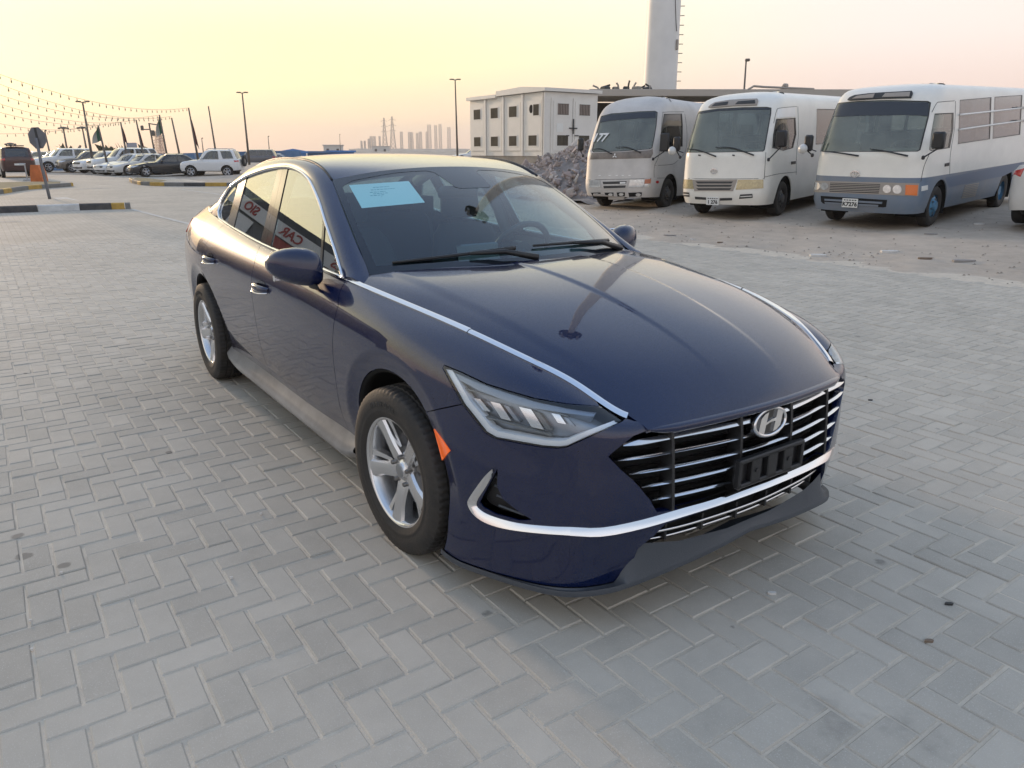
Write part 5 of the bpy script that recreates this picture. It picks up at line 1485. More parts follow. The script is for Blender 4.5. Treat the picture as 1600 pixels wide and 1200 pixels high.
    for c in spec.get('globes', []):
        g = MB(); g.lathe([(0, .09), (.05, .075), (.085, .03), (.09, 0), (.08, -.03), (0, -.04)], 20, 'X', c); g.build('round_mirror', mat('mirror_shell', (.6, .6, .58), rough=.3), root, True)
        g = MB(); g.tube([(c[0] - .02, c[1], c[2]), (c[0] - .1, c[1] + .1, c[2] - .01), (c[0] - .15, c[1] + .2, c[2] - .05)], .01, 6); g.build('mirror_arm', BLKPL, root)
    return root, bp, BUS, pan, fpx, msk
def rect(x0, y0, x1, y1, sk=0): return [(x0, y0), (x1, y0 + sk), (x1, y1 + sk), (x0, y1)]
def circ(x, y, r, ry=None): return [(x + r * math.cos(t), y + (ry or r) * math.sin(t)) for t in np.linspace(0, 2 * PI, 17)[:-1]]
HG = mat('handle_black', (.02, .02, .02), rough=.5)
b3 = dict(lift=(-.01, -.05, -.06), crop=(1200, 100, 4), low=BBLUE, up=BCREAM, rim=BLUEHUB, sidegl=GREYGL, doorgl=DUSTGL,
 wind=[(425, 245), (560, 232), (760, 226), (1000, 232), (1018, 242), (1005, 330), (952, 538), (935, 547), (700, 549), (400, 548), (290, 545), (285, 535), (330, 440), (395, 290)],
 strip=[(420, 252), (560, 239), (760, 234), (1004, 240), (1008, 325), (860, 318), (600, 322), (385, 330), (395, 300)],
 door=[(1042, 310), (1158, 305), (1157, 400), (1135, 524), (1105, 530), (1020, 543), (1008, 535), (1022, 420)],
 sidepx=[[(1200, 225), (1395, 208), (1386, 470), (1187, 500)], [(1416, 206), (1588, 194), (1574, 442), (1404, 467)]],
 sidexz=[[(-4.75, 1.48), (-5.5, 1.48), (-5.5, 2.2), (-4.75, 2.2)]],
 px=[('roof_vent', DKGREY, .03, .03, [(500, 227), (515, 212), (545, 200), (630, 190), (720, 184), (900, 175), (906, 186), (895, 214), (700, 219), (520, 230)]),
  ('vent_grille', GRSTONE, .036, .01, [(530, 222), (560, 206), (670, 192), (660, 216)]), ('vent_grille', GRSTONE, .036, .01, [(715, 212), (735, 190), (890, 182), (885, 208)]),
  ('lamp_panel', GRSTONE, .004, .02, [(243, 728), (945, 746), (938, 826), (240, 798)]),
  ('indicator', ORANGE, .014, .02, [(244, 729), (281, 730), (277, 796), (241, 794)]), ('indicator', ORANGE, .014, .02, [(860, 755), (936, 757), (929, 822), (857, 818)]),
  ('headlight', LAMPGL, .018, .02, circ(306, 763, 24)), ('headlight', LAMPGL, .018, .02, circ(354, 764, 23)), ('headlight', LAMPGL, .018, .02, circ(745, 782, 26)), ('headlight', LAMPGL, .018, .02, circ(808, 784, 28)),
  ('grille', DKGREY, .006, .01, [(390, 742), (702, 751), (692, 809), (385, 798)])] +
  [('grille_slat', GRSTONE, .016, .012, [(392 - k, 746 + 10.5 * k), (700 - 1.6 * k, 756 + 10.5 * k), (700 - 1.6 * k, 761 + 10.5 * k), (392 - k, 751 + 10.5 * k)]) for k in range(5)] +
  [('bumper_opening', VOID, .003, .0, [(330, 824), (745, 850), (738, 893), (720, 896), (345, 872), (332, 860)]), ('bumper_bar', BBLUE, .012, .02, [(355, 842), (715, 862), (712, 874), (355, 853)]),
  ('bumper_bar', BBLUE, .012, .02, [(355, 862), (690, 880), (688, 892), (360, 872)]),
  ('side_marker', PLATE, .006, .01, [(960, 764), (998, 757), (997, 786), (958, 795)]), ('door_handle', HG, .012, .02, [(1105, 622), (1130, 616), (1129, 636), (1103, 641)]),
  ('stripe', mat('stripe_blue', (.10, .145, .22), rough=.45), .003, .0, [(1108, 711), (1590, 612), (1590, 640), (1470, 700), (1130, 770)])] +
  [('louvre', GRSTONE, .008, .012, [(1232 - 3.2 * k, 757 + 11 * k), (1318 - 3.5 * k, 742 + 11 * k), (1317 - 3.5 * k, 748 + 11 * k), (1230 - 3.2 * k, 763 + 11 * k)]) for k in range(8)],
 seams=[[(1025, 300), (1055, 245), (1080, 237), (1165, 230)], [(1172, 232), (1165, 400), (1140, 560), (1135, 690)], [(1010, 560), (975, 640), (955, 735)]],
 wipers=[[(350, 549), (430, 555), (570, 575)], [(640, 534), (740, 548), (875, 576)]],
 mirrors=[((.86, 1.16, 1.56), .12, .2, .28, (1.0, 1.0, 1.28)), ((.95, -1.12, 1.52), .1, .16, .3, (1.0, -1.0, 1.3))], globes=[(1.08, -1.16, 1.42)])
b2 = dict(crop=(1040, 140, 5.7125), low=BCREAM, up=BCREAM, rim=mat('dark_hub', (.06, .06, .06), rough=.5), sidegl=BUSGL,
 wind=[(300, 195), (470, 170), (700, 158), (900, 155), (945, 163), (942, 215), (885, 540), (868, 553), (500, 560), (180, 562), (166, 550), (230, 380), (285, 215)],
 strip=[(305, 200), (470, 176), (700, 165), (930, 163), (930, 178), (700, 180), (470, 190), (300, 215)],
 door=[(985, 264), (1158, 252), (1165, 400), (1136, 522), (1050, 545), (952, 520), (960, 400)],
 sidepx=[], sidexz=[[(-1.75, 1.45), (-3.1, 1.45), (-3.1, 2.22), (-1.75, 2.22)], [(-3.22, 1.45), (-4.5, 1.45), (-4.5, 2.22), (-3.22, 2.22)], [(-4.62, 1.45), (-5.5, 1.45), (-5.5, 2.22), (-4.62, 2.22)]],
 px=[('roof_vent', GRSTONE, .03, .03, [(385, 162), (405, 142), (445, 121), (570, 101), (700, 93), (820, 90), (828, 102), (815, 142), (600, 150), (410, 166)]),
  ('vent_grille', DKGREY, .036, .01, [(415, 157), (450, 130), (565, 117), (555, 143)]), ('vent_grille', DKGREY, .036, .01, [(625, 138), (650, 115), (800, 104), (803, 131)]),
  ('headlight', LAMPYEL, .008, .02, [(125, 800), (238, 803), (252, 886), (120, 880)]), ('headlight', LAMPYEL, .008, .02, [(645, 806), (872, 802), (872, 880), (625, 894)]),
  ('grille', GRSTONE, .010, .02, [(242, 805), (640, 803), (602, 906), (258, 905)])] +
  [('grille_slot', DKGREY, .0115, .0, [(268 + 4 * k, 820 + 30 * k), (605 - 8 * k, 820 + 30 * k), (590 - 8 * k, 838 + 29 * k), (290 + 2 * k, 838 + 29 * k)]) for k in range(3)] +
  [('bumper_vent', DKGREY, .004, .0, [(142, 912), (210, 918), (214, 957), (148, 950)]), ('bumper_vent', DKGREY, .004, .0, [(665, 936), (775, 930), (778, 965), (655, 976)]),
  ('bumper_slot', DKGREY, .004, .0, [(262, 955), (362, 962), (362, 984), (264, 978)]), ('bumper_slot', DKGREY, .004, .0, [(485, 968), (594, 966), (594, 988), (485, 991)]),
  ('vent_bar', BCREAM, .010, .01, [(148, 930), (208, 935), (208, 941), (148, 936)]), ('vent_bar', BCREAM, .010, .01, [(668, 952), (770, 946), (770, 953), (668, 959)]),
  ('door_handle', HG, .012, .02, [(1120, 642), (1158, 638), (1158, 662), (1120, 668)]), ('door_visor', BW, .012, .02, [(1000, 175), (1150, 158), (1155, 242), (990, 255)]),
  ('washer_jet', HG, .012, .02, [(292, 580), (315, 583), (312, 594), (292, 590)]), ('washer_jet', HG, .012, .02, [(596, 580), (618, 583), (615, 594), (596, 590)])],
 seams=[[(965, 300), (990, 190), (1020, 165), (1170, 150)], [(1180, 150), (1185, 400), (1170, 540), (1165, 760)], [(895, 560), (880, 800)], [(130, 793), (500, 797), (880, 795)], [(885, 780), (1010, 752), (1170, 735)]],
 wipers=[[(205, 532), (300, 545), (455, 598)], [(450, 520), (600, 525), (790, 588)]],
 mirrors=[((.84, 1.18, 1.62), .12, .22, .32, (.98, 1.0, 1.22)), ((.92, -1.12, 1.56), .1, .16, .30, (.98, -1.0, 1.28))], globes=[(1.05, -1.16, 1.42)])
b1 = dict(lift=(.06, .12, .15), crop=(900, 140, 6), low=BSILV, up=BSILV, rim=mat('steel_hub', (.12, .115, .11), rough=.6, metal=.3, noise=(12, .5)), sidegl=BUSGL, doorgl=BUSGL,
 wind=[(235, 250), (330, 225), (600, 205), (740, 200), (765, 213), (755, 330), (738, 440), (715, 548), (690, 560), (420, 578), (165, 588), (150, 575), (165, 500), (195, 390), (225, 290)],
 strip=[(235, 258), (330, 233), (600, 213), (748, 208), (746, 265), (600, 268), (330, 290), (225, 308)],
 door=[(824, 228), (992, 226), (1000, 330), (998, 535), (870, 541), (790, 541), (796, 400)],
 sidepx=[], sidexz=[[(-1.6, 1.42), (-2.9, 1.42), (-2.9, 2.2), (-1.6, 2.2)], [(-3.0, 1.42), (-4.4, 1.42), (-4.4, 2.2), (-3.0, 2.2)], [(-4.5, 1.42), (-5.4, 1.42), (-5.4, 2.2), (-4.5, 2.2)]],
 px=[('windscreen_apron', mat('apron_brown', (.13, .115, .105), rough=.4, noise=(4, .4, (.26, .22, .19))), .003, .0, [(148, 594), (420, 585), (690, 567), (718, 556), (722, 600), (700, 642), (400, 650), (132, 655)]),
  ('headlight', LAMPGL, .008, .02, [(125, 850), (228, 848), (234, 918), (122, 916)]), ('headlight', LAMPGL, .008, .02, [(506, 846), (641, 842), (639, 914), (497, 918)]),
  ('indicator', mat('faded_orange', (.48, .16, .08), rough=.4, coat=.3), .009, .02, [(645, 842), (703, 838), (697, 880), (642, 882)]), ('indicator', LAMPGL, .009, .02, [(642, 884), (696, 882), (690, 910), (641, 914)]),
  ('grille', BSILV, .014, .02, [(240, 856), (490, 850), (472, 928), (258, 934)]), ('grille_slot', DKGREY, .016, .0, [(252, 864), (478, 858), (472, 882), (258, 888)]), ('grille_slot', DKGREY, .016, .0, [(258, 902), (470, 898), (466, 920), (264, 926)]),
  ('fog_recess', VOID, .003, .0, [(140, 966), (230, 964), (236, 1002), (158, 1000)]), ('fog_recess', VOID, .003, .0, [(268, 966), (352, 964), (352, 1002), (280, 1004)]), ('fog_recess', VOID, .003, .0, [(380, 964), (460, 963), (458, 1000), (390, 1002)]), ('fog_recess', VOID, .003, .0, [(490, 966), (618, 963), (614, 1000), (498, 1006)]),
  ('fog_lamp', LAMPGL, .012, .02, circ(195, 985, 20, 14)), ('fog_lamp', LAMPGL, .012, .02, circ(325, 984, 20, 14)), ('fog_lamp', LAMPGL, .012, .02, circ(425, 982, 22, 14)), ('fog_lamp', LAMPGL, .012, .02, circ(585, 985, 24, 15)),
  ('side_marker', REDLENS, .012, .02, circ(762, 866, 13, 14)), ('badge_plate', BW, .020, .01, [(415, 868), (468, 866), (466, 880), (415, 882)])] +
  [('front_letter', BW, .008, .01, [(x, 802), (x + 22, 801), (x + 20, 808), (x + 2, 809)]) for x in (212, 305, 372, 428, 492)],
 seams=[[(785, 560), (770, 640), (735, 720), (732, 825)], [(120, 845), (500, 838), (830, 828)], [(1020, 228), (1040, 400), (1030, 560), (985, 640)], [(745, 712), (900, 700), (960, 660)], [(790, 500), (812, 240), (835, 212), (1010, 208)]],
 wipers=[[(160, 566), (240, 560), (340, 604)], [(375, 546), (480, 545), (610, 593)]],
 mirrors=[((.80, 1.20, 1.58), .08, .24, .42, (.95, 1.0, 1.2)), ((.88, -1.12, 1.56), .1, .16, .30, (.95, -1.0, 1.28))], globes=[])
def bus_mark(bus, bpf, kind, px_, size, spec, m):
    """front emblem placed on the skin"""
    ox, oy, sc = spec['crop']; root, bp, S, pan, fpx, msk = bus
    uv = S.inv(fpx, [(px_[0] / sc + ox, px_[1] / sc + oy)], mask=msk); P = S.P(uv)[0]; n = S.N(uv)[0]
    ex = np.cross([0, 0, 1.0], n); ex /= np.linalg.norm(ex); ey = np.cross(n, ex)
    P = P + n * .01
    if kind == 'ovals':
        g = MB()
        t = np.linspace(0, 2 * PI, 25)[:-1]
        g.tube([P + ex * size * math.cos(a) + ey * size * .68 * math.sin(a) for a in t], .007, 6, closed=True)
        g.tube([P + ex * size * .30 * math.cos(a) + ey * size * .66 * math.sin(a) for a in t], .006, 6, closed=True)
        g.tube([P + ey * size * .32 + ex * size * .68 * math.cos(a) + ey * size * .30 * math.sin(a) for a in t], .006, 6, closed=True)
        o = g.build('emblem', m, root)
    else:
        g = MB()
        for a in (90, 210, 330):
            d = np.array([math.cos(rad(a)), math.sin(rad(a))]) * size; q = np.array([-d[1], d[0]]) * .42
            g.prism([(0, 0), tuple(d * .5 + q * .6)[0:2], tuple(d), tuple(d * .5 - q * .6)][::-1], P, ex, ey, .01)
        o = g.build('emblem', m, root)
def bus_plate(bus, px_, spec, txt, w=.29, h=.165):
    ox, oy, sc = spec['crop']; root, bp, S, pan, fpx, msk = bus
    uv = S.inv(fpx, [(px_[0] / sc + ox, px_[1] / sc + oy)], mask=msk); P = S.P(uv)[0] + np.array([.03, 0, 0])
    g = MB(); g.box(P, (.012, w, h), .003); pl = g.build('number_plate', PLATE, root)
    text_mesh('plate_lettering', txt, h * .62, INK, pl, P + np.array([.008, 0, -h * .14]), (0, 1, 0), (0, 0, 1), .001, .004)
    g = MB()
    for k in range(5): g.box(P + np.array([.007, -.10 + .05 * k, h * .32]), (.002, .034, .018))
    g.build('plate_script', INK, pl, kind='stuff')
bus3 = make_bus((-5.65, 12.38, .20), -82.5, 2.3, -.4, 'cream and slate blue minibus with four round headlights and barred side windows', b3)
bus2 = make_bus((-8.78, 12.05, .18), -75, 1.9, .6, 'cream minibus with yellowed headlights parked between the silver bus and the blue trimmed bus', b2)
bus1 = make_bus((-12.12, 12.0, .15), -73, -.6, .4, 'dusty silver minibus with 177 painted on its windscreen beside the rubble', b1)
bus_mark(bus3, None, 'ovals', (545, 688), .085, b3, CHROME); bus_mark(bus2, None, 'ovals', (432, 728), .075, b2, CHROME); bus_mark(bus1, None, 'three', (366, 622), .07, b1, BW)
bus_plate(bus3, (516, 868), b3, 'K7276'); bus_plate(bus2, (425, 994), b2, '1 276')
# barred windows of the blue trimmed bus
root, bp, S, pan, fpx, msk = bus3
for q in ([(1192, 318), (1300, 307), (1400, 296), (1500, 285), (1592, 273)], [(1188, 411), (1300, 394), (1400, 380), (1500, 366), (1592, 353)]):
    T = np.array([(x / 4 + 1200, y / 4 + 100) for x, y in q]); uv = S.inv(fpx, resample(T, 4), mask=msk); P = S.P(uv) + S.N(uv) * .03
    P = np.vstack([P, [[-3.8, P[-1, 1], P[-1, 2]], [-5.6, P[-1, 1] - .01, P[-1, 2]]]])
    g = MB(); g.tube(P, .018, 6); g.build('window_bar', BW, root, True)
# painted number on the silver bus screen
root, bp, S, pan, fpx, msk = bus1
uv = S.inv(fpx, [(222 / 6 + 900, 455 / 6 + 140)], mask=msk); P = S.P(uv)[0]; n = S.N(uv)[0]; ex = np.cross([0, 0, 1.0], n); ex /= np.linalg.norm(ex); ey = np.cross(n, ex)
text_mesh('painted_number', '177', .30, mat('screen_chalk', (.8, .8, .78), rough=.9), root, P + n * .012, ex, ey, .001, .008, .18)
g = MB(); g.box((1.0, -.3, .33), (.06, .62, .07), .01); g.box((.98, .05, .27), (.05, .45, .10), .01); g.build('bumper_underrun', GRSTONE, root)
# folded awning and pole on the middle bus roof
# ================================================================== BEHIND THE BUSES: substation, mast, rubble, shed
RH = np.array([math.sin(YAW), -math.cos(YAW), 0]); FH = np.array([math.cos(YAW), math.sin(YAW), 0])
KIO = mat('kiosk_grp', (.74, .71, .65), rough=.5, noise=(1.5, .10)); CONC = mat('raw_concrete', (.36, .32, .27), rough=.9, noise=(2, .35), bump=(30, .3))
LOUV = mat('louvre_brown', (.10, .085, .06), rough=.7, noise=(3, .4)); LOUVL = mat('louvre_light', (.30, .24, .21), rough=.7)
def frame_box(g, o, ex, ey, ez, x0, x1, y0, y1, z0, z1):
    V = [o + ex * x + ey * y + ez * z for x in (x0, x1) for y in (y0, y1) for z in (z0, z1)]
    F = [(0, 1, 3, 2), (4, 6, 7, 5), (0, 4, 5, 1), (2, 3, 7, 6), (0, 2, 6, 4), (1, 5, 7, 3)]
    if np.dot(np.cross(ex, ey), ez) < 0: F = [f[::-1] for f in F]
    g.add(V, F)
def substation():
    c0 = at_range(851, 240, 32.6); z0 = gz(c0[0], c0[1]) - .1
    o = np.array([c0[0], c0[1], z0]); ez = np.array([0, 0, 1.0])
    eL = -RH * 3.37 + FH * 5.2; eL /= np.linalg.norm(eL)           # along the long face
    eR = np.array([-eL[1], eL[0], 0]); eR *= np.sign(eR @ RH)        # along the door face
    L_, W_, zb, H = 6.2, 2.75, 1.05, 3.70
    r = empty('substation', tuple(o), 0, 'pale grey electrical substation kiosk with brown louvres and double doors', 'substation'); 
    def B(name, m, boxes, par=None, kind=None):
        g = MB()
        for b in boxes: frame_box(g, np.zeros(3), eL, eR, ez, *b)
        ob = g.build(name, m, par or r, kind=kind); return ob
    B('plinth', CONC, [(.02, L_ - .02, .02, W_ - .02, -.4, zb)])
    B('wall', KIO, [(0, L_, 0, W_, zb, H - .12)])
    B('roof_slab', KIO, [(-.14, L_ / 2 + .55, -.14, W_ + .14, H - .10, H + .03), (L_ / 2 + .6, L_ + .14, -.14, W_ + .14, H - .16, H - .02)])
    g = MB()
    pr = [(-.14, H + .03), (1.6, H + .16), (L_ / 2 + .55, H + .10), (L_ / 2 + .55, H + .03)]
    for y0, y1 in ((-.14, W_ + .14),):
        n = len(pr); a = [eL * x + eR * y0 + ez * z for x, z in pr]; b = [eL * x + eR * y1 + ez * z for x, z in pr]
        g.add(a + b, [list(range(n)), [n + i for i in range(n)][::-1]] + [(i, n + i, n + (i + 1) % n, (i + 1) % n) for i in range(n)])
    g.build('roof_hood', KIO, r)
    def louvre(face, a, z, w, h, light=False):
        fr = []
        do = .034 if face == 'L' else .064
        def bx(u0, u1, z0_, z1_, d0, d1): return (u0, u1, -d1 - do, -d0 - do, z0_, z1_) if face == 'L' else (-d1 - do, -d0 - do, u0, u1, z0_, z1_)
        ob = B('louvre', LOUV, [bx(a, a + w, z, z + h, .0, .008)])
        n = 7
        B('louvre_blade', LOUVL if light else LOUV, [bx(a + w * k / n + .01, a + w * (k + .55) / n, z + .02, z + h - .02, .008, .022) for k in range(n)], ob, 'stuff')
        B('louvre_frame', KIO, [bx(a - .04, a, z - .04, z + h + .04, 0, .012), bx(a + w, a + w + .04, z - .04, z + h + .04, 0, .012), bx(a, a + w, z - .04, z, 0, .012), bx(a, a + w, z + h, z + h + .04, 0, .012)], ob)
    nb = 4; bw = L_ / nb
    for k in range(nb):
        a = .12 + k * bw
        B('wall_panel', KIO, [(a + .13, a + bw - .16, -.035, 0, zb + .22, H - .42)])
        B('panel_rib', KIO, [(a - .10, a + .05, -.07, 0, zb, H - .13)])
        if k == 0: louvre('L', a + .28, H - 1.0 - .02, .42, .44)
        else: louvre('L', a + .42, H - 1.0 - .02, .62, .44)
        louvre('L', a + .42, zb + .42, .62, .42)
    g = MB(); c = eL * .98 - eR * .012 + ez * (H - .75)
    t = np.linspace(0, 2 * PI, 25)[:-1]; g.add([c + eL * .14 * math.cos(x) + ez * .17 * math.sin(x) - eR * .03 for x in t], [list(range(24))]); g.build('round_hole', VOID, r)
    B('corner_rib', KIO, [(-.02, .10, -.07, .0, zb, H - .13)])
    for k in range(2):
        a = .28 + k * 1.14
        dr = B('door', KIO, [(-.04, 0, a, a + 1.10, zb + .10, H - .34)])
        B('door_panel', KIO, [(-.065, -.04, a + .10, a + 1.0, zb + .22, H - .46)], dr)
        louvre('R', a + .30, H - 1.0, .58, .44, True); louvre('R', a + .30, zb + .42, .58, .42)
    B('lock_bar', DKGREY, [(-.10, -.066, 1.20, 1.62, 2.15, 2.20), (-.10, -.066, 1.40, 1.44, 1.95, 2.55), (-.09, -.066, 1.05, 1.2, 1.86, 1.9), (-.09, -.066, 1.5, 1.7, 1.86, 1.9)], None, 'stuff')
    B('notice', PLATE, [(-.075, -.066, .55, .88, 2.02, 2.36)])
substation()
def mast():
    d = 48.0; c = at_range(1024.5, 240, d); z0 = gz(c[0], c[1])
    r = empty('telecom_mast', (c[0], c[1], z0), 0, 'tall pale tapered telecom mast with step rungs and an antenna head', 'mast')
    MC = mat('mast_grey', (.76, .74, .70), rough=.5, noise=(.8, .12)); n = 28
    Hh = 56.0; g = MB(); prof = [(1.03, 0), (1.0, 4), (.92, 12), (.80, 24), (.62, 40), (.46, 52), (.44, Hh)]
    g.lathe(prof, n, 'Z'); g.build('shaft', MC, r, True)
    rad_at = lambda z: np.interp(z, [p[1] for p in prof], [p[0] for p in prof])
    a0 = math.atan2(RH[1], RH[0]) - .12; e = np.array([math.cos(a0), math.sin(a0), 0])
    sr = MB()
    for z in np.arange(3, 52, .5):
        p = e * rad_at(z) + np.array([0, 0, z]); sr.bar(p - e * .1, p + e * .24, .022, n=5)
    sr.build('step_rung', DKGREY, r, kind='stuff')
    for z in (4.1, 6.9, 9.6, 12.4):
        a1 = a0 - .62; e1 = np.array([math.cos(a1), math.sin(a1), 0]); p = e1 * (rad_at(z) + .05) + np.array([0, 0, z])
        g = MB(); g.box(p, (.14, .14, .55), .03); g.build('cable_bracket', GRSTONE, r)
    a2 = a0 - 1.1; e2 = np.array([math.cos(a2), math.sin(a2), 0]); a3 = a0 - .7; e3 = np.array([math.cos(a3), math.sin(a3), 0])
    g = MB(); g.tube([e2 * (rad_at(z) + .03) * (1 - k) + e3 * (rad_at(z) + .03) * k + np.array([0, 0, z]) for z, k in ((14, 0), (11, .15), (9, .45), (8, .8), (7.6, 1))], .02, 5); g.build('feeder_cable', BLKPL, r)
    pf = MB(); pf.lathe([(.4, 50.2), (1.9, 50.2), (1.9, 50.4), (.4, 50.4)], 24, 'Z'); pf.lathe([(.4, 53.4), (1.7, 53.4), (1.7, 53.55), (.4, 53.55)], 24, 'Z')
    pf.tube([(1.9 * math.cos(t), 1.9 * math.sin(t), 51.4) for t in np.linspace(0, 2 * PI, 25)[:-1]], .04, 5, closed=True); pf.build('platform', DKGREY, r)
    for k in range(12):
        t = 2 * PI * k / 12
        g = MB(); g.box((1.95 * math.cos(t), 1.95 * math.sin(t), 51.6 + (k % 2) * .6), (.34, .34, 2.3), .05, rot=np.array([[math.cos(t), -math.sin(t), 0], [math.sin(t), math.cos(t), 0], [0, 0, 1]])); g.build('antenna', DKGREY if k % 3 else GRSTONE, r)
    for k in range(7):
        t = 2 * PI * k / 7 + .3
        g = MB(); c_ = np.array([1.7 * math.cos(t), 1.7 * math.sin(t), 54.3]); dd = np.array([math.cos(t), math.sin(t), 0]); g.tube([c_, c_ + dd * .35], [.5, .55], 14); g.build('dish', GRSTONE, r, 30)
    g = MB(); g.bar((0, 0, 56), (0, 0, 59), .05, .02, 6); g.build('lightning_rod', DKGREY, r)
mast()
def lamp_post(px_t, px_b, dist, label, head='T', cat='lamp post', grp='thin lamp posts along the yard', r0=.11):
    b = at_range(px_b[0], px_b[1], dist); t = at_range(px_t[0], px_t[1], dist); z0 = -.04 if b[1] < 7.4 else gz(b[0], b[1])
    H = t[2] - z0
    o = empty('lamp_post', (b[0], b[1], z0), 0, label, cat, grp); top = np.array([(t[0] - b[0]) * .35, (t[1] - b[1]) * .35, H])
    g = MB(); g.bar((0, 0, 0), top, r0, r0 * .5, 8); g.build('pole', POLE, o, True)
    if head == 'T':
        for s in (-1, 1):
            g = MB(); g.bar(top, top + RH * .22 * s + [0, 0, .04], .04, n=5); c = top + RH * s * .32 + [0, 0, .06]; g.box(c, (.34, .34, .09), .03); g.build('lamp_head', POLE, o)
    elif head == 'R':
        g = MB(); g.lathe([(.0, .1), (.35, .05), (.55, -.1), (.2, -.2), (0, -.2)], 12, 'Z', top); 
        for k in range(4):
            a = k * PI / 2; g.box(top + np.array([math.cos(a) * .5, math.sin(a) * .5, -.12]), (.32, .32, .2), .05)
        g.build('lamp_head', POLE, o, kind='stuff')
    elif head == 'S':
        g = MB(); g.box(top + RH * .1, (.34, .25, .2), .05); g.build('lamp_head', POLE, o)
    elif head == 'F':
        g = MB(); g.box(top + [0, 0, .1], (.25, .45, .5), .08, rot=np.array([[.8, 0, .6], [0, 1, 0], [-.6, 0, .8]])); g.build('lamp_head', GRSTONE, o)
    return o
POLE = mat('pole_grey', (.13, .115, .10), rough=.6, metal=.2)
lamp_post((708.5, 125), (715, 250), 75, 'tall twin-headed lamp post left of the substation kiosk')
lamp_post((1159.5, 94), (1156, 245), 62, 'lamp post rising behind the cream minibus', 'S')
lamp_post((1222, 139), (1216, 245), 55, 'small floodlight pole seen over the middle minibus roof', 'F', 'floodlight', None, .07)
def rubble():
    c = np.array([-17.4, 14.9, 0]); 
    r = empty('rubble_heap', (c[0], c[1], gz(c[0], c[1])), 0, 'heap of broken concrete and brick rubble beside the silver minibus', 'rubble')
    ms = [mat('rubble_a', (.52, .44, .40), rough=.95, noise=(6, .4)), mat('rubble_b', (.46, .37, .33), rough=.95, noise=(6, .4)), mat('rubble_c', (.60, .55, .50), rough=.95, noise=(6, .3)), mat('rubble_d', (.36, .32, .295), rough=.95, noise=(6, .4))]
    def hz(x, y):
        d = math.hypot(x / 3.6, y / 3.0); return max(0, (1 - d)) ** .8 * 1.55
    G = np.array([[(x, y, hz(x, y) - .12 + .06 * math.sin(5 * x + 3 * y)) for y in np.linspace(-3.4, 3.4, 30)] for x in np.linspace(-4, 4, 30)])
    g = MB(); g.grid(G, flip=False); g.build('rubble_core', ms[3], r, True)
    base = []
    for k in range(10):
        n = 12; pts = RNG.normal(0, 1, (n, 3)); pts /= np.linalg.norm(pts, axis=1)[:, None]; pts *= np.array([1, .75, .5]) * RNG.uniform(.75, 1.1, (n, 1))
        import bmesh
        bm = bmesh.new(); [bm.verts.new(p) for p in pts]; bmesh.ops.convex_hull(bm, input=bm.verts[:]); me = bpy.data.meshes.new('stone'); bm.to_mesh(me); bm.free(); me.materials.append(ms[k % 4]); base.append(me)
    for k in range(290):
        a = RNG.uniform(0, 2 * PI); d = RNG.uniform(0, 1) ** .6; x, y = math.cos(a) * 3.7 * d, math.sin(a) * 3.1 * d
        s = RNG.uniform(.08, .26) * (1.15 if k < 60 else .8)
        o = link('stone', base[k % 10], r); o.location = (x, y, hz(x, y) + s * .15); o.scale = (s * RNG.uniform(.8, 1.5), s, s * RNG.uniform(.7, 1.2)); o.rotation_euler = tuple(RNG.uniform(0, 6.28, 3))
    VV, FF = [], []
    for k in range(2200):
        a = RNG.uniform(0, 2 * PI); d = RNG.uniform(0, 1.25) ** .7; x, y = math.cos(a) * 3.9 * d, math.sin(a) * 3.3 * d; s = RNG.uniform(.02, .09)
        q = np.array([(s, 0, 0), (-s * .8, s * .6, 0), (-s * .3, -s, 0), (s * .1, 0, s * .9), (0, s * .1, -s * .8)]); an = RNG.uniform(0, 6.28); q = q @ np.array([[math.cos(an), -math.sin(an), 0], [math.sin(an), math.cos(an), 0], [0, 0, 1]])
        o = len(VV); VV += (q + [x, y, max(hz(x, y), gz(c[0] + x, c[1] + y) - gz(c[0], c[1])) + .01]).tolist(); FF += [(o, o + 1, o + 3), (o + 1, o + 2, o + 3), (o + 2, o, o + 3), (o + 1, o, o + 4), (o + 2, o + 1, o + 4), (o, o + 2, o + 4)]
    mesh('rubble_grit', VV, FF, ms[0], r, kind='stuff')
rubble()
# litter and stones lying on the dirt in front of the buses
LIT = [mat('litter_white', (.62, .60, .56), rough=.8), mat('litter_grey', (.28, .26, .24), rough=.9), mat('litter_brown', (.20, .15, .11), rough=.9)]
lit_px = [(1277, 400, 0, 'flat pale stone lying on the dirt edge before the cream minibus', .30), (1390, 394, 0, 'white strip of paper lying on the dirt before the blue trimmed bus', .32), (1445, 405, 2, 'brown scrap lying on the dirt before the blue trimmed bus', .22), (1046, 369, 1, 'grey scrap on the dirt behind the sedan mirror', .2), (1530, 351, 0, 'white scrap of paper beside the blue hubbed rear wheel', .2), (1455, 367, 1, 'dark twig on the dirt by the front wheel of the blue trimmed bus', .22), (1081, 375, 0, 'tiny white litter on the paving edge', .09), (1505, 409, 1, 'thin grey strip lying on the dirt at the paving edge', .3), (1125, 380, 2, 'small brown stone on the dirt edge', .1)]
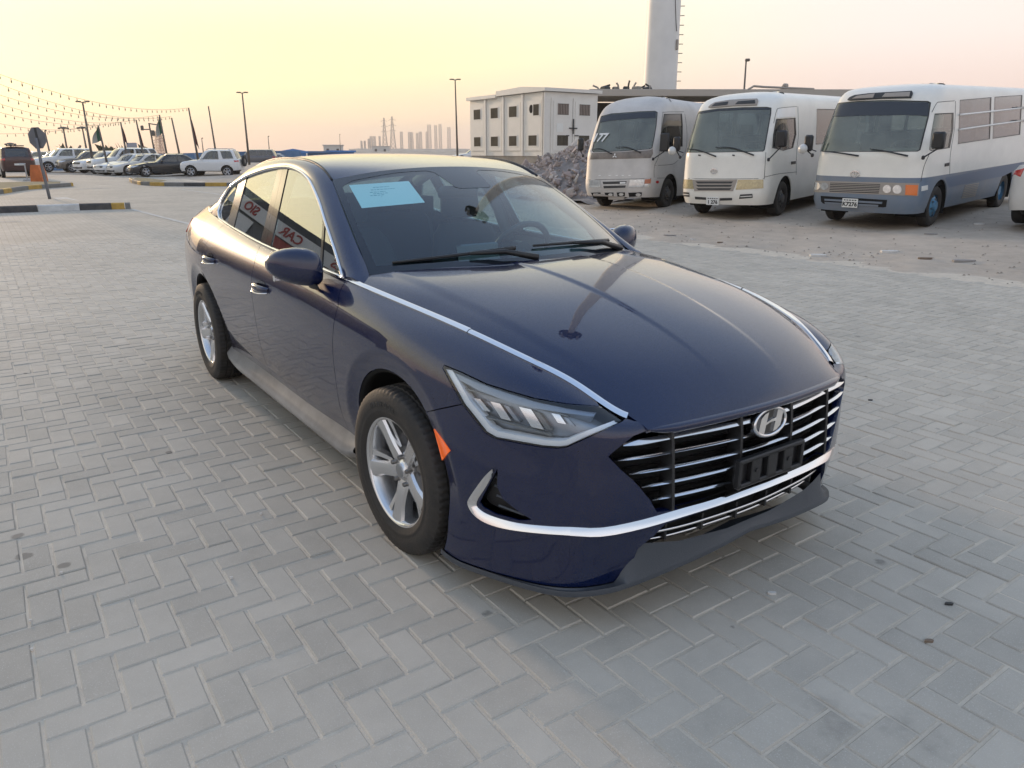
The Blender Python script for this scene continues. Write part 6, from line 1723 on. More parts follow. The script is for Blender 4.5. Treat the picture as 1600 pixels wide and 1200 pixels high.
for (x, y, k, lb, s) in lit_px:
    p = on_ground(x, y, .03)
    for _ in range(6):
        zz = gz(p[0], p[1]) if p[1] > 7.4 else 0; p = on_ground(x, y, zz)
    g = MB(); n = 7; an = RNG.uniform(0, 6.28); Q = [(math.cos(2 * PI * j / n) * s * RNG.uniform(.4, .6), math.sin(2 * PI * j / n) * s * RNG.uniform(.18, .3), 0) for j in range(n)]
    g.prism([(q[0], q[1]) for q in Q], p + np.array([0, 0, -.004]), RH, FH, -.03 if False else .03)
    o = g.build('litter', LIT[k]); tag(o, lb, 'litter', 'scraps and stones lying on the dirt')
VV, FF = [], []
for k in range(900):
    y = 7.9 + RNG.uniform(0, 1) ** 1.4 * 9; x = RNG.uniform(-16, 0); s = RNG.uniform(.008, .032); z = gz(x, y) + s * .2
    q = np.array([(s, 0, 0), (-s * .8, s * .6, 0), (-s * .3, -s, 0), (s * .1, 0, s * .7)]); o = len(VV); VV += (q + [x, y, z]).tolist(); FF += [(o, o + 1, o + 3), (o + 1, o + 2, o + 3), (o + 2, o, o + 3)]
mesh('loose_pebbles', VV, FF, mat('pebble', (.40, .35, .29), rough=.95, noise=(2, .5)), kind='stuff')
# pebbles and butts on the paving
def bit(px_, sz, m, lb, nm='pebble', cat='litter'):
    p = on_ground(*px_); g = MB(); g.prism([(math.cos(a) * sz * RNG.uniform(.7, 1), math.sin(a) * sz * .45 * RNG.uniform(.7, 1)) for a in np.linspace(0, 2 * PI, 8)[:-1]], p + [0, 0, .0], RH, FH, .008); o = g.build(nm, m); tag(o, lb, cat, 'small litter on the herringbone paving')
bit((1482, 945), .018, INK, 'small black fragment on the paving right of the sedan', 'litter'); bit((1451, 1003), .018, LIT[2], 'brown butt lying on the paving towards the lower right', 'litter'); bit((1206, 928), .02, LIT[0], 'pale splinter lying on the paving before the sedan nose', 'litter'); bit((1360, 626), .02, INK, 'dark scrap on the paving beyond the sedan headlight', 'litter')
for (x, y, nm_) in ((96, 896, 'by the left joint'), (48, 971, 'near the left edge of the frame'), (50, 1016, 'beside the lowest light joint'), (408, 804, 'on a brick left of the front tyre'), (362, 904, 'cluster between two bricks below the front wheel')):
    bit((x, y), .007, LIT[0], 'white chip on the paving ' + nm_, 'stone_chip')
def shed():
    o = empty('shed', tuple(at_range(1010, 240, 44)[:2]) + (.5,), 0, 'low dark canopy shed with scrap on its roof behind the silver minibus', 'shed')
    inv = np.array(o.location)
    def B(name, m, c, d, rot=None, par=None):
        g = MB(); a = math.atan2(RH[1], RH[0]); Rm_ = np.array([[math.cos(a), -math.sin(a), 0], [math.sin(a), math.cos(a), 0], [0, 0, 1]]); g.box(Rm_ @ np.array(c, float), d, .02, Rm_); return g.build(name, m, par or o)
    B('roof', mat('shed_roof', (.34, .30, .25), rough=.8, noise=(1, .4)), (5.5, 0, 3.95), (18, 5, .22)); B('fascia', mat('shed_fascia', (.42, .38, .33), rough=.8), (5.5, -2.53, 3.98), (18.1, .05, .34))
    B('back_wall', mat('shed_dark', (.055, .05, .045), rough=.9), (5.5, 1.8, 1.9), (17.6, .1, 3.7))
    for k in range(6): B('post', DKGREY, (-3.2 + k * 3.5, -2.3, 1.9), (.12, .12, 3.8))
    for k in range(9):
        x = -3.0 + k * .38; s = RNG.uniform(.2, .5)
        g = MB(); p = RH * x + FH * RNG.uniform(-2, 0) + np.array([0, 0, 4.06]); q = p + RH * RNG.uniform(-.6, .9) + np.array([0, 0, RNG.uniform(.15, .6)]); g.tube([p, (p + q) / 2 + [0, 0, .12], q], .05, 5); g.build('scrap_pipe', GRSTONE if k % 2 else DKGREY, o)
    for k in range(5):
        g = MB(); g.box(RH * (-2.6 + k * .55) + FH * -1.5 + np.array([0, 0, 4.2]), (RNG.uniform(.2, .5), .4, RNG.uniform(.2, .4)), .06); g.build('scrap_block', CONC if k % 2 else DKGREY, o)
    g = MB(); g.tube([RH * 4.6 + FH * -2.5 + [0, 0, 4.12], RH * 4.9 + FH * -2.5 + [0, 0, 4.3], RH * 5.4 + FH * -2.5 + [0, 0, 4.26], RH * 8 + FH * -2.5 + [0, 0, 4.16]], .06, 6); g.build('rolled_awning', GRSTONE, o)
shed()
# ================================================================== the showroom that the flank and windows mirror (left of the frame)
def showroom():
    a = np.array([-31.3, -5.9, 0]); b = np.array([-21.4, -14.6, 0]); ex = (b - a) / np.linalg.norm(b - a); L_ = np.linalg.norm(b - a); nn = np.array([-ex[1], ex[0], 0]); nn *= np.sign(nn @ (CAMP * [1, 1, 0] - a))
    r = empty('showroom', tuple(a), 0, 'car showroom with dark parapet and red lettered white sign facing the yard', 'building')
    H = 6.35; ez = np.array([0, 0, 1.0])
    def B(name, m, u0, u1, d0, d1, z0, z1, par=None):
        g = MB(); frame_box(g, np.zeros(3), ex, nn, ez, u0, u1, d0, d1, z0, z1); return g.build(name, m, par or r)
    DW = mat('showroom_dark', (.05, .055, .06), rough=.6)
    B('wall', mat('showroom_wall', (.11, .115, .12), rough=.8), 0, L_, -9, 0, 0, H - .38); B('parapet', DW, -.1, L_ + .1, -9, .12, H - .38, H)
    B('sign_band', mat('sign_white', (.50, .52, .51), rough=.6), .05, L_ - .2, .0, .16, H - 1.15, H - .40)
    B('lower_band', mat('sign_red', (.24, .05, .04), rough=.6), L_ * .30, L_ * .62, .0, .15, H - 1.75, H - 1.22)
    for k in range(5): B('shop_window', mat('shop_glass', (.02, .03, .03), rough=.05, coat=1), .5 + k * 2.5, .5 + k * 2.5 + 2.2, .0, .06, .4, H - 2.1)
    B('white_board', mat('sign_white', (.7, .7, .7)), 1.0, 2.6, .07, .12, H - 2.6, H - 1.3)
    red = mat('sign_red_letter', (.26, .035, .03), rough=.5)
    exv = -ex if np.dot(np.cross(ex, ez), nn) < 0 else ex
    for s, u in (('SIO', 1.9), ('CAR', 5.0), ('SALES', 8.6)):
        text_mesh('sign_letters', s, .72, red, r, ex * u + nn * .19 + ez * (H - .77), exv, ez, .02, .012)
showroom()
# ================================================================== THE FAR CAR PARK on the left
def paint(nm, c, metal=0.0, rough=.3): return mat(nm, c, rough=rough, metal=metal, coat=.6)
PW = paint('car_white', (.68, .69, .69)); PW2 = paint('car_pearl', (.60, .585, .55)); PK = paint('car_black', (.012, .013, .016)); PG = paint('car_grey', (.10, .10, .11), .3); PBR = paint('car_bronze', (.15, .135, .12), .4); PMA = paint('car_maroon', (.055, .022, .02), .2); PSV = paint('car_silver', (.42, .43, .44), .5)
CGL = glass_mat('car_glass', (.06, .07, .08), ior=1.6); CGLC = glass_mat('car_glass_clear', (.34, .38, .36), ior=1.55)
CTYRE = mat('far_tyre', (.02, .02, .02), rough=.8); CRIM = mat('far_rim', (.5, .5, .51), rough=.35, metal=.8); CDK = mat('far_trim', (.02, .02, .022), rough=.5); CHL = mat('far_headlight', (.75, .76, .78), rough=.12, metal=.4, coat=1)
PRESET = dict(
 sedan=dict(L=4.75, W=1.82, zs=.24, zh=.74, zb=.93, zt=1.02, zr=1.44, R=.325, fa=1.42, ra=-1.38, cowl=.75, rf=.05, rr=-1.05, rb=-1.85, tail='sedan'),
 suv=dict(L=4.85, W=1.93, zs=.38, zh=1.08, zb=1.20, zt=1.22, zr=1.84, R=.385, fa=1.44, ra=-1.40, cowl=.95, rf=.35, rr=-2.05, rb=-2.32, tail='suv'),
 jeep=dict(L=3.85, W=1.70, zs=.40, zh=.98, zb=1.06, zt=1.10, zr=1.70, R=.345, fa=1.12, ra=-1.15, cowl=.70, rf=.20, rr=-1.55, rb=-1.80, tail='suv'),
 crossover=dict(L=4.5, W=1.85, zs=.32, zh=.95, zb=1.07, zt=1.12, zr=1.63, R=.355, fa=1.34, ra=-1.32, cowl=.85, rf=.15, rr=-1.65, rb=-2.1, tail='suv'),
)
def make_car(kind, pos, az, colour, label, glass=None, roof=None, name='parked_car', cat='car', group='cars in the far car park', spare=False, rails=False, bar=False):
    s = dict(PRESET[kind]); L, W = s['L'], s['W']; hw = W / 2; f, b = L / 2, -L / 2
    root = empty(name, tuple(pos), az, label, cat, group)
    zs, zh, zb, zt, zr = s['zs'], s['zh'], s['zb'], s['zt'], s['zr']
    suv = s['tail'] == 'suv'
    zm = (zs + zh) / 2
    cols = []
    for x, y, top, lo in ((f, 0, zh - .06, zs - .04), (f - .05, .30 * W, zh - .05, zs - .04), (f - .26, .455 * W, zh - .02, zs - .02), (s['fa'], .49 * W, (zh + zb) / 2, zs), (s['cowl'] - .1, .5 * W, zb - .02, zs), (-.4, .5 * W, zb, zs), (s['ra'], .495 * W, (zb + zt) / 2, zs), (b + .22, .46 * W, zt, zs + .02), (b + .03, .32 * W, zt, zs + .05), (b, 0, zt + .01, zs + .05)):
        dx = .05 if x > f - .3 else 0
        bk = -.03 if x < b + .3 else 0
        cols.append([(x - dx * 1.2 - bk, y * .95, lo), (x, y * .99, lo + (top - lo) * .25), (x, y, lo + (top - lo) * .55), (x - dx * .7, y * .985, lo + (top - lo) * .82), (x - dx * 2.6 + bk * -1, y * .915, top)])
    S = Surf(cols, mirror=(True, True), iters=4)
    nu = S.nu - 1
    def arch(ax_):
        t = np.radians(np.linspace(-25, 205, 18)); R_ = s['R'] * 1.16
        uv = S.inv(f_xz, np.stack([ax_ + R_ * np.cos(t), s['R'] + .02 + R_ * np.sin(t)], 1), mask=lambda P, N_, uv: (uv[:, 0] > 1.4) & (uv[:, 0] < nu - 1.4)); uv = uv[uv[:, 1] > .01]
        if uv[0, 0] > uv[-1, 0]: uv = uv[::-1]
        e0, e1 = uv[0].copy(), uv[-1].copy(); e0[1] = e1[1] = 0; return np.vstack([e0, uv, e1])
    A1, A2 = arch(s['fa']), arch(s['ra'])
    P4 = lambda uv, **k: panel_data(S, uv, d=k.pop('d', (.4, .6)), **k)
    panel('body', P4([uvl((0, 0), A1[0], 6), A1, uvl(A1[-1], A2[0], 8), A2, uvl(A2[-1], (nu, 0), 6), uvl((nu, 0), (nu, 4), 6), uvl((nu, 4), (0, 4), 40), uvl((0, 4), (0, 0), 6)], rim=.0, inset=0), colour, root, 'B')
    # bonnet / deck
    top = S.P(uvl((0, 4), (nu, 4), 40)); G = []
    for k in (-1, -.75, -.4, 0, .4, .75, 1):
        q = top.copy(); q[:, 1] *= k; q[:, 2] += .045 * (1 - k * k); G.append(q)
    g = MB(); g.grid(np.array(G), flip=True); g.build('bonnet', colour, root, True)
    # greenhouse
    gc = []
    for (xb, yb, xt, yt) in ((s['cowl'] + .06, 0, s['rf'] + .06, 0), (s['cowl'] + .02, .26 * W, s['rf'] + .02, .22 * W), (s['cowl'] - .18, .435 * W, s['rf'] - .08, .365 * W), (s['cowl'] - .75, .462 * W, s['rf'] - .55, .385 * W), ((s['cowl'] + s['rb']) / 2 - .35, .462 * W, (s['rf'] + s['rr']) / 2 - .1, .39 * W), (s['rb'] + .35, .45 * W, s['rr'] + .3, .38 * W), (s['rb'] + .06, .40 * W, s['rr'] + .05, .345 * W), (s['rb'] - .02, .25 * W, s['rr'] - .0, .22 * W), (s['rb'] - .04, 0, s['rr'] - .01, 0)):
        z0 = zb - .03 if not suv else zb - .02
        gc.append([(xb, yb, z0), (xb + (xt - xb) * .45, yb + (yt - yb) * .36, z0 + (zr - z0) * .42), (xb + (xt - xb) * .86, yb + (yt - yb) * .8, z0 + (zr - z0) * .82), (xt - (.10 if xt > 0 else -.06), yt * .93, zr - .055), (xt * .9 - .12, yt * .62, zr - .01)])
    GH = Surf(gc, mirror=(True, True), iters=4); ng = GH.nu - 1
    wins = dict(windscreen=[(0, .18), (1.75, .18), (1.82, 1.0), (1.78, 2.35), (0, 2.45)])
    sw = [[(2.25, .25), (3.55, .22), (3.50, 2.25), (2.9, 2.3), (2.45, 1.6)], [(3.70, .22), (4.55, .22), (4.50, 2.25), (3.62, 2.25)]] + ([[(4.72, .25), (5.6, .3), (5.55, 2.2), (4.66, 2.25)]] if suv else [[(4.7, .25), (5.35, .4), (5.05, 1.9), (4.66, 2.15)]])
    if kind == 'jeep': sw = [[(2.25, .25), (3.75, .22), (3.70, 2.25), (2.9, 2.3), (2.45, 1.6)], [(4.1, .35), (5.6, .4), (5.5, 2.2), (4.0, 2.25)]]
    rw = [(6.5, .3), (8, .3), (8, 2.3), (6.6, 2.2)]
    hol = [resample(q, .2, closed=True) for q in [wins['windscreen']] + sw + [rw]]
    gl = glass or CGL
    holes_r = [h for h in hol]
    # body of the greenhouse with window openings (the centre-line ones are notched through the seam edge)
    def notch(h, u0): return h
    wsn = np.array([(0, .18)] + [tuple(p) for p in hol[0] if p[0] > .01] + [(0, 2.45)]); rwn = np.array([tuple(p) for p in hol[-1] if p[0] < ng - .01])
    outl = [uvl((0, 0), (ng, 0), 24), uvl((ng, 0), (ng, .3), 2), rwn_sort(rwn, ng), uvl((ng, 2.3), (ng, 4), 3), uvl((ng, 4), (0, 4), 24), uvl((0, 4), (0, 2.45), 3), ws_sort(wsn)]
    panel('cabin_shell', panel_data(GH, outl, holes=hol[1:-1], d=(.4, .5), rim=.02, inset=0), roof or colour, root, 'B')
    panel('windscreen', panel_data(GH, hol[0], d=(.5, .6), off=-.01, rim=0, inset=-.01), gl, root, 'B')
    panel('rear_glass', panel_data(GH, hol[-1], d=(.5, .6), off=-.01, rim=0, inset=-.01), gl, root, 'B')
    for q in hol[1:-1]:
        for sd in 'RL': panel('side_window', panel_data(GH, q, d=(.5, .6), off=-.01, rim=0, inset=-.01), gl, root, sd)
    rt = GH.P(uvl((0, 4), (ng, 4), 30)); G = []
    for k in (-1, -.5, 0, .5, 1):
        q = rt.copy(); q[:, 1] *= k; q[:, 2] += .022 * (1 - k * k); G.append(q)
    g = MB(); g.grid(np.array(G), flip=True); g.build('roof', roof or colour, root, True)
    # lamps, grille, bumpers
    for sd in 'RL':
        panel('headlight', panel_data(S, np.array([(1.0, 2.75), (1.9, 2.75), (2.45, 3.25), (2.3, 3.5), (1.05, 3.3)]), d=(.3, .4), off=.008, rim=.01, inset=0), CHL, root, sd)
        panel('tail_lamp', panel_data(S, np.array([(nu - 2.1, 2.7), (nu - 1.2, 2.7), (nu - 1.2, 3.6), (nu - 2.2, 3.5)]), d=(.3, .4), off=.008, rim=.01, inset=0), REDLENS, root, sd)
        panel('door_seam', panel_data(S, np.array([(4.25, .4), (4.29, .4), (4.29, 3.95), (4.25, 3.95)]), d=(.3, .4), off=.002, rim=0, inset=0), CDK, root, sd)
        q = GH.P([[2.2, .1]])[0]; sg = 1 if sd == 'L' else -1
        g = MB(); g.box((q[0] - .05, sg * (hw + .08), q[2] + .06), (.12, .2, .15), .04); g.build('door_mirror', colour, root)
    panel('grille', panel_data(S, np.array([(0, 2.3), (.9, 2.3), (.95, 3.2), (0, 3.3)]), d=(.3, .4), off=.008, rim=.01, inset=0), CDK, root, 'B')
    panel('lower_intake', panel_data(S, np.array([(0, .5), (1.2, .5), (1.4, 1.3), (0, 1.3)]), d=(.3, .4), off=.006, rim=.01, inset=0), CDK, root, 'B')
    g = MB(); g.box((f - .0, 0, zs + .30), (.02, .5, .11), .004); g.build('number_plate', PLATE, root)
    g = MB(); g.box((b - .01, 0, zs + .42), (.02, .5, .11), .004); g.build('number_plate', PLATE, root)
    g = MB(); g.box((0, 0, zs + .05), (L * .86, W * .72, .2), .05); g.build('underbody', CDK, root)
    for ax_ in (s['fa'], s['ra']):
        for sg in (1, -1):
            w = empty('wheel', (ax_, sg * (hw - .13), s['R']), 0 if sg < 0 else PI); w.parent = root; R_ = s['R']
            g = MB(); g.lathe([(R_ * .62, -.10), (R_ * .75, -.115), (R_ * .93, -.105), (R_, -.07), (R_, .07), (R_ * .9, .1), (R_ * .6, .1)], 28, 'Y'); g.build('tyre', CTYRE, w, 40)
            g = MB(); g.lathe([(R_ * .62, -.10), (R_ * .58, -.09), (R_ * .54, -.05), (R_ * .5, -.02), (0, -.02)], 28, 'Y'); rm = g.build('rim', CDK, w, 40)
            g = MB(); g.lathe([(R_ * .66, -.106), (R_ * .62, -.112), (R_ * .58, -.10)], 28, 'Y')
            for k in range(5):
                a = 2 * PI * k / 5 + .3; er = np.array([math.cos(a), 0, math.sin(a)]); g.tube([er * .03 + [0, -.085, 0], er * R_ * .6 + [0, -.10, 0]], [.05, .04], 5)
            g.lathe([(0, -.105), (.06, -.10), (.07, -.06)], 12, 'Y'); g.build('spokes', CRIM, rm, kind='stuff')
    if spare:
        g = MB(); R_ = s['R']; g.lathe([(R_ * .55, -.02), (R_ * .6, -.10), (R_ * .95, -.09), (R_, -.04), (R_, .05), (R_ * .6, .09)], 28, 'X', (b - .12, 0, 1.0)); sp = g.build('spare_wheel', CTYRE, root, 40)
        g = MB(); g.lathe([(0, -.06), (R_ * .6, -.05)], 20, 'X', (b - .12, 0, 1.0)); g.build('rim', CRIM, sp)
    if rails:
        for sg in (1, -1):
            g = MB(); g.tube([(s['rf'] - .1, sg * .34 * W, zr - .03), (s['rf'] - .25, sg * .345 * W, zr + .05), (s['rr'] + .3, sg * .345 * W, zr + .05), (s['rr'] + .15, sg * .34 * W, zr - .04)], .022, 6); g.build('roof_rail', PSV, root)
    if bar:
        g = MB(); g.box((b + .5, 0, zr + .06), (.2, W * .5, .06), .02); g.build('roof_bar', CDK, root)
    return root
def rwn_sort(p, ng):
    p = p[np.argsort(p[:, 0])]
    lo = [q for q in p if q[1] < 1.2]; hi = [q for q in p if q[1] >= 1.2]
    lo = sorted(lo, key=lambda q: -q[0]); hi = sorted(hi, key=lambda q: q[0]); return np.array([q for q in lo] + [q for q in hi])
def ws_sort(p):
    p = p[p[:, 0] > .01]
    lo = sorted([q for q in p if q[1] < .5], key=lambda q: q[0]); mid = sorted([q for q in p if .5 <= q[1] < 2.2], key=lambda q: q[1]); hi = sorted([q for q in p if q[1] >= 2.2], key=lambda q: -q[0])
    return np.array([(0.0, .18)] + lo + mid + hi)[::-1]
def car_at(kind, px_, az, *a, **k):
    p = on_ground(px_[0], px_[1], -.003); return make_car(kind, (p[0], p[1], 0), rad(az), *a, **k)
car_at('jeep', (334, 276.5), 238, PW, 'white three-door jeep with a spare wheel on its tail door', glass=CGLC, spare=True, rails=True)
car_at('sedan', (263, 275.5), 268, PK, 'black sedan parked nose out next to the white jeep')
car_at('sedan', (226, 273.5), 285, PW2, 'pearl white sedan half hidden behind the black sedan', glass=CGLC)
car_at('sedan', (206, 273), 292, PW, 'white sedan with its nose just clear of the pearl white one', glass=CGLC)
car_at('suv', (197, 272), 278, PW, 'big white off-roader with dark side windows in the middle of the row')
car_at('crossover', (168, 270.5), 290, PW, 'white crossover squeezed in beside the big white off-roader', glass=CGLC)
car_at('crossover', (139, 268.8), 276, PBR, 'bronze grey crossover parked between white cars')
car_at('suv', (103, 268.2), 280, PW, 'white off-roader parked beside the bronze grey crossover', glass=CGLC)
car_at('crossover', (86, 262), 285, PW, 'white crossover in the back row near the sign post', glass=CGLC)
car_at('crossover', (56, 261), 270, PW2, 'pale car seen just behind the leaning sign post', glass=CGLC)
car_at('suv', (27, 276.5), 183, PMA, 'dark maroon off-roader standing with its tail to the yard by the orange barrier', bar=True)
car_at('suv', (398, 262.5), 240, PG, 'grey off-roader behind the white jeep', glass=CGL)
car_at('sedan', (425, 262), 245, PSV, 'silver sedan whose roof shows above the blue sedan', glass=CGL)
car_at('sedan', (452, 260.5), 245, PK, 'black sedan almost hidden behind the blue sedan roof')
p = at_range(737, 246, 95); make_car('sedan', (p[0], p[1], gz(p[0], p[1])), rad(250), PW, 'small white car far off beside the substation')
# silver white sedan cut by the right edge
p = np.array([-2.3, 15.9, 0]); make_car('sedan', (-2.93, 14.86, gz(-2.9, 14.8) - .02), rad(96), PW2, 'white car cut off by the right edge with a red tail lamp', group=None)
# barrier, sign, fence ---------------------------------------------------
p = on_ground(62, 283.5)
g = MB(); a_ = math.atan2(RH[1], RH[0]); Rz = np.array([[math.cos(a_), -math.sin(a_), 0], [math.sin(a_), math.cos(a_), 0], [0, 0, 1]])
pr = [(-.33, 0), (.33, 0), (.30, .42), (.20, .86), (-.20, .86), (-.30, .42)]
g.prism(pr, p - FH * .25, RH, (0, 0, 1), -.5); bo_ = g.build('traffic_barrier', mat('barrier_orange', (.62, .16, .035), rough=.55, noise=(3, .3))); tag(bo_, 'orange plastic barrier block standing beside the maroon off-roader', 'barrier')
st = [on_ground(43, 282), ]
o = empty('barrier_post', tuple(st[0]), 0, 'thin grey gate stand with a crossbar behind the maroon off-roader', 'gate post')
g = MB(); g.bar((0, 0, 0), (0, 0, .9), .035); g.box((0, 0, .02), (.5, .4, .05), .01); g.bar(-RH * .3 + [0, 0, .9], RH * .05 + [0, 0, .9], .03); g.build('post', PSV, o)
o_g = on_ground(79, 315.5)
sg = empty('road_sign', tuple(o_g), 0, 'leaning octagonal road sign seen from its grey back', 'road sign')
topp = at_range(55, 203, float(np.linalg.norm((o_g - CAMP)[:2])) + .1) - o_g; low = at_range(65, 258, float(np.linalg.norm((o_g - CAMP)[:2]))) - o_g
SGB = mat('sign_back', (.20, .20, .21), rough=.6, metal=.1, noise=(3, .3)); cen = at_range(56.5, 215.5, float(np.linalg.norm((o_g - CAMP)[:2])) + .05) - o_g
g = MB(); g.tube([(0, 0, -.05), low * .5, low, cen], .045, 8); g.build('pole', SGB, sg, True)
lean = (cen - low * 0); ln = cen / np.linalg.norm(cen); exs = RH - ln * (RH @ ln); exs /= np.linalg.norm(exs)
oc = [(math.cos(rad(22.5 + 45 * k)) * .285, math.sin(rad(22.5 + 45 * k)) * .34) for k in range(8)]
g = MB(); g.prism(oc, cen + FH * .06, exs, ln, .012); pl_ = g.build('sign_plate', SGB, sg)
g = MB(); g.prism([(-.03, -.3), (.03, -.3), (.03, .3), (-.03, .3)], cen + FH * .05, exs, ln, .02); g.build('sign_bracket', DKGREY, sg)
# blue corrugated fence
FBL = mat('fence_blue', (.10, .20, .36), rough=.6, noise=(.4, .2)); FBR = mat('shed_blue', (.06, .20, .48), rough=.5)
def fence():
    pts = [(-40, 248.5), (0, 247), (60, 246), (140, 244.6), (250, 240.5), (330, 238), (400, 236.2), (470, 235.2)]
    d0 = 84; r = empty('site_fence', tuple(on_ground(250, 262) * [1, 1, 0]), 0, 'long blue sheet fence behind the car park', 'fence'); org = np.array(r.location)
    tops = [at_range(x, y, d0 + (x - 250) * .02) for x, y in pts]
    P = resample(np.array(tops), 2.4)
    for k in range(len(P) - 1):
        a, b = P[k] - org, P[k + 1] - org; n = 9; ts = np.linspace(0.004, .996, n); nn = np.array([-(b - a)[1], (b - a)[0], 0]); nn /= np.linalg.norm(nn)
        up = [a + (b - a) * t + nn * (.03 if i % 2 else -.03) for i, t in enumerate(ts)]
        g = MB(); g.grid(np.array([[np.array([q[0], q[1], -.1]) for q in up], up])); g.build('fence_sheet', FBL, r)
fence()
def hut(px0, px1, ytop, dist, m, label, nm='warehouse', depth=10, roof=None, ridge=0.0):
    a = at_range(px0, ytop, dist); b = at_range(px1, ytop, dist); h = a[2]
    r = empty(nm, (a[0], a[1], 0), 0, label, 'building'); w = np.linalg.norm((b - a)[:2])
    g = MB(); e = (b - a); e[2] = 0; e /= np.linalg.norm(e); n = np.array([-e[1], e[0], 0]); n *= np.sign(n @ FH); frame_box(g, np.zeros(3), e, n, np.array([0, 0, 1.]), 0, w, 0, depth, -.2, h); g.build('wall', m, r)
    g = MB()
    q = [e * -.3 + [0, 0, h], e * (w * .5) + [0, 0, h + ridge], e * (w + .3) + [0, 0, h], e * (w + .3) + [0, 0, h - .25], e * -.3 + [0, 0, h - .25]]
    V = [x - n * .3 for x in q] + [x + n * (depth + .3) for x in q]; k = 5
    g.add(V, [list(range(k)), [k + i for i in range(k)][::-1]] + [(i, k + i, k + (i + 1) % k, (i + 1) % k) for i in range(k)]); g.build('roof', roof or m, r)
    g = MB()
    for i in range(max(2, int(w / 4))): frame_box(g, np.zeros(3), e, n, np.array([0, 0, 1.]), w * (i + .3) / max(2, int(w / 4)), w * (i + .55) / max(2, int(w / 4)), -.03, 0.0, h * .45, h * .7)
    g.build('window_row', DKGREY, r, kind='stuff')
hut(438, 478, 236.5, 110, FBR, 'bright blue gabled shed above the blue sedan roof', ridge=.35); hut(512, 553, 235, 118, FBR, 'low bright blue hall at the end of the fence', ridge=.0)
hut(480, 512, 236, 116, FBL, 'duller blue hall between the two bright blue ones')
hut(505, 536, 226, 260, mat('far_pale_wall', (.55, .53, .50)), 'pale flat-roofed block on the horizon beyond the fence', 'flat_block', 25)
hut(581, 609, 228, 420, mat('far_pale_wall', (.55, .53, .50)), 'long pale store in front of the two pylons', 'flat_block', 30)
# flags, lamps, strings
def flag_pole(px_t, px_b, dist, label, cols=None, fl_px=None, grp='flag poles round the car park', cat='flag pole'):
    b = at_range(px_b[0], px_b[1], dist); t = at_range(px_t[0], px_t[1], dist); z0 = -.02
    o = empty('flag_pole', (b[0], b[1], z0), 0, label, cat, grp); H = t[2] - z0; top = np.array([(t[0] - b[0]) * 1.0, (t[1] - b[1]) * 1.0, H])
    g = MB(); g.tube([(0, 0, 0), top], [.085, .05], 7); g.build('pole', POLE, o, True)
    if cols:
        # limp flag hanging from the top in folds: rows down the hoist
        hl, wd, sk = fl_px; nr, nc = 14, 9; m_per = dist / FPX * 1.05; hl *= m_per; wd *= m_per; sk *= m_per
        dn = -top / np.linalg.norm(top)
        Gs = []
        for i in range(nr):
            row = []; v = i / (nr - 1)
            for j in range(nc):
                u = j / (nc - 1)
                wv = wd * (math.sin(min(1, v * 1.5) * PI / 2) * (1 - .35 * v))
                row.append(top + dn * hl * v + RH * (sk * u * (.2 + .8 * v) * 1.0 + wv * u * np.sign(sk or 1) * .6) + FH * .18 * math.sin(u * 9 + v * 3) * wd + np.array([0, 0, -u * hl * .22]))
            Gs.append(row)
        Gs = np.array(Gs); fo = None
        nb = len(cols); per = (nc - 1) // nb if nb > 1 else nc - 1
        fo = MB(); 
        for k in range(nb): fo.mi = k; fo.grid(Gs[:, k * per:(k + 1) * per + 1] if k < nb - 1 else Gs[:, k * per:])
        fo.build('flag', cols, o, True)
    return o, np.array([b[0], b[1], z0]) + top
FGN = mat('flag_green', (.03, .10, .06), rough=.9); FWH = mat('flag_white', (.42, .42, .38), rough=.9); FBK = mat('flag_black', (.03, .03, .03), rough=.9); FRD = mat('flag_red', (.16, .035, .03), rough=.9)
tops = []
for a in (((153.5, 196), (167, 243), 62, 'flag pole with a green and white flag swung out to the left', [FGN, FWH], (18, 8, -9)), ((188.5, 191), (199, 243), 62, 'flag pole with a drooping dark red flag', [FRD, FBK], (22, 3.5, 3)),
          ((212.5, 187), (226, 243), 62, 'flag pole with a narrow black and red flag', [FBK, FRD], (29, 2.5, 3)), ((249, 179.5), (263, 246), 60, 'flag pole with a hanging green flag', [FGN, FWH], (22, 8, -5)),
          ((268, 184), (284, 247), 60, 'bare flag pole between the green flag and the tall dark flag', None, None), ((294.5, 168.5), (311, 247), 58, 'tall flag pole with a long dark flag above the white jeep', [FBK, FRD, FBK], (42, 3.5, 3.5)), ((325.5, 166), (339, 240), 66, 'bare tall pole right of the long dark flag', None, None)):
    o, t = flag_pole(*a); tops.append(t)
lamp_post((126.5, 160), (144, 245), 66, 'tall twin-headed lamp post between the sign and the flags')
lamp_post((378, 145.5), (388, 240), 74, 'tall twin-headed lamp post right of the flags')
lamp_post((16, 224), (20, 246), 120, 'distant crown-headed lamp mast at the far left', 'R', grp='distant lamp masts', r0=.16); lamp_post((98, 199), (107, 246), 120, 'distant crown-headed lamp mast behind the white off-roaders', 'R', grp='distant lamp masts', r0=.16); lamp_post((125, 198.5), (138, 247), 118, 'distant crown-headed lamp mast beside the tall twin-headed post', 'R', grp='distant lamp masts', r0=.16)
lamp_post((65, 204), (80, 247), 118, 'distant single lamp mast just right of the octagonal sign', 'S', grp='distant lamp masts', r0=.14)
lamp_post((315, 216), (318, 240), 160, 'faint short lamp post beyond the fence right of the jeep flag', 'S', grp='distant lamp masts', r0=.12); lamp_post((419, 213), (421, 238), 170, 'faint short lamp post beyond the fence above the blue sedan', 'S', grp='distant lamp masts', r0=.12); lamp_post((531, 210), (532, 236), 240, 'thin antenna pole beside the pale flat-roofed block', 'S', grp='distant lamp masts', r0=.12)
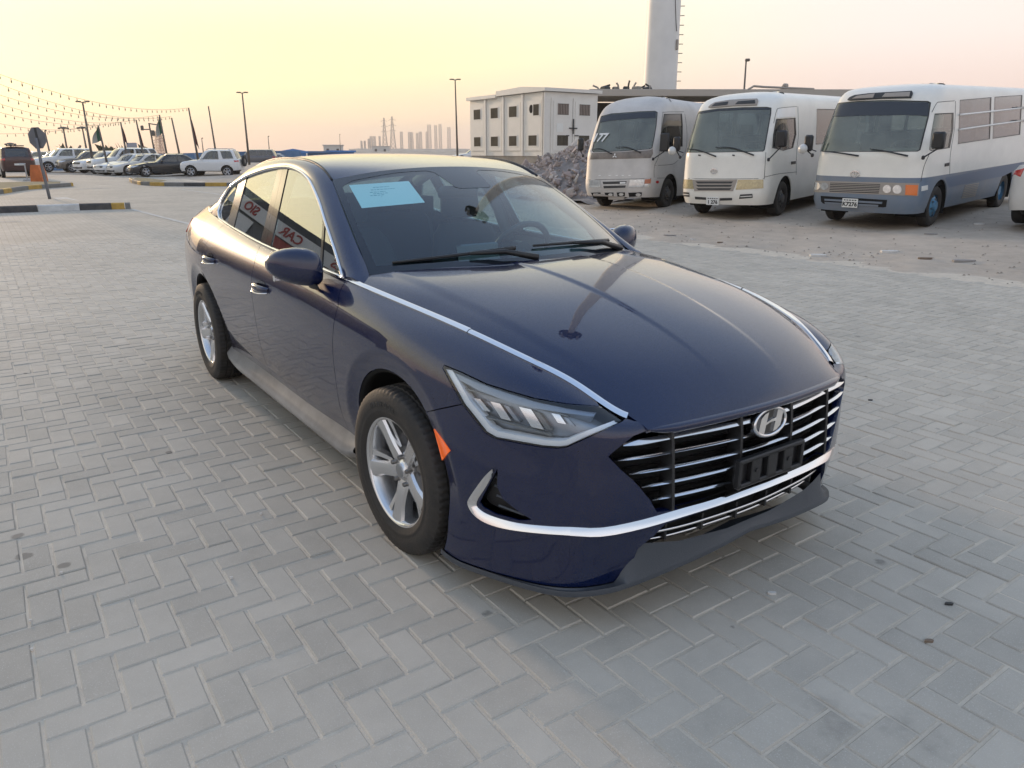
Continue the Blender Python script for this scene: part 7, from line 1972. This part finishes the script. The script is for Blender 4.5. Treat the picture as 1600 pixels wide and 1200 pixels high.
lamp_post((735.5, 203), (736.5, 240), 140, 'thin pole far off at the left end of the substation', 'S', grp='distant lamp masts', r0=.10)
# gantry with cross arm
def gantry():
    d = 64; b = at_range(245, 247, d); b[2] = 0; o = empty('gantry_mast', tuple(b), 0, 'camera mast with two side arms between the flags', 'mast'); q = lambda x, y: at_range(x, y, d) - b
    g = MB(); g.tube([(0, 0, 0), q(232.5, 192)], [.08, .05], 6); g.build('pole', POLE, o)
    for (x0, y0, x1, y1) in ((232, 193, 246, 195), (235, 202, 221, 202.5)):
        g = MB(); g.bar(q(x0, y0), q(x1, y1), .04, n=5); g.build('side_arm', POLE, o)
    g = MB(); g.box(q(238.5, 208), (.3, .3, .4), .05); g.box(q(222, 200), (.2, .2, .35), .04); g.build('camera_box', POLE, o)
gantry()
WIRE = mat('wire', (.10, .085, .06), rough=.7); BULB = mat('bulb_dim', (.40, .36, .25), rough=.3, coat=.6)
bme = bpy.data.meshes.new('bulb'); gg = MB(); gg.lathe([(0, -.17), (.03, -.13), (.04, -.08), (.02, -.02), (.02, .03), (0, .03)], 7, 'Z'); bme.from_pydata(gg.V, [], gg.F); bme.materials.append(BULB)
def string(p0, p1, sag, n, label):
    o = empty('string_lights', tuple((p0 + p1) / 2), 0, label, 'string lights', 'festoon strings sagging over the car park'); c = np.array(o.location)
    t = np.linspace(0, 1, 40); P = p0 + (p1 - p0) * t[:, None] - np.array([0, 0, 1]) * (sag * 4 * t * (1 - t))[:, None] - c
    g = MB(); g.tube(P, .008, 4, caps=False); g.build('wire', WIRE, o)
    for k in range(n):
        tt_ = (k + .5) / n; q = p0 + (p1 - p0) * tt_ - np.array([0, 0, 1]) * sag * 4 * tt_ * (1 - tt_) - c
        b = link('bulb', bme, o); b.location = q - np.array([0, 0, .05]); b.scale = (.85, .85, .85)
T5 = tops[5]; near = lambda x, y, d: at_range(x, y, d)
string(near(-120, 70, 34), T5, .8, 34, 'festoon string swooping from the upper left to the long dark flag pole'); string(near(-120, 80, 36), tops[4] + [0, 0, .1], .9, 32, 'festoon string ending on the bare flag pole')
string(near(-140, 96, 38), tops[3], .9, 30, 'festoon string ending on the green flag pole top'); string(near(-140, 108, 40), tops[2], .9, 28, 'festoon string ending on the narrow black and red flag pole')
string(near(-140, 128, 44), tops[1], .8, 26, 'festoon string ending on the dark red flag pole'); string(near(-140, 150, 48), tops[0], .8, 24, 'festoon string ending on the green and white flag pole')
string(T5, near(345, 150, 58) , .3, 5, 'short festoon string running right from the long dark flag pole') if False else None
string(near(-140, 198, 60), near(150, 195, 62), .5, 22, 'lowest festoon string sagging behind the octagonal sign')
# billboard, crane, far pylons and rig legs
d = 110; a, b = at_range(197, 223, d), at_range(215.5, 231, d); c = (a + b) / 2
o = empty('billboard', (c[0], c[1], 0), 0, 'blank grey billboard behind the drooping red flag', 'billboard'); g = MB(); w = np.linalg.norm((b - a)[:2]); h = a[2] - b[2]
g.prism([(-w / 2, -h / 2), (w / 2, -h / 2), (w / 2, h / 2), (-w / 2, h / 2)], (0, 0, c[2]), RH, (0, 0, 1), .15); g.build('panel', mat('billboard_grey', (.30, .31, .36), rough=.7), o)
g = MB(); g.bar((0, 0, 0), (0, 0, c[2] - h / 2), .12); g.build('post', POLE, o)
d = 150; a, b = at_range(117.5, 243, d), at_range(126, 227, d); o = empty('crane', (a[0], a[1], 0), 0, 'small crane jib slanting up behind the bronze crossover', 'crane'); g = MB(); g.tube([a * [0, 0, 1], b - a * [1, 1, 0]], [.35, .15], 5); g.build('jib', POLE, o); g = MB(); g.box((0, 0, .8), (2.4, 2.0, 1.8), .2); g.build('cab', POLE, o)
HZM = mat('lattice_grey', (.26, .24, .24), rough=.8)
def lattice(px_, yt, yb, wpx, dist, label, name='pylon', cat='pylon', grp='faint lattice towers on the horizon', arms=True, bars=9, taper=.16, mm=None):
    t = at_range(px_, yt, dist); b = at_range(px_, yb, dist); H = t[2]; w = wpx / FPX * dist; r = empty(name, (b[0], b[1], 0), 0, label, cat, grp); th = max(.06, dist * .00022)
    g = MB(); z = np.linspace(0, H, bars + 1)
    wid = lambda q: w / 2 * ((1 - q / H) * (1 - taper) + taper)
    cn = [RH + FH, RH - FH, -RH - FH, -RH + FH]
    for c in cn: g.bar(c * wid(0), c * wid(H) + [0, 0, H], th, th * .6, 4)
    for k in range(bars):
        for i in range(4):
            c, c2 = cn[i], cn[(i + 1) % 4]
            g.bar(c * wid(z[k]) + [0, 0, z[k]], c2 * wid(z[k + 1]) + [0, 0, z[k + 1]], th * .6, n=4); g.bar(c2 * wid(z[k]) + [0, 0, z[k]], c * wid(z[k + 1]) + [0, 0, z[k + 1]], th * .6, n=4); g.bar(c * wid(z[k + 1]) + [0, 0, z[k + 1]], c2 * wid(z[k + 1]) + [0, 0, z[k + 1]], th * .5, n=4)
    g.build('lattice', mm or HZM, r, kind='stuff')
    if arms:
        for q in (.62, .76, .9):
            g = MB(); g.tube([-RH * w * .62 + [0, 0, H * q], [0, 0, H * (q + .03)], RH * w * .62 + [0, 0, H * q]], th, 4); g.build('cross_arm', mm or HZM, r)
lattice(249, 205, 240, 11, 420, 'faint rust coloured lattice pylon behind the green flag', mm=mat('rust_lattice', (.30, .16, .12), rough=.9)); lattice(254.5, 209, 240, 9, 440, 'smaller rust lattice pylon right behind the green flag', mm=mat('rust_lattice', (.30, .16, .12)))
lattice(602, 184, 233, 8, 900, 'left one of the two tall lattice pylons on the horizon'); lattice(614.5, 182, 233, 9, 900, 'right one of the two tall lattice pylons on the horizon')
RIGL = ['leftmost of the pale rig legs, a short thin one', 'second short rig leg from the left end of the group', 'third rig leg from the left, faint and wider than its neighbours', 'broad faint rig leg just left of the two tall pylons', 'faint rig leg beside the broad one left of the pylons', 'thin rig leg closest to the left tall pylon', 'first rig leg to the right of the two tall pylons', 'left one of the close trio of rig legs right of the pylons', 'middle one of the close trio of rig legs right of the pylons', 'right one of the close trio of rig legs right of the pylons', 'dark rig leg right of the close trio', 'thin shorter rig leg leaning on the tallest broad one', 'broad tall rig leg in the right half of the group', 'tall narrow rig leg left of the tallest one', 'tallest rig leg near the right end of the group', 'rightmost rig leg, next to the tall lamp post']
k = 0
for (x, yt, w) in ((565.5, 220, 2.4), (570.5, 220, 2.4), (577, 217, 3), (581, 213, 4), (586, 213, 3), (594, 213, 2.4), (628, 206, 3.6), (640.5, 206.5, 3.5), (644.5, 207, 3.2), (652.5, 208, 3.0), (657.5, 206, 4.2), (667.5, 206, 3), (671.5, 195, 5), (681.5, 196, 3.6), (688.5, 194.5, 4), (702, 199, 4.4)):
    p = at_range(x, 232, 1500)
    lattice(x, yt, 233, w, 1500, RIGL[k], 'rig_leg', 'rig leg', 'pale rig legs standing on the horizon', arms=False, bars=12, taper=.92); k += 1
# horizon band: low desert berm and pale strips of far plant
def berm(x0, x1, yt, dist, m, nm, hgt=None):
    xs_ = np.linspace(x0, x1, 60); tp = np.array([at_range(x, yt + .5 * math.sin(x * .13) + .3 * math.sin(x * .41), dist) for x in xs_]); lo = np.array([at_range(x, yt, dist - 25) * [1, 1, 0] - [0, 0, .1] for x in xs_]); bk = np.array([at_range(x, yt, dist + 60) * [1, 1, 0] - [0, 0, .1] for x in xs_])
    g = MB(); g.grid(np.array([lo, tp, bk])); o = g.build(nm, m, None, True); o['kind'] = 'structure'
berm(545, 1700, 232.5, 700, SAND, 'desert_berm'); berm(545, 1400, 236.5, 230, SAND, 'desert_berm')
treem = mat('far_scrub', (.06, .07, .045), rough=.95)
VV, FF = [], []
for k in range(420):
    x = RNG.choice([RNG.uniform(158, 172), RNG.uniform(172, 200), RNG.uniform(196, 226), RNG.uniform(96, 112)]); d = 130; c = at_range(x, RNG.uniform(238.5, 243), d); s = RNG.uniform(.25, .7); q = RNG.normal(0, 1, (3, 3)) * s + c; o = len(VV); VV += q.tolist(); FF.append((o, o + 1, o + 2))
mesh('far_scrub', VV, FF, treem, kind='stuff')
# haze: a closed box of thin dusty air round the whole scene
HAZE = .0004
g = MB(); g.box((-1000, 350, 44), (3400, 3900, 90)); hz_ = g.build('haze', None, None)
hm = bpy.data.materials.new('thin_dust_air'); hm.use_nodes = True; hn_ = hm.node_tree
hn_.nodes.remove(hn_.nodes['Principled BSDF']); pv = hn_.nodes.new('ShaderNodeVolumePrincipled'); pv.inputs['Color'].default_value = (.95, .94, .93, 1); pv.inputs['Density'].default_value = HAZE
pv.inputs['Anisotropy'].default_value = .3
hn_.links.new(pv.outputs[0], hn_.nodes['Material Output'].inputs['Volume']); hz_.data.materials.append(hm); hz_['kind'] = 'stuff'
